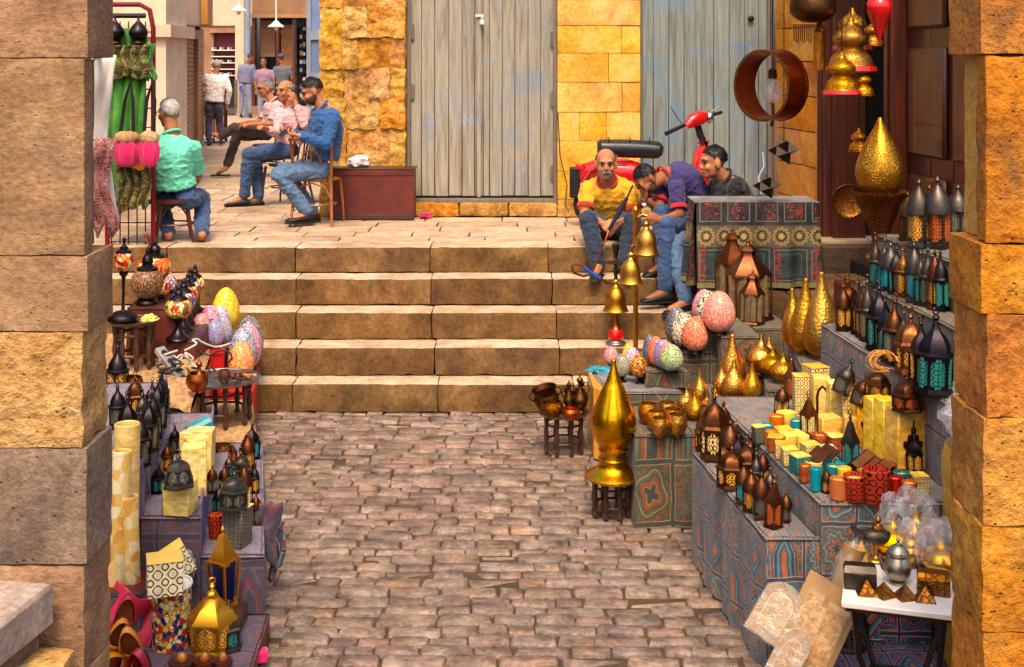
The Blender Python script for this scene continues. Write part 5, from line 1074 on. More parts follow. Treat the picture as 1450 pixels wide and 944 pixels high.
# more trinkets filling the left steps
rc = random.Random(17)
for i, (x, yb, z, h, w_, key, lab, m) in enumerate(((300, 700, ZB, 40, 16, 'arch_lantern', 'slim dark lantern beside the upright onyx slabs', {'pane': 'dim_glass'}), (225, 700, ZB, 46, 22, 'hex_lantern', 'dark lantern against the purple edge board behind the square onyx block', {'*': 'lamp_black', 'pane': 'teal_glass'}), (237, 668, ZB, 44, 20, 'square_lantern', 'brown lantern further along the purple edge board on the middle step', {'*': 'lantern_brown', 'pane': 'amber_glass'}), (248, 642, ZB, 42, 18, 'hex_lantern', 'dark lantern near the far end of the middle purple step', {'*': 'lamp_black', 'pane': 'dim_glass'}),
    (306, 765, ZA, 34, 22, 'wide_cup', 'red fretted cup beside the pierced bronze block lamp', {'cup': 'red_fret'}), (312, 728, ZA, 44, 20, 'hex_lantern', 'small teal lantern beside the edge board on the lowest purple step', {'pane': 'teal_glass'}), (318, 700, ZA, 40, 18, 'arch_lantern', 'small brown lantern beside the edge board on the lowest purple step', {}), (324, 676, ZA, 34, 16, 'square_lantern', 'little grey lantern beside the edge board on the lowest purple step', {}), (330, 656, ZA, 30, 14, 'house_lantern', 'little rust lantern at the far end of the lowest purple step', {}),
    (362, 745, ZA, 46, 16, 'arch_lantern', 'narrow dark lantern at the cobble edge of the lowest purple step', {'pane': 'dim_glass'}), (360, 700, ZA, 46, 16, 'square_lantern', 'narrow black lantern beyond the narrow dark one at the cobble edge', {'*': 'lamp_black', 'pane': 'amber_glass'}),
    (203, 612, ZC, 60, 22, 'dome_lantern', 'domed dark lantern behind the first row of dark lanterns', {'*': 'gunmetal', 'pane': 'dim_glass'}), (214, 594, ZC, 58, 20, 'hex_lantern', 'black lantern behind the domed dark one', {'*': 'lamp_black', 'pane': 'dim_glass'}), (192, 590, ZC, 62, 24, 'dome_lantern', 'bronze domed lantern at the back of the top row', {'*': 'bronze', 'pane': 'amber_glass'}))):
    put(key, x, yb, z, h, w_, lab, 'lantern' if 'lantern' in key else 'cup', mats=m or None)

# ------------------------------------------------------------------ right stall: cloth covered boxes
BXR = -.107
def stripR(x0, x1, d0, d1, k=-.115): return [(x0, d0), (x1, d0), (x1 + k * (d1 - d0), d1), (x0 + k * (d1 - d0), d1)]
Z1, Z2, Z3, Z4, Z5 = .617, .774, 1.17, 1.42, 1.68
cloth_box('lowest blue patterned cloth bench along the cobbles', stripR(1.133, 1.371, 5.66, 6.95), 0, Z1, 'kh_blue')
cloth_box('middle blue patterned cloth step holding candle cups and onyx blocks', [(1.375, 5.66), (2.016, 5.66), (1.873, 7.47), (1.167, 7.47)], 0, Z2, 'kh_blue')
cloth_box('tall pale patterned cloth step with teal glass lanterns', stripR(2.02, 2.24, 5.6, 7.64, -.08), 0, Z3, 'kh_blue')
cloth_box('upper shelf box behind the teal lanterns', stripR(2.245, 2.42, 5.6, 7.7, -.08), 0, Z4, 'kh_dark')
cloth_box('topmost shelf box carrying the grey arched lanterns', stripR(2.425, 2.8, 5.6, 7.82, -.08), 0, Z5, 'kh_dark')
cloth_box('square dark patterned cloth box under the brass bowls', [(.725, 7.45), (1.077, 7.45), (1.04, 8.1), (.70, 8.1)], 0, .551, 'kh_dark')
cloth_box('dark cloth box beside the brass bowls, under small onion vases', [(1.085, 7.5), (1.36, 7.5), (1.30, 8.2), (1.045, 8.2)], 0, .50, 'kh_dark')
cloth_box('cloth step under the tall onion vases', [(1.34, 8.25), (1.68, 8.25), (1.60, 8.75), (1.26, 8.75)], 0, .53, 'kh_dark')
cloth_box('cloth step under the flat onion vases', [(1.62, 8.1), (1.93, 8.1), (1.87, 8.6), (1.70, 8.6)], 0, .65, 'kh_dark')
cloth_box('tall dark cloth box under the two big brass gourds', [(1.80, 7.9), (2.20, 7.9), (2.14, 8.7), (1.88, 8.7)], 0, .857, 'kh_dark')
cloth_box('low cloth covered crate under the small eggs', [(.66, 8.62), (1.16, 8.62), (1.12, 9.35), (.56, 9.35)], 0, .50, 'kh_dark', 'board_grey')
cloth_box('second egg step with five eggs in a row', [(.93, 8.72), (1.22, 8.72), (1.16, 9.35), (.86, 9.35)], .502, .62, 'kh_dark')
cloth_box('third egg step with black cream and red eggs', [(1.18, 8.85), (1.43, 8.85), (1.40, 9.6), (1.17, 9.6)], 0, .72, 'kh_dark')
cloth_box('highest egg step with large rose egg', [(1.435, 8.70), (1.72, 8.70), (1.68, 9.75), (1.38, 9.75)], 0, .86, 'kh_dark')
cloth_box('cloth box under the three glass lanterns', [(1.70, 9.05), (2.02, 9.05), (1.98, 9.8), (1.69, 9.8)], 0, .84, 'kh_dark')
tq = crumple('blue_cloth', 'turquoise cloth bunched on the corner of the small egg crate', 'cloth', at(852, 524, 9.2), (.10, .06, .025), 'turquoise', 5, .5)
o = MB().add([(.56, 8.72, .02), (.64, 8.63, .02), (.55, 9.3, .02), (.56, 8.72, .50), (.64, 8.63, .50), (.55, 9.3, .50)], [(0, 1, 4, 3), (2, 0, 3, 5), (1, 2, 5, 4), (3, 4, 5), (2, 1, 0)]).obj('side_board', M['tan_wood'], smooth=False); tag(o, 'orange wooden board leaning on the side of the small egg crate', 'board')

# tables in front
zt = put('lamp_table', 866, 742, 0, 62, 72, 'low round wooden stand under the great brass lamp', 'table', 'lamp_table')
GL = smoothprof([(.165, 0), (.168, .008), (.16, .018), (.115, .045), (.09, .07), (.083, .10), (.09, .108), (.09, .118), (.082, .124), (.080, .16), (.086, .17), (.080, .18), (.094, .205), (.124, .26), (.137, .32), (.130, .39), (.104, .46), (.070, .54), (.042, .60), (.02, .67), (.014, .70)], 4) + [(.001, .702)]
proto('great_lamp', [('body', MB().lathe(GL, 44), 'brass_bright'), ('knob', MB().ell((0, 0, .71), (.016, .016, .016), 8), 'brass_bright'), ('rim_band', MB().lathe([(.163, .006), (.172, .006), (.172, .014), (.163, .016)], 40), 'brass_engraved'), ('waist_ring', MB().lathe([(.084, .165), (.090, .168), (.090, .174), (.082, .178)], 36), 'brass_engraved')])
put('great_lamp', 868, 686, zt, 172, 82, 'great polished brass flame lamp on the round wooden stand', 'lamp', 'brass_lamp')
zt = put('tray_table', 798, 650, 0, 60, 74, 'low tray table with old pots at the foot of the steps', 'table', 'tray_table')
put('pot', 778, 586, zt, 34, 48, 'wide blackened copper pot tipped on the tray table', 'pot', tilt=(.15, -.25))
put('bowl', 783, 594, zt, 22, 34, 'brass bowl before the blackened pot', 'bowl', mats={'*': 'brass_dark'}); put('bowl', 808, 596, zt, 15, 26, 'shallow copper bowl at the front of the tray table', 'bowl', mats={'*': 'copper'})
put('ewer', 822, 588, zt, 56, 34, 'tall dark ewer at the side of the tray table', 'ewer'); put('ewer', 806, 584, zt, 44, 28, 'smaller bronze ewer behind the copper bowl', 'ewer', rz=2.6); put('pot', 810, 580, zt, 26, 30, 'small dark pot between the two ewers', 'pot'); put('ewer', 826, 578, zt, 40, 24, 'slim dark ewer at the back edge of the tray table', 'ewer', rz=1.2)

# brass bowls
for (x, yb, h, w_) in ((918, 604, 30, 30), (945, 598, 26, 28), (931, 614, 29, 31), (953, 608, 26, 29), (935, 621, 27, 27), (959, 620, 31, 29)):
    put('bowl', x, yb, .551, h, w_, 'plain round brass bowl in the cluster on the square dark box', 'bowl', group='brass bowls on the dark box')
V = lambda key, x, yb, z, h, w_, lab, m=None: put(key, x, yb, z, h, w_, lab, 'vase', 'onion_vase', mats={'body': m if m and (x % 3) else ('brass_engraved' if x % 2 else 'brass_matt')})
for a in (('onion_flat', 972, 585, .50, 34, 28, 'squat brass onion vase beside the bowls'), ('onion', 991, 580, .50, 56, 26, 'slim brass onion vase behind the squat one beside the bowls', 'brass'), ('onion', 985, 598, .50, 40, 32, 'round brass onion vase at the front beside the bowls'), ('onion_flat', 1001, 588, .50, 30, 20, 'tiny pale brass onion vase between the slim and pointed ones'), ('onion', 1013, 603, .50, 58, 30, 'pointed brass onion vase next to the tall brown lantern', 'brass'),
          ('gourd', 1036, 563, .53, 86, 42, 'tallest brass onion vase on the step above the brown lanterns'), ('onion', 1022, 566, .53, 52, 26, 'narrow brass vase half hidden beside the tallest onion vase', 'brass'), ('onion', 1038, 571, .53, 60, 36, 'round bellied brass onion vase before the tallest one'), ('onion', 1065, 574, .53, 56, 32, 'brass onion vase standing alone at the step corner', 'brass'),
          ('onion_flat', 1076, 533, .65, 58, 44, 'flat brass onion vase at the back of the upper step', 'brass'), ('onion_flat', 1093, 538, .65, 46, 40, 'pale flat brass onion vase in the middle of the upper step'), ('onion_flat', 1108, 546, .65, 44, 40, 'flat brass onion vase at the front of the upper step'),
          ('gourd', 1138, 505, .857, 108, 44, 'slimmer of the two big brass gourds'), ('gourd', 1164, 513, .857, 124, 54, 'fattest big brass gourd beside the teal lanterns', 'brass_matt')): V(*a)
# eggs on the right
S = lambda x, yb, h, w_, col, lab: put('egg_stand', x, yb, .50, h, w_, lab, 'egg lamp', mats={'shell': EGG[col]})
for a in ((865, 524, 32, 22, 'coral', 'little coral egg on black stand by the turquoise cloth'), (881, 543, 40, 24, 'olive', 'little olive egg on black stand'), (890, 522, 34, 18, 'yellow', 'little yellow egg on black stand behind the lilac one'), (896, 533, 40, 24, 'lilac', 'little lilac and white egg on black stand'), (906, 545, 40, 26, 'sun', 'little yellow and red egg on black stand')): S(*a)
for a in ((921, 519, .62, 44, 22, 'black', 'white and black mosaic egg, hindmost in the row of five'), (930, 522, .62, 44, 24, 'red', 'orange red mosaic egg in the row of five'), (938, 525, .62, 43, 24, 'blue', 'blue mosaic egg in the row of five'), (945, 528, .62, 42, 26, 'coral', 'coral mosaic egg in the row of five'), (951, 530, .62, 40, 34, 'green', 'green and yellow mosaic egg, foremost in the row of five'),
          (958, 491, .72, 54, 34, 'black', 'black mosaic egg on the third egg step'), (969, 497, .72, 52, 38, 'cream', 'cream and black mosaic egg beside the black one'), (984, 503, .72, 52, 38, 'red', 'fiery red mosaic egg on the third egg step'),
          (996, 464, .86, 52, 34, 'pink', 'dark pink mosaic egg on the highest egg step'), (1005, 470, .86, 56, 40, 'cream', 'cream mosaic egg behind the large rose one'), (1018, 477, .86, 62, 46, 'rose', 'large rose red mosaic egg on the highest egg step')): E(*a)
# glass lanterns
put('glass_lantern', 1037, 442, .84, 118, 48, 'tall dusty glass lantern with copper frame, behind the broad one', 'lantern'); put('glass_lantern', 1061, 456, .84, 114, 62, 'broad dusty glass lantern with copper frame', 'lantern'); put('glass_lantern', 1064, 461, .84, 76, 34, 'small dusty glass lantern in front of the broad one', 'lantern')

# lanterns on the low bench
LN = lambda key, x, yb, z, h, w_, lab, **m: put(key, x, yb, z, h, w_, lab, 'lantern', mats=m or None, rz=.15)
LN('dome_lantern', 1013, 655, Z1, 104, 40, 'tall brown domed lantern with cream fretwork beside the brass vases', pane='cream_fret'); LN('arch_lantern', 1033, 668, Z1, 70, 34, 'dark arched lantern beside the tall brown domed one')
LN('dome_lantern', 1036, 695, Z1, 66, 40, 'squat domed lantern with amber panes on the low bench'); LN('dome_lantern', 1058, 684, Z1, 62, 36, 'squat domed dark lantern behind the amber paned one', pane='dim_glass')
LN('arch_lantern', 1052, 716, Z1, 58, 26, 'arched lantern with turquoise side in the row of three on the low bench', pane='turquoise'); LN('arch_lantern', 1064, 727, Z1, 60, 28, 'brown arched lantern, middle of the row of three on the low bench'); LN('arch_lantern', 1078, 738, Z1, 66, 30, 'dark arched lantern next to the rust coloured one', pane='dim_glass')
LN('house_lantern', 1095, 751, Z1, 76, 30, 'rust coloured house lantern at the front corner of the low bench')
# candle cups and boxes on the middle step
def cup(x, yb, h, w_, lab, key='cup', **m): put(key, x, yb, Z2, h, w_, lab, 'candle cup', mats=m or None)
cup(1241, 716, 48, 40, 'large openwork dark red candle cup', 'wide_cup', cup='red_fret', wax='red_fret'); cup(1211, 712, 36, 32, 'red fretted cup with yellow candle beside the large openwork one', 'wide_cup', cup='red_fret'); cup(1187, 710, 30, 26, 'smooth orange glass candle cup at the corner of the middle step')
cup(1156, 697, 32, 18, 'turquoise enamel candle cup', glass='turquoise'); cup(1140, 684, 24, 18, 'orange fretted cup beside the turquoise one', glass='rust_glass'); cup(1152, 676, 20, 24, 'low yellow candle behind the orange fretted cup', glass='wax')
cup(1133, 672, 26, 24, 'pale green fretted candle box', 'fret_box', box='teal_glass'); cup(1118, 660, 24, 22, 'amber fretted candle box beside the pale green one', 'fret_box'); cup(1107, 650, 22, 20, 'small cream fretted candle box', 'fret_box'); cup(1099, 641, 22, 22, 'rust red fretted candle box', 'fret_box', box='rust_glass')
cup(1086, 620, 18, 18, 'small turquoise cup at the far end of the middle step', glass='turquoise'); cup(1100, 612, 22, 22, 'orange glass cup at the far end of the middle step'); cup(1114, 608, 22, 28, 'wide yellow candle at the far end of the middle step', 'wide_cup', cup='wax'); cup(1128, 616, 20, 18, 'small turquoise cup between the wide yellow candle and the brown spire lantern', glass='turquoise'); cup(1122, 634, 18, 34, 'flat yellow candle block in the middle of the candle boxes', 'onyx_block', block='wax')
cup(1196, 672, 16, 26, 'low turquoise tray behind the orange cups', 'onyx_block', block='turquoise'); cup(1212, 694, 18, 34, 'flat yellow candle block behind the red cups', 'onyx_block', block='wax'); cup(1168, 650, 14, 30, 'white fretted tile box lying open', 'fret_box', box='white_fret', rim='white_fret'); cup(1075, 628, 24, 16, 'dark arched little lantern cup', 'fret_box', box='dim_glass')
cup(1094, 634, 18, 16, 'brown glass cup beside the dark arched lantern cup', glass='rust_glass')
for i, (x, yb, lab) in enumerate(((1176, 664, 'white fretted box tilted beside the spire lantern'), (1163, 668, 'teal fretted box tilted beside the white one'))):
    put('fret_box', x, yb, Z2, 30, 26, lab, 'box', 'tilted_box', mats={'box': ['white_fret', 'teal_glass'][i], 'rim': 'lantern_brown'}, tilt=(.3, -.5), rz=.5)
for i, (x, yb, lab) in enumerate(((1222, 676, 'dark pierced arched box tipped over, leftmost of three beside the openwork cup'), (1234, 686, 'dark pierced arched box tipped over, in the middle of three'), (1245, 690, 'dark pierced box with cream inlay tipped above the openwork cup'))):
    put('chest', x, yb, Z2, 34, 40, lab, 'box', 'tilted_box', mats={'box': ['dim_glass', 'red_fret', 'cream_fret'][i], 'lid': 'lantern_brown'}, tilt=(.5, -.45), rz=.5)
LN('house_lantern', 1204, 674, Z2, 92, 28, 'dark spire lantern with teal panes standing among the candle boxes', **{'*': 'gunmetal', 'pane': 'teal_glass'}); LN('house_lantern', 1146, 622, Z2, 66, 28, 'brown spire lantern behind the wide yellow candle', pane='cream_fret'); LN('arch_lantern', 1170, 700, Z2, 36, 16, 'tiny dark lantern between turquoise and orange cups')
# onyx blocks
B_ = lambda key, x, yb, h, w_, lab, m=None: put(key, x, yb, Z2, h, w_, lab, 'onyx block', mats=m, rz=.12)
zt = B_('hand_block', 1281, 668, 86, 48, 'broad yellow onyx block with iron hand ornament'); LN('dome_lantern', 1285, 585, zt, 54, 42, 'brown domed lantern standing on the hand ornament block', pane='rust_glass')
B_('arch_block', 1241, 648, 84, 28, 'yellow onyx block with iron arch beside the hand ornament block'); B_('arch_block', 1256, 656, 90, 26, 'tall narrow onyx block squeezed between arch and hand blocks', {'arch_ornament': 'brass_dark'}); B_('hand_block', 1228, 634, 74, 26, 'narrow yellow onyx block with small hand ornament')
zt2 = B_('onyx_block', 1242, 622, 74, 34, 'plain yellow onyx block under the arched amber lantern'); LN('dome_lantern', 1243, 564, zt2, 44, 34, 'brown lantern with arched amber panes on the plain onyx block')
B_('onyx_block', 1218, 622, 62, 24, 'plain yellow onyx block behind the narrow hand block'); B_('fret_block', 1202, 612, 68, 20, 'fretted onyx pillar beside the dark spire lantern'); B_('onyx_block', 1184, 606, 64, 28, 'plain pale onyx block under the leaning dark lantern', {'*': 'onyx'}); B_('arch_block', 1163, 600, 66, 24, 'onyx block with dark arch in the back row'); B_('fret_block', 1134, 590, 58, 22, 'fretted cream lamp block at the far end of the back row'); B_('fret_block', 1154, 582, 62, 30, 'broad fretted cream lamp block in the back row'); B_('onyx_block', 1172, 622, 30, 32, 'low yellow onyx cube before the back row'); B_('onyx_block', 1206, 630, 40, 22, 'short onyx block before the fretted pillar')
put('square_lantern', 1190, 560, .98, 52, 30, 'dark lantern leaning over on the pale onyx block', 'lantern', mats={'pane': 'dim_glass'}, tilt=(0, .35)); put('square_lantern', 1216, 576, .98, 48, 30, 'brown lantern leaning beside the dark leaning one', 'lantern', mats={'*': 'lantern_brown', 'pane': 'dim_glass'}, tilt=(.1, .25))
# teal lantern ranks
for (key, x, yb, z, h, w_, lab, m) in (
    ('hex_lantern', 1321, 562, Z3, 124, 50, 'large black hexagonal lantern with amber and teal panes, nearest the gate pillar', {}), ('dome_lantern', 1291, 534, Z3, 96, 44, 'bronze domed lantern with bright teal and gold panes', {'*': 'lantern_copper', 'pane': 'amber_glass'}), ('square_lantern', 1264, 518, Z3, 100, 34, 'dark square lantern between the bronze domed and teal hexagonal ones', {'*': 'lantern_brown', 'pane': 'dim_glass'}),
    ('hex_lantern', 1245, 498, Z3, 100, 34, 'black hexagonal lantern with deep teal panes', {}), ('square_lantern', 1229, 486, Z3, 96, 26, 'grey square lantern with fretted side beside the deep teal one', {'pane': 'dim_glass'}), ('square_lantern', 1216, 476, Z3, 84, 22, 'narrow black lantern with gold side', {'*': 'lamp_black', 'pane': 'amber_glass'}), ('dome_lantern', 1204, 464, Z3, 74, 34, 'brown domed lantern with amber panes beside the fattest gourd', {}),
    ('square_lantern', 1240, 408, Z4, 78, 22, 'small grey teal lantern under the brass pedestal', {}), ('arch_lantern', 1262, 414, Z4, 70, 32, 'round topped lantern with bright turquoise pane', {'*': 'gunmetal', 'pane': 'turquoise'}), ('square_lantern', 1279, 422, Z4, 76, 24, 'brass coloured square lantern on the upper shelf', {'*': 'brass_dark', 'pane': 'amber_glass'}), ('arch_lantern', 1295, 430, Z4, 86, 28, 'tall arched lantern with turquoise pane on the upper shelf', {'*': 'gunmetal', 'pane': 'turquoise'}),
    ('square_lantern', 1313, 436, Z4, 92, 26, 'grey square lantern with leaf fretwork on the upper shelf', {'pane': 'dim_glass'}), ('square_lantern', 1333, 442, Z4, 94, 26, 'dark square lantern tight against the gate pillar on the upper shelf', {'*': 'lamp_black', 'pane': 'teal_glass'}),
    ('arch_lantern', 1299, 352, Z5, 98, 38, 'grey arched lantern with gold fretwork on the topmost shelf', {'*': 'gunmetal', 'pane': 'amber_glass'}), ('arch_lantern', 1328, 354, Z5, 104, 42, 'large grey arched lantern with rust panes on the topmost shelf', {'*': 'gunmetal', 'pane': 'rust_glass'}), ('arch_lantern', 1356, 336, Z5, 74, 34, 'small grey arched lantern beside the rust paned one, by the gate pillar', {'*': 'gunmetal', 'pane': 'dim_glass'})):
    put(key, x, yb, z, h, w_, lab, 'lantern', mats=m or None, rz=.12)
bn = MB(); rc = random.Random(3)
for k in range(14):
    c = at(1250 + rc.uniform(-6, 6), 505, 6.28); r_ = rc.uniform(.04, .07); bn.tube([c + Vector((r_ * math.cos(a), .01 * math.sin(3 * a + k), r_ * .8 * math.sin(a) - .02)) for a in [i * math.pi / 8 for i in range(14)]], .0022, 4)
tag(bn.obj('straw_bundle', M['tan_wood']), 'loose coil of straw string hanging under the teal lanterns', 'string')

# brass flame lamp on its tall dish
pb = at(1246, 440, 8.6); t = thing('brass_flame_lamp', 'tall engraved brass flame lamp on a pedestal dish before the dark doorway', 'lamp', (pb.x, pb.y, 1.22)); s_ = F / 8.6
t.scale = (1.12, 1.12, 1.0); zz = lambda y: EYE - (y - HY) / s_ - 1.22
MB().lathe(smoothprof([(.12, 0), (.12, .02), (.07, .05), (.045, zz(400)), (.05, zz(385)), (.075, zz(372)), (.075, zz(362)), (.05, zz(352)), (.05, zz(335)), (.085, zz(312)), (.13, zz(290)), (.165, zz(276)), (.175, zz(270))], 4) + [(.165, zz(270)), (.12, zz(280)), (.001, zz(282))], 32).obj('pedestal_dish', M['brass_dark'], t)
MB().lathe(smoothprof([(.001, zz(281)), (.06, zz(280)), (.12, zz(266)), (.145, zz(246)), (.135, zz(228)), (.10, zz(208)), (.06, zz(190)), (.028, zz(176)), (.01, zz(166))], 4), 32).obj('flame_body', M['brass_engraved'], t)
MB().lathe([(.08, zz(366)), (.085, zz(364)), (.08, zz(360))], 24).obj('stem_ring', M['brass_bright'], t)
cloth_box('dark plinth under the tall brass pedestal', [(2.26, 8.4), (2.74, 8.4), (2.72, 8.85), (2.24, 8.85)], 0, 1.22, 'maroon', 'dark_wood', cat='plinth', name='plinth')

# square table with tea ware in the foreground
ZT = .62; tq = thing('folding_table', 'square white topped folding table with iron legs', 'table', (1.557, 5.115, 0)); tq.rotation_euler = (0, 0, -.30)
MB().box((0, 0, ZT - .012), (.43, .43, .024), ch=.004, rz=0).obj('table_top', M['tray_white'], tq); MB().box((0, 0, ZT - .032), (.40, .40, .014), rz=0).obj('rim_band', M['bronze'], tq, smooth=False)
for sx in (-1, 1):
    for sy in (-1, 1): MB().tube([(sx * .17, sy * .17, ZT - .03), (sx * .15, sy * .15, ZT * .62), (sx * .1, sy * .1, ZT * .4), (sx * .17, sy * .17, ZT * .18), (sx * .21, sy * .21, 0)], .012, 7).obj('leg', M['iron'], tq)
st_ = MB()
for a, b in (((-1, -1), (1, -1)), ((1, -1), (1, 1)), ((1, 1), (-1, 1)), ((-1, 1), (-1, -1))): st_.tube([(a[0] * .1, a[1] * .1, ZT * .4), (b[0] * .1, b[1] * .1, ZT * .4)], .008, 6)
st_.obj('stretcher', M['iron'], tq)
proto('teapot', [('body', MB().lathe(smoothprof([(.03, .02), (.05, .022), (.075, .05), (.08, .085), (.066, .115), (.06, .125), (.066, .135), (.064, .14)], 4), 32, flute=(16, .012)), 'tin'), ('lid', MB().lathe(smoothprof([(.066, .14), (.062, .15), (.035, .175), (.012, .182), (.008, .19), (.014, .2), (.006, .212), (.001, .215)], 3), 28), 'tin'), ('spout', MB().tube([(-.07, 0, .06), (-.10, 0, .08), (-.115, 0, .115), (-.13, 0, .125)], [.016, .012, .009, .008], 8), 'tin'), ('handle', MB().tube([(.065, 0, .125), (.10, 0, .13), (.118, 0, .10), (.10, 0, .065), (.075, 0, .06)], .007, 7), 'tin'), ('foot', MB().lathe([(.05, 0), (.052, .004), (.03, .02)], 20), 'tin')])
proto('oil_lamp', [('bowl', MB().lathe(smoothprof([(.015, .07), (.05, .08), (.06, .10), (.045, .12), (.02, .128)], 3), 26, T=Matrix.Diagonal((1.5, 1, 1, 1))), 'gunmetal'), ('spout', MB().tube([(-.07, 0, .10), (-.12, 0, .115), (-.155, 0, .135)], [.022, .014, .009], 8), 'gunmetal'), ('handle', MB().tube([(.08, 0, .105), (.12, 0, .13), (.135, 0, .17), (.115, 0, .185), (.105, 0, .165)], .007, 7), 'gunmetal'), ('lid', MB().lathe(smoothprof([(.035, .126), (.03, .14), (.012, .15), (.02, .165), (.006, .18), (.001, .185)], 3), 20), 'brass_dark'), ('foot', MB().lathe(smoothprof([(.045, 0), (.045, .006), (.012, .02), (.01, .05), (.02, .072)], 3), 20), 'brass')])
put('teapot', 1271, 836, ZT, 66, 62, 'round tin teapot on the square white table', 'teapot'); put('oil_lamp', 1240, 806, ZT, 70, 76, 'black and gold oil lamp with curled handle on the square white table', 'oil lamp')
put('chest', 1218, 838, ZT, 32, 46, 'grey metal casket at the left of the square white table', 'casket', rz=-.1); put('chest', 1322, 846, ZT, 30, 46, 'grey metal casket under the plastic wrapped bird dish', 'casket', rz=-.15, mats={'*': 'brass_dark'})
for i, x in enumerate((1227, 1252, 1282, 1310)): put('pyramid', x, 845 + i * 3, ZT, 20, 28, 'small bronze pyramid on the white table, ' + ['before the grey casket', 'second from the grey casket', 'before the tin teapot', 'before the dark bronze casket'][i], 'pyramid', rz=.1, group='bronze pyramids on the white table')
def wrapped(label, x, yb, z, h, w_, seed, key='onion_flat', mt='brass_bright'):
    d = F * (EYE - z) / (yb - HY) + .05; s = F / d; p = Vector(((x - CX) / s, d, z)); t = thing('wrapped_ware', label, 'wrapped brass', p)
    ps, hh, ww = PROTO[key]
    for nm, me, l, r in ps:
        c = link(nm, me, t, l * 1.0, r); k = (h / s) * .72 / hh; c.scale = (k, k, k); c.location = l * k; setmat(c, M[mt])
    crumple('plastic_wrap', '', '', (0, 0, h / s / 2), (w_ / s / 2, w_ / s / 2.4, h / s / 2), 'film', seed, .28, 22, None, t)
wrapped('plastic wrapped brass jug at the back of the white table', 1265, 795, ZT, 88, 46, 2); wrapped('tallest plastic wrapped brass vase behind the white table', 1297, 785, ZT, 88, 62, 5, 'onion'); wrapped('plastic wrapped brass teapot in the middle of the white table', 1290, 806, ZT, 66, 44, 9, 'teapot', 'brass_bright'); wrapped('plastic wrapped brass bird dish beside the gate pillar', 1332, 818, ZT, 74, 70, 12, 'onion_flat'); wrapped('small plastic wrapped brass cup beside the bird dish', 1318, 790, ZT, 62, 34, 15, 'cup')
tag(MB().prism(4, [(.06, 0), (.004, .09)], c=at(1220, 795, 5.62), rot=.4).obj('gilt_cone', M['onyx_warm'], smooth=False), 'yellow pyramid lamp behind the black oil lamp', 'pyramid lamp')
cyl = thing('wrapped_cylinder', 'paper cylinder lamp in clear wrap leaning behind the grey casket', 'wrapped lamp', at(1186, 850, 5.62)); cyl.rotation_euler = (0, .32, 0)
MB().lathe([(.045, 0), (.05, .004), (.05, .25), (.046, .252), (.042, .24), (.001, .2)], 22).obj('paper_shell', M['paper'], cyl); crumple('plastic_wrap', '', '', (0, 0, .13), (.062, .06, .15), 'film', 21, .15, 18, None, cyl)
cloth_box('low bright blue cloth box under the white folding table', [(1.24, 5.30), (1.86, 5.30), (1.86, 5.64), (1.24, 5.64)], 0, .16, 'kh_bright', 'kh_bright')
cloth_box('bright blue cloth panel box behind the folding table legs', [(1.44, 5.64), (1.86, 5.64), (1.86, 5.655), (1.44, 5.655)], 0, .42, 'kh_bright', 'kh_bright')
put('hex_lantern', 1178, 905, .16, 82, 40, 'dark hexagonal lantern beside the leaning wrapped frames', 'lantern', mats={'pane': 'teal_glass'}); put('dome_lantern', 1205, 925, .16, 78, 48, 'squat dark lantern with green panes under the white table', 'lantern', mats={'*': 'gunmetal', 'pane': 'dim_glass'})
# wrapped frames leaning on the bench end
cloth_box('low pale box under the leaning wrapped frames', [(.97, 5.2), (1.22, 5.2), (1.22, 5.5), (.97, 5.5)], 0, .10, 'kh_blue')
M['paper_pale'] = plain('pale_paper', C(196, 166, 124), .6, 0, .05, 8, .3, .4, .01)
def wrapped_picture(label, x, y, d, w_, h, lean, turn, roll, arch=False):
    p = at(x, y, d); t = thing('wrapped_picture', label, 'wrapped picture', p); t.rotation_euler = Euler((lean, roll, turn), 'XYZ')
    pts = [(-w_ / 2, 0), (w_ / 2, 0), (w_ / 2, h * .7)] + [(w_ / 2 * math.cos(a), h * .7 + h * .3 * math.sin(a)) for a in [i * math.pi / 10 for i in range(1, 10)]] + [(-w_ / 2, h * .7)] if arch else [(-w_ / 2, 0), (w_ / 2, 0), (w_ / 2, h), (-w_ / 2, h)]
    MB().plate(pts, .02).obj('board', M['paper'], t, smooth=False); cx, cz = 0, h / 2
    MB().plate([(a * .66, (b - cz) * .70 + cz) for a, b in pts], .004, Matrix.Translation((0, -.0125, 0))).obj('mirror_panel', M['paper_pale'], t, smooth=False)
    MB().plate([(a * .60, (b - cz) * .62 + cz) for a, b in pts], .003, Matrix.Translation((0, -.0165, 0))).obj('label_sheet', M['sack'], t, smooth=False)
    if arch: MB().plate([(a * 1.05, (b - cz) * 1.04 + cz) for a, b in pts], .044).obj('plastic_wrap', M['film'], t, smooth=False)
wrapped_picture('arched frame in crinkled plastic, lowest of the leaning wrapped frames', 1080, 902, 5.42, .17, .24, -.35, -.5, .45, True); wrapped_picture('tall brown wrapped board leaning on the low bench end', 1112, 955, 5.36, .17, .43, -.3, -.5, .38); wrapped_picture('wrapped mirror panel beside the tall brown board', 1142, 965, 5.33, .14, .40, -.25, -.5, .38); wrapped_picture('small arched wrapped frame before the tall brown board', 1095, 970, 5.26, .12, .25, -.3, -.5, .45, True)
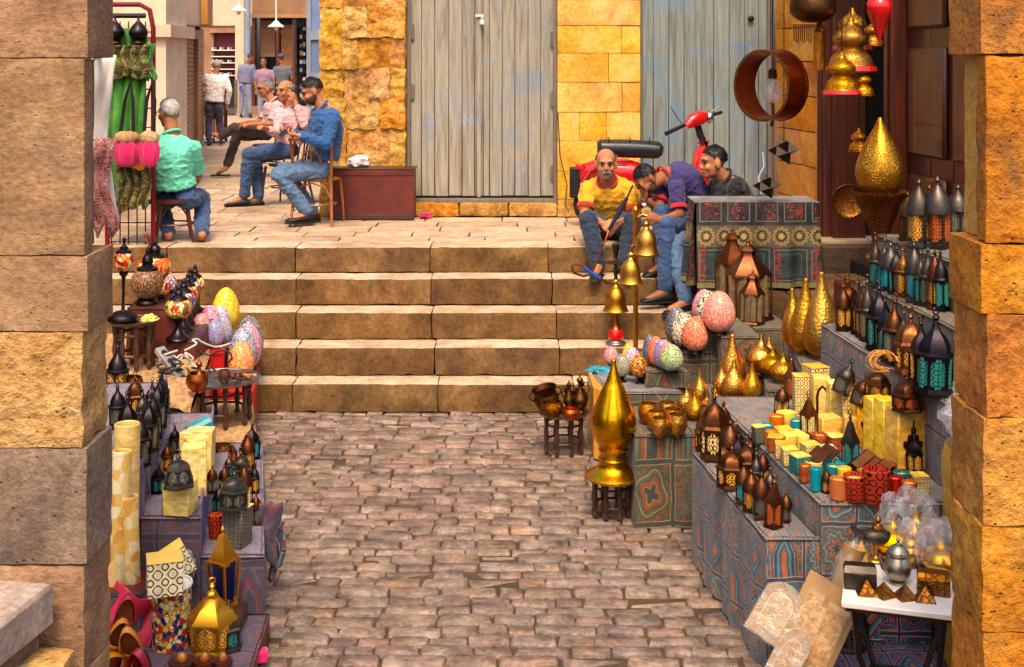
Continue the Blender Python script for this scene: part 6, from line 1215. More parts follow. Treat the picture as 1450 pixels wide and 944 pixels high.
# stone stump and parcel by the pillar
o = rock((.34, .3, 1.08), (8, 8, 16), .014, .04, 88, 6).obj('stone_stump', M['pil_pale']); o.location = (2.04, 5.42, .54); tag(o, 'rough pale stone block against the golden gate pillar', 'stone')
t = thing('wrapped_parcel', 'paper parcel in clear plastic lying on the rough stone block', 'parcel', (2.02, 5.42, 1.09)); MB().add([(-.14, -.1, 0), (.12, -.1, 0), (.12, .1, 0), (-.14, .1, 0), (.06, -.05, .19), (.10, -.05, .22), (.10, .06, .22), (.06, .06, .19)], [(0, 1, 5, 4), (1, 2, 6, 5), (2, 3, 7, 6), (3, 0, 4, 7), (4, 5, 6, 7), (3, 2, 1, 0)]).obj('paper_block', M['paper'], t, smooth=False); crumple('plastic_wrap', '', '', (.0, -.01, .1), (.18, .13, .15), 'film_dense', 31, .3, 20, None, t)

# more small wares filling the right stall
FILL = (('cup', 1092, 632, Z2, 20, 18, 'orange glass cup beside the small turquoise cup', {}), ('fret_box', 1110, 628, Z2, 20, 22, 'amber fretted box behind the flat yellow candle block', {}), ('cup', 1138, 640, Z2, 22, 18, 'yellow wax cup beside the brown spire lantern', {'glass': 'wax'}), ('fret_box', 1148, 654, Z2, 24, 24, 'cream fretted box before the brown spire lantern', {}), ('wide_cup', 1160, 640, Z2, 24, 22, 'rust fretted cup between onyx cube and cream fretted box', {}), ('cup', 1180, 684, Z2, 24, 18, 'turquoise cup behind the smooth orange glass cup', {'glass': 'turquoise'}), ('cup', 1196, 690, Z2, 26, 20, 'amber wax cup behind the smooth orange glass cup', {'glass': 'onyx_warm'}), ('fret_box', 1182, 640, Z2, 22, 24, 'brown fretted box before the low yellow onyx cube', {'box': 'rust_glass'}),
    ('wide_cup', 1226, 704, Z2, 36, 26, 'amber fretted cup between the red cups', {'cup': 'amber_glass'}), ('cup', 1268, 706, Z2, 28, 20, 'dark red glass cup beside the large openwork one', {'glass': 'red_glass'}), ('wide_cup', 1258, 684, Z2, 26, 24, 'brown fretted cup at the foot of the hand ornament block', {'cup': 'rust_glass'}), ('arch_block', 1268, 640, Z2, 78, 26, 'onyx block with dark arch behind the hand ornament block', {}), ('fret_block', 1288, 640, Z2, 70, 24, 'fretted onyx lamp between the hand block and the tall cloth step', {}),
    ('house_lantern', 1122, 566, .774, 62, 26, 'brown spire lantern at the far end of the middle step, before the gourds', {}), ('arch_lantern', 1106, 590, Z2, 44, 22, 'small arched lantern before the fretted cream block', {}), ('cup', 1172, 636, Z2, 20, 18, 'white fretted cup beside the low onyx cube', {'glass': 'white_fret'}),
    ('hex_lantern', 1046, 672, Z1, 60, 28, 'black hexagonal lantern among the domed lanterns on the low bench', {'pane': 'amber_glass'}), ('arch_lantern', 1022, 640, Z1, 70, 28, 'brown arched lantern behind the tall domed one on the low bench', {}), ('square_lantern', 1070, 700, Z1, 62, 24, 'dark square lantern behind the row of three on the low bench', {'pane': 'amber_glass'}), ('dome_lantern', 1000, 640, Z1, 60, 30, 'small bronze domed lantern at the far end of the low bench', {'*': 'bronze', 'pane': 'amber_glass'}),
    ('hex_lantern', 1306, 545, Z3, 96, 34, 'black lantern with amber panes between the bronze domed and large hexagonal ones', {'pane': 'amber_glass'}), ('square_lantern', 1277, 524, Z3, 90, 26, 'grey lantern with teal side behind the bronze domed one', {}), ('hex_lantern', 1255, 508, Z3, 90, 26, 'slim black lantern beside the deep teal one', {'pane': 'teal_glass'}), ('square_lantern', 1222, 480, Z3, 84, 22, 'slim brown lantern near the far end of the teal lantern step', {'*': 'lantern_brown', 'pane': 'amber_glass'}), ('arch_lantern', 1195, 470, Z3, 66, 24, 'small brown lantern right behind the fattest gourd', {}),
    ('square_lantern', 1251, 412, Z4, 80, 22, 'slim teal lantern on the upper shelf under the pedestal', {'pane': 'turquoise'}), ('hex_lantern', 1271, 418, Z4, 74, 24, 'black teal lantern between the turquoise and brass ones on the upper shelf', {}), ('square_lantern', 1304, 434, Z4, 84, 22, 'grey lantern between arch and leaf fretwork ones on the upper shelf', {}), ('arch_lantern', 1323, 440, Z4, 86, 24, 'brown arched lantern near the gate pillar on the upper shelf', {}), ('arch_lantern', 1285, 342, Z5, 70, 26, 'small bronze lantern at the far end of the topmost shelf', {'*': 'bronze'}), ('arch_lantern', 1314, 346, Z5, 84, 28, 'bronze arched lantern between the two large grey ones', {'*': 'bronze'}),
    ('onion', 1052, 560, .53, 50, 28, 'brass onion vase behind the one standing alone'), ('onion_flat', 978, 592, .50, 30, 26, 'low brass onion vase in front of the squat one'), ('bowl', 1002, 604, .50, 26, 26, 'round brass bowl between onion vases beside the dark cloth box'), ('onion', 1090, 528, .65, 50, 30, 'pointed brass onion vase behind the flat ones'), ('gourd', 1125, 495, .857, 84, 34, 'small brass gourd behind the two big ones'))
for f_ in FILL: put(f_[0], f_[1], f_[2], f_[3], f_[4], f_[5], f_[6], {'cup': 'candle cup', 'wide_cup': 'candle cup', 'fret_box': 'candle box', 'bowl': 'bowl', 'onion': 'vase', 'onion_flat': 'vase', 'gourd': 'vase'}.get(f_[0], 'lantern' if 'lantern' in f_[0] else 'onyx block'), mats=(f_[7] if len(f_) > 7 else None) or None, rz=.1)

FILL2 = (('cup', 1288, 712, Z2, 28, 22, 'orange glass cup at the outer corner of the middle step', {}), ('wide_cup', 1278, 700, Z2, 30, 24, 'teal fretted cup at the outer corner of the middle step', {'cup': 'teal_glass'}), ('fret_box', 1300, 700, Z2, 26, 24, 'cream fretted box beside the teal fretted cup', {}), ('hex_lantern', 1296, 672, Z2, 60, 24, 'black lantern between hand block and tall cloth step', {'pane': 'amber_glass'}), ('arch_lantern', 1112, 742, Z1, 44, 20, 'small dark lantern behind the rust coloured house lantern', {'pane': 'dim_glass'}), ('square_lantern', 1090, 716, Z1, 56, 22, 'grey teal lantern on the inner side of the low bench', {}), ('arch_lantern', 1080, 690, Z1, 50, 22, 'brown lantern on the inner side of the low bench beside the squat domed dark one', {}), ('dome_lantern', 1062, 664, Z1, 50, 28, 'bronze domed lantern at the back of the low bench', {'*': 'bronze', 'pane': 'amber_glass'}), ('house_lantern', 1042, 650, Z1, 54, 24, 'copper house lantern at the far end of the low bench', {}))
for f_ in FILL2: put(f_[0], f_[1], f_[2], f_[3], f_[4], f_[5], f_[6], {'cup': 'candle cup', 'wide_cup': 'candle cup', 'fret_box': 'candle box'}.get(f_[0], 'lantern'), mats=f_[7] or None, rz=.1)

# ------------------------------------------------------------------ terrace furniture
def bench():
    a, b = at(467, 312, 13.0), at(586, 312, 13.0); t = thing('wooden_box', 'long maroon wooden box against the rough stone pier', 'box', ((a.x + b.x) / 2, 13.02, TZ)); L = b.x - a.x; h = .53
    MB().box((0, 0, h / 2), (L, .02, h - .03), ch=.003).obj('front_panel', M['maroon'], t); MB().box((0, .14, h - .008), (L + .03, .31, .02), ch=.004).obj('lid', M['table_wood'], t)
    for s in (-1, 1): MB().box((s * (L / 2 - .012), .145, h / 2), (.022, .268, h - .034), ch=.003).obj('side_panel', M['maroon'], t)
    MB().box((0, -.014, .03), (L, .012, .05), ch=.003).obj('skirting', M['table_wood'], t); MB().box((0, -.013, h - .05), (L, .010, .05), ch=.003).obj('top_rail', M['maroon'], t)
    return TZ + h
zb = bench()
M['bag_white'] = plain('plastic_bag', C(232, 226, 222), .4, 0, 0, 9, .2, .4, .01)
t = thing('plastic_bag', 'white plastic bag with red lettering on the maroon box', 'bag', at(508, 236, 13.1)); t.location.z = zb + .002
crumple('bag_body', '', '', (0, 0, .055), (.11, .08, .065), 'bag_white', 6, .35, 18, None, t)
mb = MB()
for i, x in enumerate((-.06, -.03, 0, .03, .06)): mb.tube([(x - .01, -.078, .03), (x - .004, -.083, .055), (x + .006, -.083, .036), (x + .012, -.078, .058)], .004, 5)
mb.obj('red_lettering', M['red_lacquer'], t)
crumple('pink_wrapper', 'crumpled pink wrapper on the paving under the plank door', 'wrapper', at(603, 305, 13.15), (.06, .05, .03), 'hot_pink', 2, .6, 12)
# bentwood chairs
M_ch = lambda: None
def chair_proto(key, mat):
    P = []; sr = .20; sh = .45
    P.append(('seat', MB().lathe([(.001, sh - .018), (sr * .9, sh - .02), (sr * 1.02, sh - .01), (sr * 1.02, sh + .008), (sr * .94, sh + .014), (sr * .8, sh + .006), (.001, sh + .004)], 28), mat))
    for s in (-1, 1):
        P.append(('leg', MB().tube([(s * .17, .17, sh - .01), (s * .19, .19, .22), (s * .2, .21, 0)], [.017, .015, .011], 8), mat))
        P.append(('leg', MB().tube([(s * .17, -.16, sh - .02), (s * .18, -.19, .22), (s * .2, -.24, 0)], [.017, .016, .012], 8), mat))
        P.append(('back_post', MB().tube([(s * .17, -.165, sh - .03), (s * .185, -.20, sh + .18), (s * .195, -.235, sh + .40)], [.017, .016, .014], 8), mat))
    P.append(('top_rail', MB().tube([(-.21, -.235, sh + .40), (-.1, -.262, sh + .418), (0, -.27, sh + .42), (.1, -.262, sh + .418), (.21, -.235, sh + .40)], [.018, .023, .024, .023, .018], 10), mat))
    P.append(('back_loop', MB().tube([(-.085, -.18, sh + .0)] + [(-.085 * math.cos(a), -.215 - .03 * math.sin(a), sh + .2 + .1 * math.sin(a)) for a in [i * math.pi / 10 for i in range(11)]] + [(.085, -.18, sh + .0)], .011, 8), mat))
    P.append(('back_splat', MB().tube([(0, -.185, sh), (0, -.225, sh + .16), (0, -.25, sh + .40)], .011, 8), mat))
    P.append(('stretcher', MB().tube([(.175 * math.cos(a), .175 * math.sin(a), .2) for a in [i * math.pi / 12 for i in range(24)]], .009, 6, closed=True), mat))
    for s in (-1, 1): P.append(('brace', MB().tube([(s * .185, -.2, .26), (s * .12, -.19, .38), (0, -.185, .42)], .008, 6), mat))
    proto(key, P)
chair_proto('chair', 'chair_wood'); chair_proto('chair_d', 'chair_dark')
def at_g(x, d, z=TZ): return Vector(((x - CX) * d / F, d, z))
build('chair', 'bentwood_chair', 'orange bentwood chair under the man in blue denim jacket', 'chair', at_g(450, 12.75), 1.06, 1.0, -.12)
build('chair_d', 'bentwood_chair', 'dark bentwood chair under the man with a phone at his ear', 'chair', at_g(406, 14.5), 1, 1, 1.2)
build('chair_d', 'bentwood_chair', 'brown bentwood chair under the man with crossed legs', 'chair', at_g(378, 18.0), 1, 1, 1.45)
P = [('seat', MB().lathe([(.001, .36), (.2, .355), (.215, .365), (.215, .385), (.19, .395), (.001, .39)], 26), 'chair_dark'), ('ring', MB().tube([(.17 * math.cos(a), .17 * math.sin(a), .16) for a in [i * math.pi / 10 for i in range(20)]], .009, 6, closed=True), 'chair_dark')]
for k in range(4):
    a = math.pi / 4 + k * math.pi / 2; P.append(('leg', MB().tube([(.15 * math.cos(a), .15 * math.sin(a), .36), (.185 * math.cos(a), .185 * math.sin(a), .16), (.22 * math.cos(a), .22 * math.sin(a), 0)], [.017, .014, .011], 8), 'chair_dark'))
    P.append(('brace', MB().tube([(.18 * math.cos(a), .18 * math.sin(a), .2), (.12 * math.cos(a + .4), .12 * math.sin(a + .4), .33), (.15 * math.cos(a + .78), .15 * math.sin(a + .78) , .35)], .008, 6), 'chair_dark'))
proto('stool', P); build('stool', 'bentwood_stool', 'dark bentwood stool under the man in mint shirt', 'stool', at_g(246, 11.5), 1.05, .98, .3)
proto('low_stool', [('seat', MB().box((0, 0, .10), (.36, .30, .03), ch=.006), 'table_wood')] + [('leg', MB().box((sx * .14, sy * .11, .044), (.035, .035, .086), ch=.004), 'table_wood') for sx in (-1, 1) for sy in (-1, 1)])
build('low_stool', 'low_stool', 'low wooden stool under the man in yellow shirt', 'stool', at_g(862, 11.62), 1, .35, 0)
build('low_stool', 'low_stool', 'low wooden stool under the man in purple shirt', 'stool', at_g(988, 11.36), 1, .7, .2)

# ------------------------------------------------------------------ right ledge, patterned cloth table
rl = thing('stone_ledge', 'brown stone ledge under the dark patterned cloth table', 'ledge', (2.2, 10.5, 0))
for i, (x0, x1) in enumerate(((-.66, .0), (.0, .62), (.62, 1.2))):
    for j in range(3):
        o = rock((x1 - x0 - .006, 1.1, .296), (7, 8, 4), .006, .016, 500 + i * 3 + j, 5).obj('stone_block', M['riser'], rl, True, 60); o.location = ((x0 + x1) / 2 + (.05 if j == 1 else 0), .05, .15 + j * .3)
tc = thing('cloth_table', 'table hidden under dark green and red tent cloth on the stone ledge', 'table', (1.98, 10.5, .9)); hh = .705
MB().box((0, 0, hh - .016), (.97, .42, .02)).obj('table_top', M['table_wood'], tc, smooth=False)
for sx in (-1, 1):
    for sy in (-1, 1): MB().box((sx * .44, sy * .16, hh / 2 - .015), (.04, .04, hh - .032)).obj('leg', M['table_wood'], tc, smooth=False)
per = [(-.49, -.22), (.49, -.22), (.49, .22), (-.49, .22)]
def drape(u, v):
    L = [.98, .44, .98, .44]; s = u * sum(L); k = 0
    while k < 3 and s > L[k]: s -= L[k]; k += 1
    a, b = Vector(per[k]), Vector(per[(k + 1) % 4]); p = a.lerp(b, min(1, s / L[k])); n_ = Vector(((b - a).y, -(b - a).x)).normalized()
    w_ = (1 - v) * (.040 * math.sin(u * 58) + .02 * math.sin(u * 121 + 1)); p = p + n_ * (.012 + w_ + .02 * (1 - v)); return (p.x, p.y, .02 + (hh - .02) * v)
MB().grid(drape, 150, 10, 0, (2.84, hh)).obj('cloth_drape', M['kh_band'], tc, True, 80)
MB().add([(x * 1.03, y * 1.05, hh + .003) for x, y in per] + [(x * 1.03, y * 1.05, hh - .004) for x, y in per], [(0, 1, 2, 3), (0, 4, 5, 1), (1, 5, 6, 2), (2, 6, 7, 3), (3, 7, 4, 0)]).obj('cloth_top', M['board_grey'], tc, smooth=False)
zt_ = .9 + hh
M['star_dark'] = plain('star_tin', C(44, 32, 24), .45, .5, .05, 14, .3)
def star(label, x, y, d, r, hang):
    p = at(x, y, d); t = thing('star_lantern', label, 'lantern', p); t.rotation_euler = (.3, .5, .4)
    for k, sg in ((0, 1), (1, -1)):
        vs = [(1, 1, 1), (-1, -1, 1), (-1, 1, -1), (1, -1, -1)]; vs = [tuple(sg * c * r for c in v) for v in vs]
        MB().add(vs, [(0, 2, 1), (0, 1, 3), (0, 3, 2), (1, 2, 3)])  .obj('star_point', M['star_dark'], t, smooth=False)
    m = MB().tube([(0, 0, 0), t.rotation_euler.to_matrix().inverted() @ Vector((0, 0, hang))], .004, 5).obj('wire', M['iron'], t)
star('dark metal star lantern hanging before the ashlar wall', 1110, 212, 10.2, .075, 1.6)
star('small dark metal star lantern resting over the patterned cloth table', 1086, 262, 10.25, .068, .5)
cab = MB().tube([at(1078, 275, 10.5), at(1074, 250, 10.6), at(1082, 235, 10.7), at(1080, 215, 10.8)], .005, 5).obj('bent_wire', M['wire_white']); tag(cab, 'bent pale wire sticking up behind the patterned cloth table', 'wire')
o = MB().tube([at(1090, -60, 12.9), at(1090, 312, 12.9)], .035, 10).obj('wooden_post', M['frame_grey']); tag(o, 'slim brown post standing at the edge of the blue door', 'post')

# ------------------------------------------------------------------ red scooter
D = 12.55; ss = F / D
sc = thing('motor_scooter', 'red motor scooter with black padded seat parked before the blue door', 'scooter', at_g(905, D))
M['scooter_red'] = plain('scooter_red', C(196, 16, 22), .25, 0, 0, 5, .15, .03, coat=.6)
M['seat_black'] = plain('seat_vinyl', C(30, 32, 40), .38, 0, 0, 10, .3, .2, .006)
M['chrome'] = metal('chrome', C(190, 186, 180), C(110, 104, 98), .2, 0, 40, .3)
def L(x, y, dd=0.0): return at(x, y, D + dd) - sc.location
def loft(path, w_, h, n=14, m=None, name='part', e=2.6):
    rings = []
    for i, p in enumerate(path):
        a = path[max(i - 1, 0)]; b = path[min(i + 1, len(path) - 1)]; tdir = (b - a).normalized(); sidev = Vector((0, 1, 0)); up = tdir.cross(sidev); up = up if up.z > 0 else -up
        rg = []
        for k in range(n):
            t_ = 2 * math.pi * k / n; c_, s_ = math.cos(t_), math.sin(t_); c_ = math.copysign(abs(c_) ** (2 / e), c_); s_ = math.copysign(abs(s_) ** (2 / e), s_)
            rg.append(p + sidev * c_ * w_[i] + up * s_ * h[i])
        rings.append(rg)
    return MB().rings(rings).obj(name, m, sc, True, 50)
loft([L(846, 209), L(850, 209), L(890, 210), L(932, 212), L(938, 213)], [.08, .14, .15, .14, .08], [.06, .085, .09, .085, .05], 18, M['seat_black'], 'seat')
loft([L(812, 258), L(825, 244), L(850, 240), L(890, 246), L(930, 256), L(945, 268)], [.05, .10, .15, .17, .15, .08], [.04, .085, .12, .14, .12, .05], 20, M['scooter_red'], 'rear_body')
loft([L(935, 282), L(960, 287), L(985, 284)], [.16, .16, .16], [.03, .03, .03], 12, M['scooter_red'], 'footboard')
loft([L(980, 284), L(988, 262), L(994, 235), L(998, 212), L(996, 200)], [.15, .20, .20, .15, .08], [.06, .09, .10, .10, .08], 16, M['scooter_red'], 'leg_shield')
loft([L(1006, 282, .0), L(1020, 268), L(1040, 262), L(1054, 272)], [.05, .08, .08, .05], [.03, .05, .05, .03], 12, M['scooter_red'], 'front_fender')
MB().tube([L(998, 205), L(992, 192), L(988, 178)], .035, 10).obj('steering_column', M['black'], sc)
loft([L(972, 178, -.08), L(980, 171, -.04), L(992, 166), L(1004, 164, .04)], [.05, .08, .09, .05], [.04, .075, .08, .04], 14, M['scooter_red'], 'handlebar_cover')
MB().tube([L(975, 174, -.06), L(958, 182, -.2), L(943, 189, -.3)], [.016, .02, .022], 8).obj('grip', M['black'], sc); MB().tube([L(1000, 165, .06), L(1010, 162, .2), L(1021, 159, .34)], [.016, .02, .018], 8).obj('grip', M['black'], sc)
MB().tube([L(1000, 163, .04), L(1012, 155, .1), L(1018, 152, .12)], .006, 6).obj('brake_lever', M['chrome'], sc)
def wheel(x, y, r):
    p = L(x, y); T = Matrix.Translation(p) @ Matrix.Rotation(math.pi / 2, 4, 'X'); w_ = MB().lathe([(r * .62, -.05), (r * .9, -.055), (r, -.03), (r, .03), (r * .9, .055), (r * .62, .05)], 28, T=T).obj('tyre', M['black'], sc); MB().lathe([(.03, -.06), (r * .3, -.045), (r * .62, -.04), (r * .62, .04), (r * .3, .045), (.03, .06)], 20, T=T).obj('rim', M['chrome'], w_)
wheel(842, 289, .21); wheel(1030, 289, .21)
MB().tube([L(992, 215), L(1010, 250), L(1030, 281)], .028, 8).obj('fork', M['iron'], sc)
MB().box(L(814, 258, -.02), (.10, .14, .30), ch=.012).obj('tail_box', M['black'], sc); MB().box(L(822, 236, -.09), (.09, .04, .06), ch=.012).obj('tail_light', M['red_glass'], sc)
MB().tube([L(822, 262, -.14), L(836, 242, -.16), L(858, 228, -.17), L(890, 226, -.17)], .016, 8).obj('chrome_trim', M['red_lacquer'], sc)
MB().lathe([(.001, -.02), (.06, -.015), (.065, .0), (.055, .03)], 18, T=Matrix.Translation(L(1004, 166, .03)) @ Matrix.Rotation(math.pi / 2, 4, 'Y')).obj('headlight', M['chrome'], sc); MB().tube([L(966, 176, -.1), L(955, 160, -.14), L(950, 152, -.15)], .006, 6).obj('mirror_stem', M['chrome'], sc); MB().box(L(888, 262, -.19), (.34, .012, .05), ch=.004).obj('side_trim', M['chrome'], sc); MB().box(L(890, 288, .0), (.5, .22, .05), ch=.02).obj('engine_case', M['iron'], sc); MB().tube([L(860, 292, -.12), L(905, 292, -.14), L(925, 288, -.12)], .028, 9).obj('exhaust', M['chrome'], sc)
for x_ in (862, 892, 920): MB().tube([L(x_, 200, -.13), L(x_, 194, 0), L(x_, 200, .13)], .006, 6).obj('seat_seam', M['black'], sc)
wr = MB().tube([at(790, 160, 13.28), at(793, 220, 13.28), at(803, 262, 13.28), at(800, 290, 13.26), at(806, 300, 13.2)], .006, 5).obj('wall_cable', M['wire']); tag(wr, 'thin dark cable running down the yellow wall beside the scooter', 'cable')

# ------------------------------------------------------------------ water pipes
hk = thing('water_pipe', 'tall water pipe with red glass foot and brass bell before the seated men', 'water pipe', at(872, 488, 10.3)); hk.location.z = .452
k_ = F / 10.3; hz = lambda y: (488 - y) / k_
MB().lathe(smoothprof([(.082, 0), (.082, .015), (.06, .03), (.058, .04)], 3), 24).obj('foot', M['tin'], hk); MB().lathe(smoothprof([(.058, .038), (.066, .06), (.06, .10), (.05, .125)], 3), 24).obj('glass_vessel', M['red_glass'], hk)
MB().lathe(smoothprof([(.05, .12), (.03, .15), (.022, hz(440))], 3), 20).obj('neck', M['copper'], hk)
BELL = smoothprof([(.10, 0), (.105, .006), (.095, .02), (.085, .06), (.08, .12), (.06, .17), (.03, .20), (.018, .22), (.026, .24), (.012, .26), (.001, .265)], 4)
MB().lathe([(r, z + hz(441)) for r, z in BELL], 28).obj('brass_bell', M['bell_brass'], hk); MB().lathe(smoothprof([(.02, hz(402)), (.014, hz(392)), (.02, hz(385)), (.014, hz(376)), (.075, hz(373)), (.075, hz(371)), (.02, hz(369)), (.018, hz(362)), (.028, hz(352)), (.03, hz(346)), (.001, hz(345))], 3), 22).obj('stem', M['gunmetal'], hk)
def hl(x, y, d): return at(x, y, d) - hk.location
MB().tube([hl(866, 402, 10.3), hl(858, 400, 10.25), hl(848, 392, 10.2)], .008, 7).obj('hose_port', M['copper'], hk); MB().tube([hl(850, 394, 10.2), hl(836, 385, 10.2), hl(826, 378, 10.2)], .016, 9).obj('blue_grip', M['blue_cloth'] if 'blue_cloth' in M else plain('blue_grip', C(30, 70, 170), .5), hk)
MB().tube([hl(826, 378, 10.2), hl(816, 374, 10.25), hl(809, 378, 10.3), hl(812, 386, 10.35), hl(826, 391, 10.4), hl(838, 388, 10.5), hl(846, 368, 10.7), hl(852, 350, 10.85), hl(858, 338, 10.95), hl(862, 325, 11.0)], .009, 8).obj('hose', M['copper'], hk)
MB().tube([hl(862, 325, 11.0), hl(876, 302, 10.98), hl(888, 280, 10.96)], [.014, .02, .016], 9).obj('mouthpiece', plain('navy_velvet', C(34, 34, 70), .6), hk); MB().tube([hl(888, 280, 10.96), hl(896, 262, 10.95)], .008, 7).obj('mouth_tip', M['black'], hk)
pl = thing('brass_pole', 'slim brass display pole rising from the small egg crate', 'pole', at(900, 520, 9.22)); pl.location.z = .502
MB().lathe(smoothprof([(.06, 0), (.06, .012), (.02, .03), (.018, .05)], 3) + [(.018, 1.14), (.024, 1.15), (.024, 1.17), (.012, 1.19), (.02, 1.205), (.001, 1.22)], 14).obj('post', M['bell_brass'], pl)
MB().tube([(0, 0, 1.10), (.05, -.01, 1.13), (.085, -.02, 1.12)], .008, 6).obj('hook', M['bell_brass'], pl); MB().tube([(0, 0, .88), (-.02, -.03, .91), (-.04, -.05, .90)], .008, 6).obj('hook', M['bell_brass'], pl)
def hbell(label, x, y, d, k, seed):
    p = at(x, y, d); t = thing('brass_bell', label, 'bell', p); MB().lathe([(r * k, z * k) for r, z in BELL], 28).obj('bell_body', M['bell_brass'], t); MB().lathe([(.10 * k, -.004), (.108 * k, -.004), (.108 * k, .006), (.10 * k, .008)], 24).obj('rim', M['brass_bright'], t)
hbell('polished brass bell hanging high on the brass pole', 915, 360, 9.15, .92, 41); hbell('polished brass bell hanging lower on the brass pole', 893, 401, 9.12, .86, 44)

# ------------------------------------------------------------------ hanging wares on the right, below an awning beam
bm = MB().box((2.4, 9.0, 3.5), (2.6, .12, .12), ch=.01).obj('awning_beam', M['dark_wood']); tag(bm, 'dark wooden beam overhead from which the pendants hang', 'beam')
def hang_wire(t, z0, z1, r=.004): MB().tube([(0, 0, z0), (0, 0, z1)], r, 5).obj('wire', M['iron'], t)
hp_ = at(1078, 121, 9.0); t = thing('copper_hoop', 'big polished copper drum hoop hanging in front of the door post', 'hoop', hp_); t.rotation_euler = (0, 0, math.radians(-52))
T = Matrix.Rotation(-math.pi / 2, 4, 'X'); MB().lathe([(.235, 0), (.25, 0), (.25, .20), (.235, .20), (.235, 0)], 48, T=T).obj('band', M['copper'], t)
MB().lathe([(.236, -.006), (.256, -.006), (.256, .008), (.236, .008), (.236, -.006)], 48, T=T).obj('rim', M['brass_dark'], t); MB().lathe([(.236, .192), (.256, .192), (.256, .206), (.236, .206), (.236, .192)], 48, T=T).obj('rim', M['brass_dark'], t); MB().tube([(0, .1, .25), (0, .1, .72)], .004, 5).obj('wire', M['iron'], t)
t = thing('clear_bulb', 'clear glass bulb on a cord hanging inside the copper hoop', 'bulb', at(1094, 128, 9.25)); M['bulb_glass'] = film('bulb_glass', (.95, .93, .85, 1), .3)
MB().lathe(smoothprof([(.001, -.09), (.05, -.07), (.075, -.01), (.06, .05), (.03, .09)], 4), 22).obj('glass', M['bulb_glass'], t); MB().lathe([(.03, .085), (.034, .09), (.03, .15), (.012, .165)], 14).obj('cap', M['bronze'], t); MB().tube([(0, 0, .16), (0, 0, .7)], .005, 5).obj('cord', M['wire'], t); MB().tube([(0, 0, -.09), (.005, 0, -.2), (-.01, 0, -.26)], .012, 6).obj('tassel', M['bronze'], t)
PEN = smoothprof([(.14, 0), (.15, .01), (.14, .03), (.13, .05), (.115, .10), (.07, .15), (.10, .18), (.105, .22), (.07, .26), (.03, .29), (.015, .33), (.001, .34)], 4)
def pend(label, x, y, d, k, red=True):
    t = thing('brass_pendant', label, 'pendant', at(x, y, d)); MB().lathe([(r * k, z * k) for r, z in PEN], 32).obj('body', M['brass_engraved'], t); MB().lathe([(.146 * k, .010 * k), (.153 * k, .012 * k), (.146 * k, .040 * k), (.13 * k, .042 * k)], 30).obj('red_band' if red else 'rim_band', M['red_glass' if red else 'brass_dark'], t)
    zz_ = 3.46 - t.location.z; hang_wire(t, .33 * k, max(.4 * k, zz_))
pend('large brass pendant lamp with red band, uppermost over the dark doorway', 1207, 72, 8.7, .88); pend('wide brass pendant lamp with red band below the uppermost one', 1205, 103, 8.55, 1.12); pend('brass pendant lamp with bright red rim, lowest of the cluster', 1192, 135, 8.4, .86); pend('small brass pendant beside the lowest red rimmed one', 1222, 136, 8.45, .52, False); pend('lone small brass bell pendant before the dark doorway', 1216, 215, 8.9, .50, False); pend('brass pendant half hidden beside the red glass drop', 1236, 66, 8.9, .55, False)
t = thing('glass_drop', 'red glass teardrop hanging over the doorway', 'ornament', at(1245, 62, 8.4)); MB().lathe(smoothprof([(.001, 0), (.02, .05), (.055, .14), (.085, .22), (.08, .28), (.04, .32), (.02, .33)], 4), 10).obj('drop', M['red_glass'], t); hang_wire(t, .32, .75)
t = thing('hanging_bowl', 'blackened metal bowl hanging over the ashlar wall', 'bowl', at(1151, 32, 8.8)); MB().lathe(smoothprof([(.001, 0), (.08, .01), (.15, .06), (.16, .12), (.15, .18)], 4) + [(.14, .18), (.001, .1)], 30).obj('body', M['bronze'], t); MB().tube([(0, -.15, .17), (0, 0, .5), (0, .15, .17)], .005, 5).obj('wire', M['iron'], t)
t = thing('brass_tube', 'upright brass tube lamp hanging beside the blackened bowl', 'lamp', at(1160, 100, 8.9)); MB().lathe([(.035, 0), (.042, .004), (.042, .27), (.05, .275), (.03, .32), (.012, .34)], 20).obj('body', M['brass_engraved'], t); hang_wire(t, .33, .75)
t = thing('bead_fringe', 'fringe of dark beads hanging under the blackened bowl', 'fringe', at(1138, 34, 9.2))
for k in range(10): MB().tube([(-.07 + k * .0155, 0, 0), (-.07 + k * .0155, 0, -.12 - .01 * (k % 3))], .0045, 5).obj('bead_string', M['bronze'], t)
MB().tube([(-.08, 0, 0), (.08, 0, 0)], .006, 5).obj('rod', M['bronze'], t); MB().tube([(0, 0, 0), (0, 0, .4)], .003, 5).obj('wire', M['iron'], t)
t = thing('brass_plate', 'dark round embossed plate hung behind the brass pedestal', 'plate', at(1200, 284, 9.4)); MB().lathe([(.001, 0), (.10, .004), (.12, .02), (.125, .022), (.12, .028), (.1, .012), (.001, .008)], 30, T=Matrix.Rotation(math.pi / 2, 4, 'X') ).obj('plate_disc', M['brass_dark'], t); MB().tube([(0, .02, .1), (0, .02, .9)], .004, 5).obj('wire', M['iron'], t)

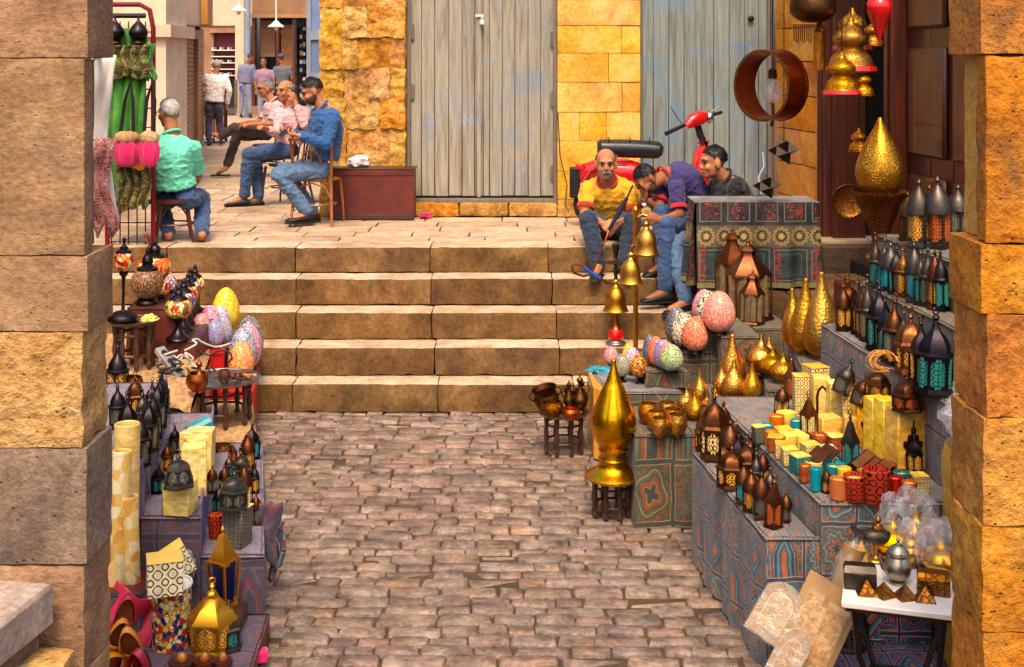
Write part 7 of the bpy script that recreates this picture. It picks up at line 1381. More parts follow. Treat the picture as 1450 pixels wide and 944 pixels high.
# ------------------------------------------------------------------ left rack with scarves and pouches
rk = thing('display_rack', 'red tubular display rack hung with green scarves', 'rack', at_g(185, 11.25)); sR = F / 11.25
def q(x, y, dd=0.0): return at(x, y, 11.25 + dd) - rk.location
M['rack_red'] = plain('rack_red', C(128, 20, 34), .35, .2, 0, 8, .2, .05)
M['scarf_green'] = plain('scarf_green', C(70, 150, 24), .8, 0, .1, 8, .5, .5, .02, sheen=.2); M['scarf_dark'] = khayamiya('scarf_dark', C(70, 30, 24), C(120, 150, 40), C(60, 90, 30), C(150, 110, 40), C(30, 20, 20), .12, 6, .1)
MB().tube([q(150, 348), q(210, 350), q(217, 344), q(217, 40), q(212, 14), q(198, 6), q(150, 6)], .022, 9).obj('tube_frame', M['rack_red'], rk); MB().tube([q(150, 22), q(206, 22)], .022, 8).obj('top_shelf', M['iron'], rk)
MB().tube([q(152, 348), q(152, 6)], .022, 8).obj('tube_post', M['rack_red'], rk)
for i in range(5): MB().tube([q(158 + i * 12, 30, .02), q(158 + i * 12, 346, .02)], .006, 5).obj('wire_bar', M['iron'], rk)
for i in range(12): MB().tube([q(152, 45 + i * 27, .02), q(216, 45 + i * 27, .02)], .006, 5).obj('wire_bar', M['iron'], rk)
for i in range(2): MB().tube([q(206, 330 + 8 * i, -.3), q(216, 348, .1)], .014, 6).obj('foot_bar', M['rack_red'], rk)
def cloth_hang(label, x0, x1, y0, y1, d, mat, seed, depth=.05, name='scarf', fold=26):
    a, b = at(x0, y0, d), at(x1, y1, d); w_ = b.x - a.x; h = a.z - b.z
    fn = lambda u, v: (a.x + u * w_ + .02 * math.sin(v * 6 + seed), d - depth * (.5 + .5 * math.sin(u * fold + seed + 2 * v)) - .03 * noise.noise(Vector((u * 3, v * 4, seed))), a.z - v * h * (1 - .06 * math.sin(u * 11 + seed)))
    mb = MB(); mb.grid(fn, 26, 22, 0, (abs(w_), h)); o = mb.obj(name, M[mat], None, True, 85); o.modifiers.new('thick', 'SOLIDIFY').thickness = .008; return tag(o, label, 'scarf')
cloth_hang('bright green scarf draped down the red rack', 158, 208, 40, 282, 11.2, 'scarf_green', 1); cloth_hang('brown and green patterned scarf hung across the top of the rack', 156, 214, 64, 110, 11.12, 'scarf_dark', 3, .07); cloth_hang('dark striped fringed scarf along the bottom of the rack', 166, 214, 232, 292, 11.14, 'scarf_dark', 5, .06); cloth_hang('olive green scarf hung at the side of the rack', 204, 219, 62, 112, 11.16, 'scarf_green', 8, .06)
for i, (x, lab) in enumerate(((163, 'dark onion finial on the rack next to the gate pillar'), (196, 'dark onion finial at the corner of the red rack'))):
    t = thing('onion_finial', lab, 'finial', at(x, 60, 11.12)); MB().lathe(smoothprof([(.05, 0), (.05, .01), (.035, .02), (.075, .06), (.08, .10), (.05, .15), (.015, .19), (.008, .23), (.001, .235)], 4), 22).obj('bulb', M['lamp_black'], t); MB().lathe([(.052, -.012), (.054, -.002), (.05, .004)], 20).obj('collar', M['bronze'], t)
def pouch(label, x, y, d, r, seed):
    p = at(x, y, d); t = thing('cloth_pouch', label, 'pouch', p)
    mb = MB().lathe(smoothprof([(.001, -.22), (.06, -.21), (.095, -.14), (.10, -.06), (.085, 0)], 4), 30, flute=(7, .14)); mb.v = [(a * r, b * r * .7, c) for a, b, c in mb.v]; mb.obj('pouch_body', M['hot_pink'], t)
    mb = MB().lathe(smoothprof([(.085, -.005), (.10, .02), (.095, .06), (.06, .085), (.02, .09)], 3), 24); mb.v = [(a * r, b * r * .7, c) for a, b, c in mb.v]; mb.obj('cuff', M['sack'], t); MB().tube([(-.05 * r, 0, .08), (-.02, 0, .35), (.03, 0, .52), (.05, 0, .35), (.05 * r, 0, .08)], .016, 7).obj('strap', M['black'], t)
pouch('larger hot pink pouch with woven cuff hanging on the rack by a black strap', 180, 200, 11.0, 1.08, 1); pouch('narrower hot pink pouch hanging beside the larger one', 211, 200, 10.98, .82, 2)
crumple('straw_pouch', 'mustard yellow cloth bundle hanging between the pink pouches', 'bundle', at(196, 226, 11.06), (.08, .05, .09), 'tan_wood', 4, .3, 14)
# textile hung beside the pillar
rg = cloth_hang('white hanging with red arabesque lower half beside the gate pillar', 124, 160, 78, 322, 5.0, 'tray_white', 2, .012, 'wall_hanging', 12)
M['red_weave'] = pierced('red_weave', C(226, 200, 186), C(196, 92, 76), 52, .10, .8, 0.0)
rg2 = cloth_hang('red and white arabesque border sewn on the white hanging', 124, 161, 196, 324, 4.985, 'red_weave', 2, .012, 'hanging_border', 12)
rg2.parent = rg; del rg2['category']; tag(MB().tube([(-1.44, 4.2, 2.765), (-1.62, 4.98, 2.765), (-1.70, 5.0, 2.765)], .010, 7).obj('hanging_rod', M['iron']), 'iron rod holding the white hanging beside the gate pillar', 'rod')
# low rack of belts in the street
br = thing('belt_rack', 'low street rack hung with dark and coloured belts', 'rack', at_g(287, 26)); s6 = F / 26
for x in (255, 320): MB().tube([at(x, 128, 26) - br.location, at(x, 200, 26) - br.location], .03, 7).obj('post', M['iron'], br)
for y in (130, 162): MB().tube([at(254, y, 26) - br.location, at(321, y, 26) - br.location], .025, 6).obj('rail', M['white_paint' if y > 140 else 'iron'], br)
rc = random.Random(2); bc = ['chair_dark', 'black', 'maroon', 'tan_wood', 'black', 'wine', 'iron']
for k in range(22): 
    x = 256 + k * 2.95; MB().box(at(x, 162 + rc.uniform(-3, 3), 25.95) - br.location, (.035, .02, rc.uniform(.8, .95)), ch=.004).obj('belt', M[bc[k % 7]], br)

# ------------------------------------------------------------------ people
def remesh(mb, vox, smooth=4, name='body'):
    me = bpy.data.meshes.new('tmp'); me.from_pydata(mb.v, [], mb.f); me.update(); o = bpy.data.objects.new('tmp', me); COL.objects.link(o)
    m = o.modifiers.new('r', 'REMESH'); m.mode = 'VOXEL'; m.voxel_size = vox; m.use_smooth_shade = True
    if smooth: q_ = o.modifiers.new('s', 'SMOOTH'); q_.iterations = smooth; q_.factor = .5
    dg = bpy.context.evaluated_depsgraph_get(); ev = o.evaluated_get(dg); out = bpy.data.meshes.new_from_object(ev); out.name = name
    bpy.data.objects.remove(o); bpy.data.meshes.remove(me); out.polygons.foreach_set('use_smooth', [True] * len(out.polygons)); return out
def wrinkle(me, amp, freq, seed):
    n = len(me.vertices); co = np.empty(n * 3); me.vertices.foreach_get('co', co); co = co.reshape(-1, 3); no = np.empty(n * 3); me.vertices.foreach_get('normal', no); no = no.reshape(-1, 3)
    d = np.empty(n); off = Vector((seed * 1.7, seed * .9, 0))
    for i in range(n):
        p = Vector(co[i]); a = noise.noise(Vector((p.x * freq, p.y * freq, p.z * freq * 1.5)) + off); b = noise.noise(Vector((p.x * freq * 2.2 + p.z * freq, p.y * freq * 2.2, p.z * freq * 2.6)) + off)
        d[i] = amp * ((1 - min(1, abs(a) * 3.2)) ** 1.5) * .9 + amp * .6 * (1 - min(1, abs(b) * 3)) - amp * .3
    co += no * d[:, None]; me.vertices.foreach_set('co', co.ravel()); me.update()
def cloth_mat(name, col, amt=.22, rough=.85, bs=.5, sc=9):
    m, nt, b = new_mat(name); v = N(nt, 'NewGeometry').outputs['Position']
    n1 = noise_t(nt, v, sc, 5, .65, .6); n2 = noise_t(nt, v, 90.0, 3, .6)
    c = MIX(nt, 1.0, col, RAMP(nt, n1, [(.32, (1 - amt,) * 3 + (1,)), (.68, (1 + amt * .5,) * 3 + (1,))]), 'MULTIPLY'); c = MIX(nt, .5, c, RAMP(nt, n2, [(.3, (.75, .75, .75, 1)), (.7, (1.1, 1.1, 1.1, 1))]), 'MULTIPLY')
    nt.links.new(c, b.inputs['Base Color']); b.inputs['Roughness'].default_value = rough; b.inputs['Sheen Weight'].default_value = .15; bump(nt, b, MATH(nt, 'ADD', n1, MATH(nt, 'MULTIPLY', n2, .15)), bs, .02); return m
def skin_mat(name, col):
    m = plain(name, col, .62, 0, 0, 26, .26, .3, .003, spec=.3); b = m.node_tree.nodes['Principled BSDF']; b.inputs['Subsurface Weight'].default_value = .12; b.inputs['Subsurface Radius'].default_value = (.012, .005, .003); return m
SK = {'tan': skin_mat('skin_tan', C(188, 122, 84)), 'brown': skin_mat('skin_brown', C(152, 92, 60)), 'light': skin_mat('skin_light', C(206, 146, 112))}
M['eye'] = plain('eye_dark', C(30, 20, 16), .2); M['hair_black'] = plain('hair_black', C(24, 19, 18), .5, 0, 0, 60, .4, .6, .004); M['hair_grey'] = plain('hair_grey', C(150, 142, 136), .7, 0, 0, 60, .4, .6, .004); M['hair_white'] = plain('hair_white', C(206, 200, 194), .7, 0, 0, 60, .3, .6, .004)
M['lip'] = plain('lip', C(146, 80, 66), .5); M['stubble'] = plain('stubble', C(84, 58, 46), .7, 0, 0, 80, .5, .6, .003); M['stubble_grey'] = plain('stubble_grey', C(170, 158, 148), .7, 0, 0, 80, .4, .6, .003)
M['shoe_black'] = plain('shoe_black', C(28, 25, 26), .5, 0, 0, 14, .3, .2); M['sole'] = plain('shoe_sole', C(70, 64, 60), .7); M['sandal_teal'] = plain('sandal_teal', C(30, 140, 150), .5)
def vlerp(a, b, t): return a.lerp(b, t)
def limb(mb, pts, rads, n=12):
    """tube through joints with rounded ends, subdivided for smooth taper"""
    P = []; Rr = []
    for i in range(len(pts) - 1):
        for k in range(5): t = k / 5; P.append(pts[i].lerp(pts[i + 1], t)); Rr.append(rads[i] + (rads[i + 1] - rads[i]) * t)
    P.append(pts[-1]); Rr.append(rads[-1]); mb.tube(P, Rr, n); mb.ell(pts[0], (rads[0],) * 3, 8); mb.ell(pts[-1], (rads[-1],) * 3, 8)
    for i in range(1, len(pts) - 1): mb.ell(pts[i], (rads[i],) * 3, 8)
def frame(f, up):
    f = f.normalized(); r = f.cross(up).normalized(); u = r.cross(f).normalized(); m_ = Matrix((r, f, u)).transposed(); return m_.to_4x4()
def torso(mb, J, infl, prof, fat=1.0, t0=0.0, t1=1.0):
    hipv = (J['hip_r'] - J['hip_l']).normalized(); shv = (J['sh_r'] - J['sh_l']).normalized(); a, b = J['pelvis'], J['neck']; rings = []
    bend = J.get('bend', Vector((0, 0, 0)))
    for (t, hw, hd) in prof:
        if t < t0 - 1e-6 or t > t1 + 1e-6: continue
        c = a.lerp(b, t) + bend * (4 * max(0, t) * max(0, 1 - t)); lat = hipv.lerp(shv, max(0, min(1, t))).normalized(); ax = (b - a).normalized() + bend * (4 - 8 * max(0, min(1, t))); ax = ax.normalized(); lat = (lat - ax * lat.dot(ax)).normalized(); fw = ax.cross(lat)
        k = fat if .05 < t < .8 else 1 + (fat - 1) * .5; w_ = hw * k + infl; d_ = hd * k + infl; rg = []
        for i in range(24):
            an = 2 * math.pi * i / 24; cx, sx = math.cos(an), math.sin(an); cx = math.copysign(abs(cx) ** .85, cx); sx = math.copysign(abs(sx) ** .85, sx); rg.append(c + lat * cx * w_ + fw * sx * d_)
        rings.append(rg)
    mb.rings(rings)
TP = [(-.20, .10, .08), (-.14, .150, .105), (-.04, .165, .115), (.10, .158, .112), (.28, .148, .108), (.46, .158, .115), (.64, .172, .122), (.80, .178, .115), (.90, .150, .095), (.97, .095, .075), (1.03, .062, .060)]
def hand(mb, w_, f, nrm, k=1.0, curl=.5, thumb=1):
    f = f.normalized(); nrm = (nrm - f * nrm.dot(f)).normalized(); s = f.cross(nrm).normalized(); R_ = Matrix((s, f, nrm)).transposed()
    T = Matrix.Translation(w_) @ R_.to_4x4(); old = mb.T.copy(); mb.T = T @ Matrix.Scale(k, 4)
    mb.ell((0, .045, 0), (.042, .055, .017), 10); mb.ell((0, .01, 0), (.026, .03, .02), 8)
    for i, (x, l) in enumerate(((-.031, .068), (-.0105, .078), (.0105, .074), (.031, .058))):
        a = Vector((x, .088, 0)); c1 = curl * .9; b = a + Vector((x * .1, l * .5 * math.cos(c1), -l * .5 * math.sin(c1))); c2 = curl * 2.1; c = b + Vector((0, l * .5 * math.cos(c2), -l * .5 * math.sin(c2))); mb.tube([a - Vector((0, .02, 0)), a, b, c], [.0095, .0095, .009, .0075], 8)
    mb.tube([Vector((thumb * .03, .02, -.004)), Vector((thumb * .055, .05, -.012)), Vector((thumb * .056, .082, -.024))], [.013, .011, .008], 8); mb.T = old
def shell(HM, cen, rad, keep, mat, name, parent, seed=1, rough_=.05, n=32, blades=1400, blen=.022):
    mb = MB(); mb.ell((0, 0, 0), (1, 1, 1), n); fs = []
    for f in mb.f:
        c = sum((Vector(mb.v[i]) for i in f), Vector()) / len(f)
        jz = .16 * noise.noise(c * 7 + Vector((seed, 3, 0)))
        if keep(c.x, c.y, c.z + jz): fs.append(f)
    vv = []
    for p in mb.v:
        k = 1 + rough_ * noise.noise(Vector(p) * 4 + Vector((seed, 0, 0))); vv.append(tuple(HM @ Vector((cen[0] + p[0] * rad[0] * k, cen[1] + p[1] * rad[1] * k, cen[2] + p[2] * rad[2] * k))))
    bl = []; rr_ = random.Random(seed)
    if blades:
        R3 = HM.to_3x3(); dn = (R3 @ Vector((0, -.55, -.6)))
        for _ in range(blades):
            f = rr_.choice(fs); a_, b_ = rr_.random(), rr_.random(); P0, P1, P3 = Vector(vv[f[0]]), Vector(vv[f[1]]), Vector(vv[f[-1]]); p = P0 + (P1 - P0) * a_ + (P3 - P0) * b_; nn = (p - HM @ Vector(cen)).normalized(); tg = (dn - nn * dn.dot(nn)); tg = tg.normalized() if tg.length > .01 else nn.orthogonal(); sd_ = nn.cross(tg); tg = (tg + sd_ * rr_.uniform(-.7, .7)).normalized(); l_ = blen * rr_.uniform(.6, 1.3); sd_ = nn.cross(tg) * .0022
            bl.append((p - sd_, p + sd_, p + tg * l_ + nn * l_ * rr_.uniform(.1, .45)))
    used = sorted({i for f in fs for i in f}); ix = {o_: i for i, o_ in enumerate(used)}; m2 = MB(); m2.add([vv[i] for i in used], [[ix[i] for i in f] for f in fs])
    for q3 in bl: m2.add(q3, [(0, 1, 2)])
    o = m2.obj(name, mat, parent, True, 89); return o
def person(label, J, skin, shirt, trousers, shoes='shoe_black', hair=('short', 'hair_black'), sleeve=.55, fat=1.0, k=1.0, vox=.009, beard=None, shirt_len=-.16, jacket=None, hem=1.0, glasses=False, seed=1, bare=False, hands=None, cap=None, collar=None, wr_amp=.010, base=None):
    cx = (J['pelvis'].x, J['pelvis'].y, base if base is not None else TZ); t = thing('person', label, 'person', cx); off = -Vector(cx)
    J = {a: (v + off if a not in ('bend', 'face', 'up') else v) for a, v in J.items()}; hands = hands or {}
    HM = Matrix.Translation(J['head']) @ frame(J['face'], J.get('up', Vector((0, 0, 1)))) @ Matrix.Scale(k, 4)
    b = MB(); torso(b, J, -.004, [(t_, w_ * k, d_ * k) for t_, w_, d_ in TP], fat)
    limb(b, [J['neck'] - (J['head'] - J['neck']).normalized() * .03, HM @ Vector((0, -.02, -.06))], [.062 * k, .056 * k])
    b.T = HM
    b.ell((0, -.012, .035), (.077, .096, .086), 14); b.ell((0, .018, -.035), (.064, .076, .078), 14); b.ell((0, .055, -.088), (.036, .036, .032), 10); b.ell((0, .02, -.07), (.058, .06, .045), 10)
    b.tube([(0, .085, .02), (0, .098, -.008), (0, .112, -.03)], [.010, .012, .0165], 8); b.ell((0, .104, -.034), (.020, .014, .012), 8); b.tube([(-.05, .072, .03), (-.025, .086, .034), (0, .088, .028), (.025, .086, .034), (.05, .072, .03)], .012, 8); b.ell((-.04, .068, -.03), (.024, .02, .024), 8); b.ell((.04, .068, -.03), (.024, .02, .024), 8)
    b.ell((0, .083, -.066), (.026, .016, .014), 8)
    for s in (-1, 1): b.ell((s * .08, -.008, -.01), (.012, .024, .036), 8)
    b.T = Matrix()
    for s in ('l', 'r'):
        el, wr_, sh = J['el_' + s], J['wr_' + s], J['sh_' + s]; limb(b, [sh, el, wr_], [.052 * k, .042 * k, .027 * k]); b.ell(el.lerp(wr_, .25), (.043 * k,) * 3, 8)
        hd = hands.get(s, {}); hand(b, wr_, hd.get('f', wr_ - el), hd.get('n', Vector((0, -.3, 1))), k * 1.0, hd.get('curl', .6), hd.get('thumb', 1 if s == 'l' else -1))
        limb(b, [J['hip_' + s], J['kn_' + s], J['an_' + s]], [.080 * k, .052 * k, .038 * k]); ftd = (J['toe_' + s] - J['an_' + s])
        limb(b, [J['an_' + s], J['toe_' + s]], [.038 * k, .030 * k], 10)
    me = remesh(b, vox, 3, 'body'); me.materials.append(SK[skin]); link('body', me, t)
    # shirt or jacket with sleeves
    c = MB(); pr = [(t_, w_ * k, d_ * k) for t_, w_, d_ in TP if t_ >= shirt_len]; torso(c, J, .019, pr, fat)
    for s in ('l', 'r'):
        sh, el, wr_ = J['sh_' + s], J['el_' + s], J['wr_' + s]
        if sleeve <= 1: limb(c, [sh, sh.lerp(el, sleeve)], [.070 * k, .064 * k])
        else: limb(c, [sh, el, el.lerp(wr_, sleeve - 1)], [.068 * k, .056 * k, .042 * k])
    me = remesh(c, max(vox, .010), 4, 'shirt'); wrinkle(me, wr_amp, 9, seed); me.materials.append(shirt); link('jacket' if jacket else 'shirt', me, t)
    if collar:
        mb = MB(); nk = J['neck']; ax = (J['head'] - J['neck']).normalized(); fw = Vector(J['face']); fw = (fw - ax * fw.dot(ax)).normalized(); sd = ax.cross(fw); rg = []
        mb.tube([nk + ax * .012 + (fw * math.cos(a) + sd * math.sin(a)) * .076 * k + ax * (.02 * -math.cos(a)) for a in [.35 + i * (2 * math.pi - .7) / 20 for i in range(21)]], .012 * k, 8); mb.obj('collar', collar, t)
        for s in ('l', 'r'):
            if sleeve <= 1:
                p = J['sh_' + s].lerp(J['el_' + s], sleeve + .12); d_ = (J['el_' + s] - J['sh_' + s]).normalized(); MB().tube([p - d_ * .022, p + d_ * .014], .071 * k, 18).obj('cuff', collar, t)
    # trousers
    c = MB(); pr = [(t_, w_ * k, d_ * k) for t_, w_, d_ in TP if t_ <= .12]; torso(c, J, .008, pr, 1 + (fat - 1) * .6)
    for s in ('l', 'r'):
        hp, kn, an = J['hip_' + s], J['kn_' + s], J['an_' + s]; e = kn.lerp(an, .93 * hem); limb(c, [hp, kn, e], [.097 * k, .072 * k, .060 * k])
    me = remesh(c, max(vox, .010), 4, 'trousers'); wrinkle(me, wr_amp * 1.1, 8, seed + 3); me.materials.append(trousers); link('trousers', me, t)
    for s in ('l', 'r'):
        an, to = J['an_' + s], J['toe_' + s]; f = to - an; f.z = 0; f = f.normalized() if f.length > .01 else Vector((0, -1, 0)); up = Vector((0, 0, 1)); sd = f.cross(up)
        real = to - an; fz = real.normalized(); sole = an.z - .085 * k if abs(real.z) < .12 else None
        c = MB(); rings = []; heel = an - f * .055 * k
        base_z = min(an.z - .082 * k, to.z - .03)
        for (l, hw, h) in ((-.01, .022, .05), (.01, .036, .075), (.06, .042, .085), (.12, .043, .07), (.19, .048, .05), (.24, .042, .038), (.268, .022, .026)):
            p = heel + f * l * k; rg = []
            for i in range(16):
                a = 2 * math.pi * i / 16; x = math.cos(a); z_ = math.sin(a); rg.append(Vector((p.x, p.y, base_z)) + sd * x * hw * k + up * max(0, (z_ * .5 + .5)) ** .8 * h * k)
            rings.append(rg)
        if real.z > -.02 - .0 and abs(real.z) > .0 and J.get('lift_' + s):
            pass
        if not bare:
            c.rings(rings); o = c.obj('shoe', M[shoes], t, True, 60); c2 = MB(); c2.rings([[Vector((v.x, v.y, base_z - .012 + (.014 if i_ >= 8 and False else 0))) if False else Vector((v.x + (v.x - (heel + f * .12).x) * .03, v.y + (v.y - (heel + f * .12).y) * .03, base_z - .01 + min(.02, max(0, v.z - base_z)))) for i_, v in enumerate(rg)] for rg in rings]); c2.obj('sole', M['sole'], o, True, 60)
        else:
            o = MB().rings([[Vector((v.x, v.y, base_z - .012 + min(.022, max(0, v.z - base_z)))) for v in rg] for rg in rings]).obj('sandal', M[shoes], t, True, 60); p1 = heel + f * .15 * k; MB().tube([Vector((p1.x, p1.y, base_z)) + sd * .05 * math.cos(a) * k + up * .06 * math.sin(a) * k for a in [i * math.pi / 8 for i in range(9)]], .010, 6).obj('strap', M[shoes], o)
    # head details
    for s in (-1, 1):
        MB().ell(HM @ Vector((s * .031, .0845, .006)), (.012 * k, .012 * k, .008 * k), 8).obj('eye', M['eye'], t); MB().tube([HM @ Vector((s * .014, .097, .029)), HM @ Vector((s * .032, .094, .036)), HM @ Vector((s * .052, .078, .028))], [.005, .006, .003], 6).obj('eyebrow', M[hair[1] if hair[1] != 'hair_white' else 'hair_grey'], t)
    MB().tube([HM @ Vector((-.024, .090, -.067)), HM @ Vector((0, .0995, -.065)), HM @ Vector((.024, .090, -.067))], [.004, .0075, .004], 6).obj('mouth', M['lip'], t)
    cen, rad = (0, -.014, .037), (.0805, .0995, .0905)
    if hair[0] == 'short': shell(HM, cen, rad, lambda x, y, z: z > .14 + .78 * y - .12 * abs(x) and z > -.78, M[hair[1]], 'hair', t, seed)
    elif hair[0] == 'full': shell(HM, (0, -.014, .040), (.083, .104, .098), lambda x, y, z: z > .14 + .50 * y - .25 * abs(x) and z > -.65 and not (abs(x) > .72 and z < .1 and y > -.1), M[hair[1]], 'hair', t, seed, .1)
    elif hair[0] == 'fringe': shell(HM, cen, (.082, .101, .09), lambda x, y, z: z > .1 + .62 * y - .15 * abs(x) and z > -.65 and z < .35 - .25 * y, M[hair[1]], 'hair', t, seed)
    elif hair[0] == 'thin': shell(HM, cen, (.0805, .0995, .0895), lambda x, y, z: z > .16 + .62 * y - .12 * abs(x) and z > -.6, M[hair[1]], 'hair', t, seed, .03)
    if cap: shell(HM, (0, -.008, .05), (.09, .112, .10), lambda x, y, z: z > .12, cap, 'cap', t, seed, .02, 24, 0); MB().grid(lambda u, v: HM @ Vector(((u - .5) * .15, .085 + .07 * v * (1 - (2 * u - 1) ** 2 * .5), .062 - .015 * v - .02 * (2 * u - 1) ** 2)), 10, 4).obj('cap_peak', cap, t)
    if beard: shell(HM, (0, .020, -.043), (.0655, .0785, .0805), lambda x, y, z: z < -.12 - .25 * y + .35 * abs(x) and y > -.35 and not (abs(x) < .33 and -.45 < z and y > .6), M[beard], 'beard', t, seed, .04, 28, 700, .008); 
    if beard: MB().tube([HM @ Vector((-.03, .086, -.062)), HM @ Vector((-.012, .1, -.052)), HM @ Vector((.012, .1, -.052)), HM @ Vector((.03, .086, -.062))], [.004, .008, .008, .004], 6).obj('moustache', M[beard], t)
    if glasses:
        mb = MB()
        for s in (-1, 1): mb.tube([HM @ Vector((s * .034 + .024 * math.cos(a), .104, .004 + .019 * math.sin(a))) for a in [i * math.pi / 6 for i in range(12)]], .0028, 5, closed=True); mb.tube([HM @ Vector((s * .058, .10, .008)), HM @ Vector((s * .082, .02, .012))], .0028, 5)
        mb.obj('glasses', M['iron'], t)
    return t
def pose(D, **kw): return {a: (at(v[0], v[1], D + v[2]) if a not in ('bend', 'face', 'up') else Vector(v)) for a, v in kw.items()}
DN_D, DN_M, DN_L = cloth_mat('denim_dark', C(30, 40, 64), .4), cloth_mat('denim_mid', C(48, 74, 116), .4), cloth_mat('denim_light', C(84, 112, 146), .4)
yel, red_c, pur, blk, mint, pinkA, pinkB, jean, brn, wht, gry, mauve, drk = [cloth_mat(n_, c_) for n_, c_ in (('polo_yellow', C(226, 160, 12)), ('collar_red', C(190, 22, 34)), ('polo_purple', C(50, 36, 96)), ('shirt_black', C(11, 10, 13)), ('shirt_mint', C(104, 208, 178)), ('shirt_pink', C(216, 172, 178)), ('shirt_rose', C(212, 164, 170)), ('jacket_denim', C(22, 76, 132)), ('trousers_brown', C(62, 42, 40)), ('shirt_white', C(240, 230, 230)), ('suit_grey', C(112, 112, 138)), ('tee_mauve', C(146, 112, 134)), ('shirt_dark', C(92, 88, 100)))]
gry_t, drk_t, blu_c = cloth_mat('trousers_grey', C(126, 124, 140)), cloth_mat('trousers_plum', C(64, 54, 78)), plain('cap_purple', C(76, 56, 110), .8)

person('man in yellow polo with red collar, sitting on the top step holding a pipe hose', pose(11.3,
    pelvis=(862, 316, .30), neck=(860, 257, .10), head=(858, 232, .0), face=(-.05, -1, -.06), bend=(0, .06, 0),
    sh_l=(833, 268, .10), sh_r=(889, 268, .10), el_l=(828, 302, -.02), wr_l=(853, 316, -.24), el_r=(902, 304, .0), wr_r=(876, 316, -.24),
    hip_l=(849, 318, .26), hip_r=(876, 318, .26), kn_l=(833, 311, -.22), an_l=(848, 376, -.36), toe_l=(844, 386, -.50), kn_r=(895, 314, -.20), an_r=(884, 376, -.30), toe_r=(888, 388, -.42)),
    'tan', yel, DN_D, hair=('fringe', 'hair_grey'), sleeve=.62, fat=1.12, k=1.12, beard='stubble_grey', collar=red_c, seed=2, shirt_len=-.1,
    hands={'l': {'f': Vector((.7, -.3, -.5)), 'n': Vector((0, -1, .4)), 'curl': 1.0, 'thumb': -1}, 'r': {'f': Vector((-.8, -.2, -.3)), 'n': Vector((0, -1, .4)), 'curl': 1.0, 'thumb': 1}})
person('man in purple polo bending forward with his head in his hand', pose(11.2,
    pelvis=(990, 306, .10), neck=(942, 247, .02), head=(916, 255, -.05), face=(-.62, -.45, -.62), up=(-.55, -.05, .8), bend=(.06, .0, .10),
    sh_r=(958, 266, -.20), sh_l=(944, 254, .20), el_r=(962, 304, -.30), wr_r=(934, 311, -.42), el_l=(932, 296, .0), wr_l=(914, 283, -.12),
    hip_r=(984, 316, -.05), hip_l=(988, 312, .18), kn_r=(944, 318, -.42), an_r=(942, 412, -.52), toe_r=(918, 424, -.56), kn_l=(934, 300, -.05), an_l=(938, 376, -.22), toe_l=(922, 386, -.30)),
    'brown', pur, DN_M, hair=('full', 'hair_black'), sleeve=.60, k=1.04, collar=red_c, seed=5, beard='stubble',
    hands={'r': {'f': Vector((-.8, -.1, .35)), 'n': Vector((0, -1, .3)), 'curl': 1.2}, 'l': {'f': Vector((0, -.2, .9)), 'n': Vector((1, .2, 0)), 'curl': .5}})
person('man in black shirt sitting behind the patterned cloth table, in profile', pose(11.0,
    pelvis=(1040, 332, .18), neck=(1026, 252, .10), head=(1010, 230, .06), face=(-.97, -.22, -.08), bend=(.05, .0, .0),
    sh_r=(1042, 266, -.12), sh_l=(1014, 264, .32), el_r=(1034, 318, -.12), wr_r=(992, 328, -.22), el_l=(1010, 310, .25), wr_l=(990, 316, .0),
    hip_r=(1032, 334, .05), hip_l=(1034, 330, .28), kn_r=(954, 344, -.22), an_r=(972, 428, -.42), toe_r=(950, 438, -.50), kn_l=(962, 334, .10), an_l=(986, 414, -.20), toe_l=(966, 424, -.30)),
    'tan', blk, DN_L, hair=('full', 'hair_black'), sleeve=.9, k=1.10, collar=blk, fat=1.1, seed=7, hands={'r': {'f': Vector((-.9, -.1, 0)), 'n': Vector((0, -.4, .9)), 'curl': .8}})
person('grey haired man in mint shirt sitting with his back turned on a stool', pose(11.45,
    pelvis=(248, 270, .05), neck=(243, 190, .02), head=(239, 160, .04), face=(-.72, .68, -.08), bend=(-.02, -.05, 0),
    sh_l=(219, 207, .14), sh_r=(273, 209, -.08), el_l=(216, 250, .30), wr_l=(222, 268, .52), el_r=(280, 250, .12), wr_r=(270, 266, .42),
    hip_l=(236, 280, .12), hip_r=(264, 280, -.02), kn_l=(226, 276, .56), an_l=(239, 333, .0), toe_l=(233, 343, .18), kn_r=(286, 280, .40), an_r=(286, 332, -.08), toe_r=(283, 343, .12)),
    'tan', mint, DN_M, 'sandal_teal', ('short', 'hair_white'), .62, 1.22, 1.06, seed=9, glasses=True, bare=True, collar=mint, shirt_len=-.3, wr_amp=.012)
person('man in pink shirt and glasses sitting with brown trousers and crossed legs', pose(18.0,
    pelvis=(380, 184, .05), neck=(386, 143, .0), head=(377, 126, .0), face=(-.95, -.30, .0), bend=(.05, 0, 0),
    sh_r=(392, 150, -.18), sh_l=(382, 149, .20), el_r=(384, 175, -.26), wr_r=(352, 176, -.30), el_l=(370, 172, .15), wr_l=(348, 173, -.05),
    hip_r=(378, 188, -.08), hip_l=(378, 188, .14), kn_r=(332, 181, -.20), an_r=(312, 193, -.22), toe_r=(302, 190, -.22), kn_l=(336, 192, .08), an_l=(320, 238, .0), toe_l=(308, 245, -.02)),
    'tan', pinkA, brn, 'shoe_black', ('short', 'hair_grey'), .62, 1.08, 1.02, vox=.011, seed=11, collar=pinkA, glasses=True, bare=True, hem=.9)
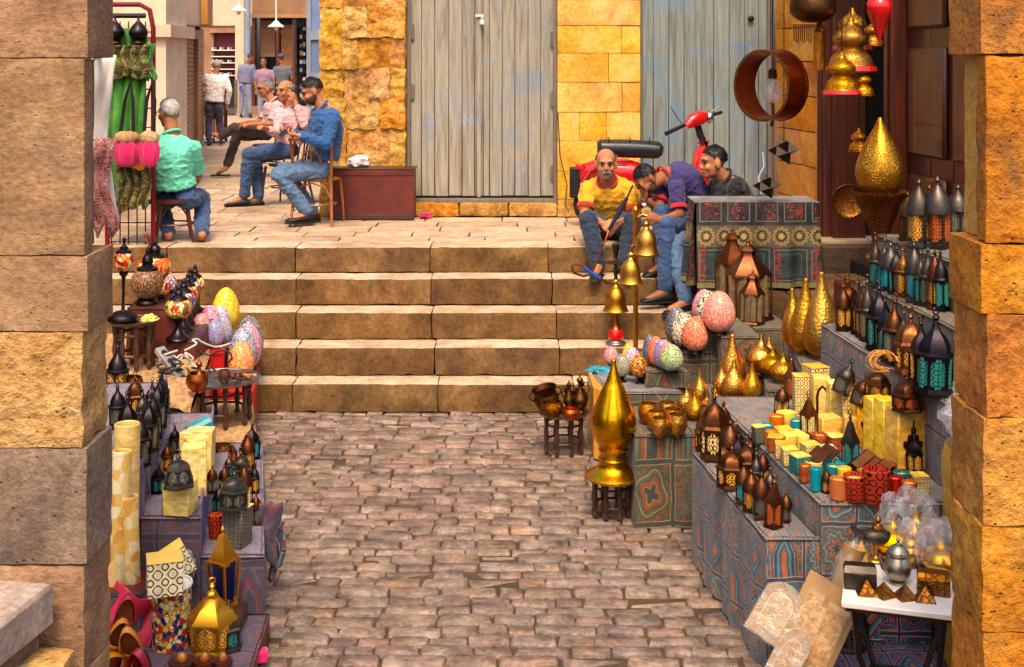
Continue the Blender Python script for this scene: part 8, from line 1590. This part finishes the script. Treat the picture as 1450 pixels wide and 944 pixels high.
person('bald man in rose shirt and jeans holding a phone to his ear', pose(14.4,
    pelvis=(412, 206, .05), neck=(412, 150, .0), head=(404, 129, -.02), face=(-.62, -.76, .02), bend=(.03, 0, 0),
    sh_l=(396, 160, -.10), sh_r=(430, 160, .08), el_l=(394, 190, -.25), wr_l=(378, 182, -.42), el_r=(432, 176, -.18), wr_r=(418, 145, -.16),
    hip_l=(406, 212, -.06), hip_r=(410, 212, .14), kn_l=(352, 218, -.20), an_l=(346, 278, -.14), toe_l=(328, 288, -.16), kn_r=(362, 222, .08), an_r=(366, 280, .0), toe_r=(346, 290, -.06)),
    'tan', pinkB, DN_M, 'shoe_black', ('fringe', 'stubble_grey'), 1.75, 1.05, 1.03, vox=.010, seed=13, collar=pinkB, hands={'r': {'f': Vector((-.3, -.1, .9)), 'n': Vector((.6, -.6, 0)), 'curl': .7}})
dm = person('bearded man in blue denim jacket and jeans looking down at his phone', pose(12.7,
    pelvis=(456, 232, .0), neck=(456, 152, .0), head=(442, 130, -.02), face=(-.86, -.30, -.34), up=(-.2, 0, 1), bend=(.05, 0, 0),
    sh_r=(472, 166, -.20), sh_l=(450, 162, .20), el_r=(462, 204, -.32), wr_r=(424, 192, -.36), el_l=(440, 196, .06), wr_l=(414, 188, -.20),
    hip_r=(454, 240, -.10), hip_l=(454, 238, .12), kn_r=(394, 246, -.22), an_r=(436, 301, -.12), toe_r=(418, 311, -.18), kn_l=(402, 240, .08), an_l=(444, 300, .08), toe_l=(424, 309, .04)),
    'tan', jean, DN_L, 'shoe_black', ('full', 'hair_black'), 1.86, 1.08, 1.06, seed=15, beard='stubble', jacket=True, collar=jean, shirt_len=-.14, wr_amp=.011, hands={'r': {'f': Vector((-1, .1, .2)), 'n': Vector((.2, -.2, -1)), 'curl': .9}, 'l': {'f': Vector((-1, -.3, .1)), 'n': Vector((.2, -.2, -1)), 'curl': .8}})
o = MB().box((0, 0, 0), (.075, .011, .14), ch=.005).obj('mobile_phone', M['black']); o.location = at(404, 186, 12.42); o.rotation_euler = (-.9, .3, -.9); tag(o, 'black mobile phone held by the man in denim jacket', 'phone')
ZF = TZ + .05
person('white haired man in white shirt walking away down the street', pose(25.0,
    pelvis=(303, 148, 0), neck=(306, 104, 0), head=(307, 92, .02), face=(.1, 1, -.05), sh_l=(293, 109, 0), sh_r=(319, 109, 0), el_l=(281, 126, .05), wr_l=(271, 140, .1), el_r=(325, 128, 0), wr_r=(322, 147, .1),
    hip_l=(297, 150, 0), hip_r=(309, 150, 0), kn_l=(296, 174, .05), an_l=(296, 198, -.05), toe_l=(297, 203, .12), kn_r=(311, 173, .12), an_r=(313, 194, .1), toe_r=(313, 200, .28)),
    'tan', wht, drk_t, hair=('fringe', 'hair_white'), sleeve=1.9, fat=1.1, vox=.016, seed=17, shirt_len=-.16)
gp = person('man in grey suit with blue emblem on his back looking into the shop', pose(36.0,
    pelvis=(347, 120, 0), neck=(350, 90, 0), head=(355, 82, 0), face=(.75, .6, -.3), sh_l=(341, 94, 0), sh_r=(358, 94, 0), el_l=(338, 107, 0), wr_l=(341, 120, .1), el_r=(360, 107, 0), wr_r=(358, 120, .1),
    hip_l=(343, 121, 0), hip_r=(351, 121, 0), kn_l=(342, 142, 0), an_l=(341, 160, 0), toe_l=(342, 164, .1), kn_r=(353, 142, 0), an_r=(354, 160, 0), toe_r=(355, 164, .1)),
    'brown', gry, gry_t, hair=('short', 'stubble'), sleeve=1.9, vox=.02, seed=19, jacket=True)
MB().tube([Vector((-.10, -.165, .98)), Vector((-.11, -.175, .86))], .018, 6).tube([Vector((-.09, -.172, .92)), Vector((-.03, -.172, .99))], .018, 6).tube([Vector((-.09, -.172, .92)), Vector((-.03, -.17, .86))], .018, 6).obj('blue_emblem', plain('emblem_blue', C(40, 80, 190), .6), gp)
person('man in mauve tee shirt standing in the street facing the terrace', pose(34.0,
    pelvis=(374, 126, 0), neck=(374, 97, 0), head=(373, 88, -.02), face=(0, -1, -.05), sh_l=(365, 102, 0), sh_r=(384, 102, 0), el_l=(362, 116, 0), wr_l=(363, 128, -.1), el_r=(388, 116, 0), wr_r=(386, 128, -.1),
    hip_l=(370, 127, 0), hip_r=(379, 127, 0), kn_l=(369, 147, 0), an_l=(368, 164, 0), toe_l=(367, 168, -.1), kn_r=(380, 147, 0), an_r=(381, 164, 0), toe_r=(382, 168, -.1)),
    'brown', mauve, gry_t, sleeve=.6, vox=.02, seed=21)
person('man in dark shirt and purple cap standing before the dark shop window', pose(35.0,
    pelvis=(400, 123, 0), neck=(400, 92, 0), head=(397, 83, 0), face=(-.6, .8, -.1), sh_l=(390, 97, 0), sh_r=(409, 97, 0), el_l=(387, 110, 0), wr_l=(388, 122, .1), el_r=(413, 110, 0), wr_r=(411, 122, .1),
    hip_l=(396, 124, 0), hip_r=(405, 124, 0), kn_l=(395, 144, 0), an_l=(395, 162, 0), toe_l=(395, 166, .1), kn_r=(406, 144, 0), an_r=(406, 162, 0), toe_r=(406, 166, .1)),
    'brown', drk, drk_t, sleeve=.6, vox=.02, seed=23, cap=blu_c)
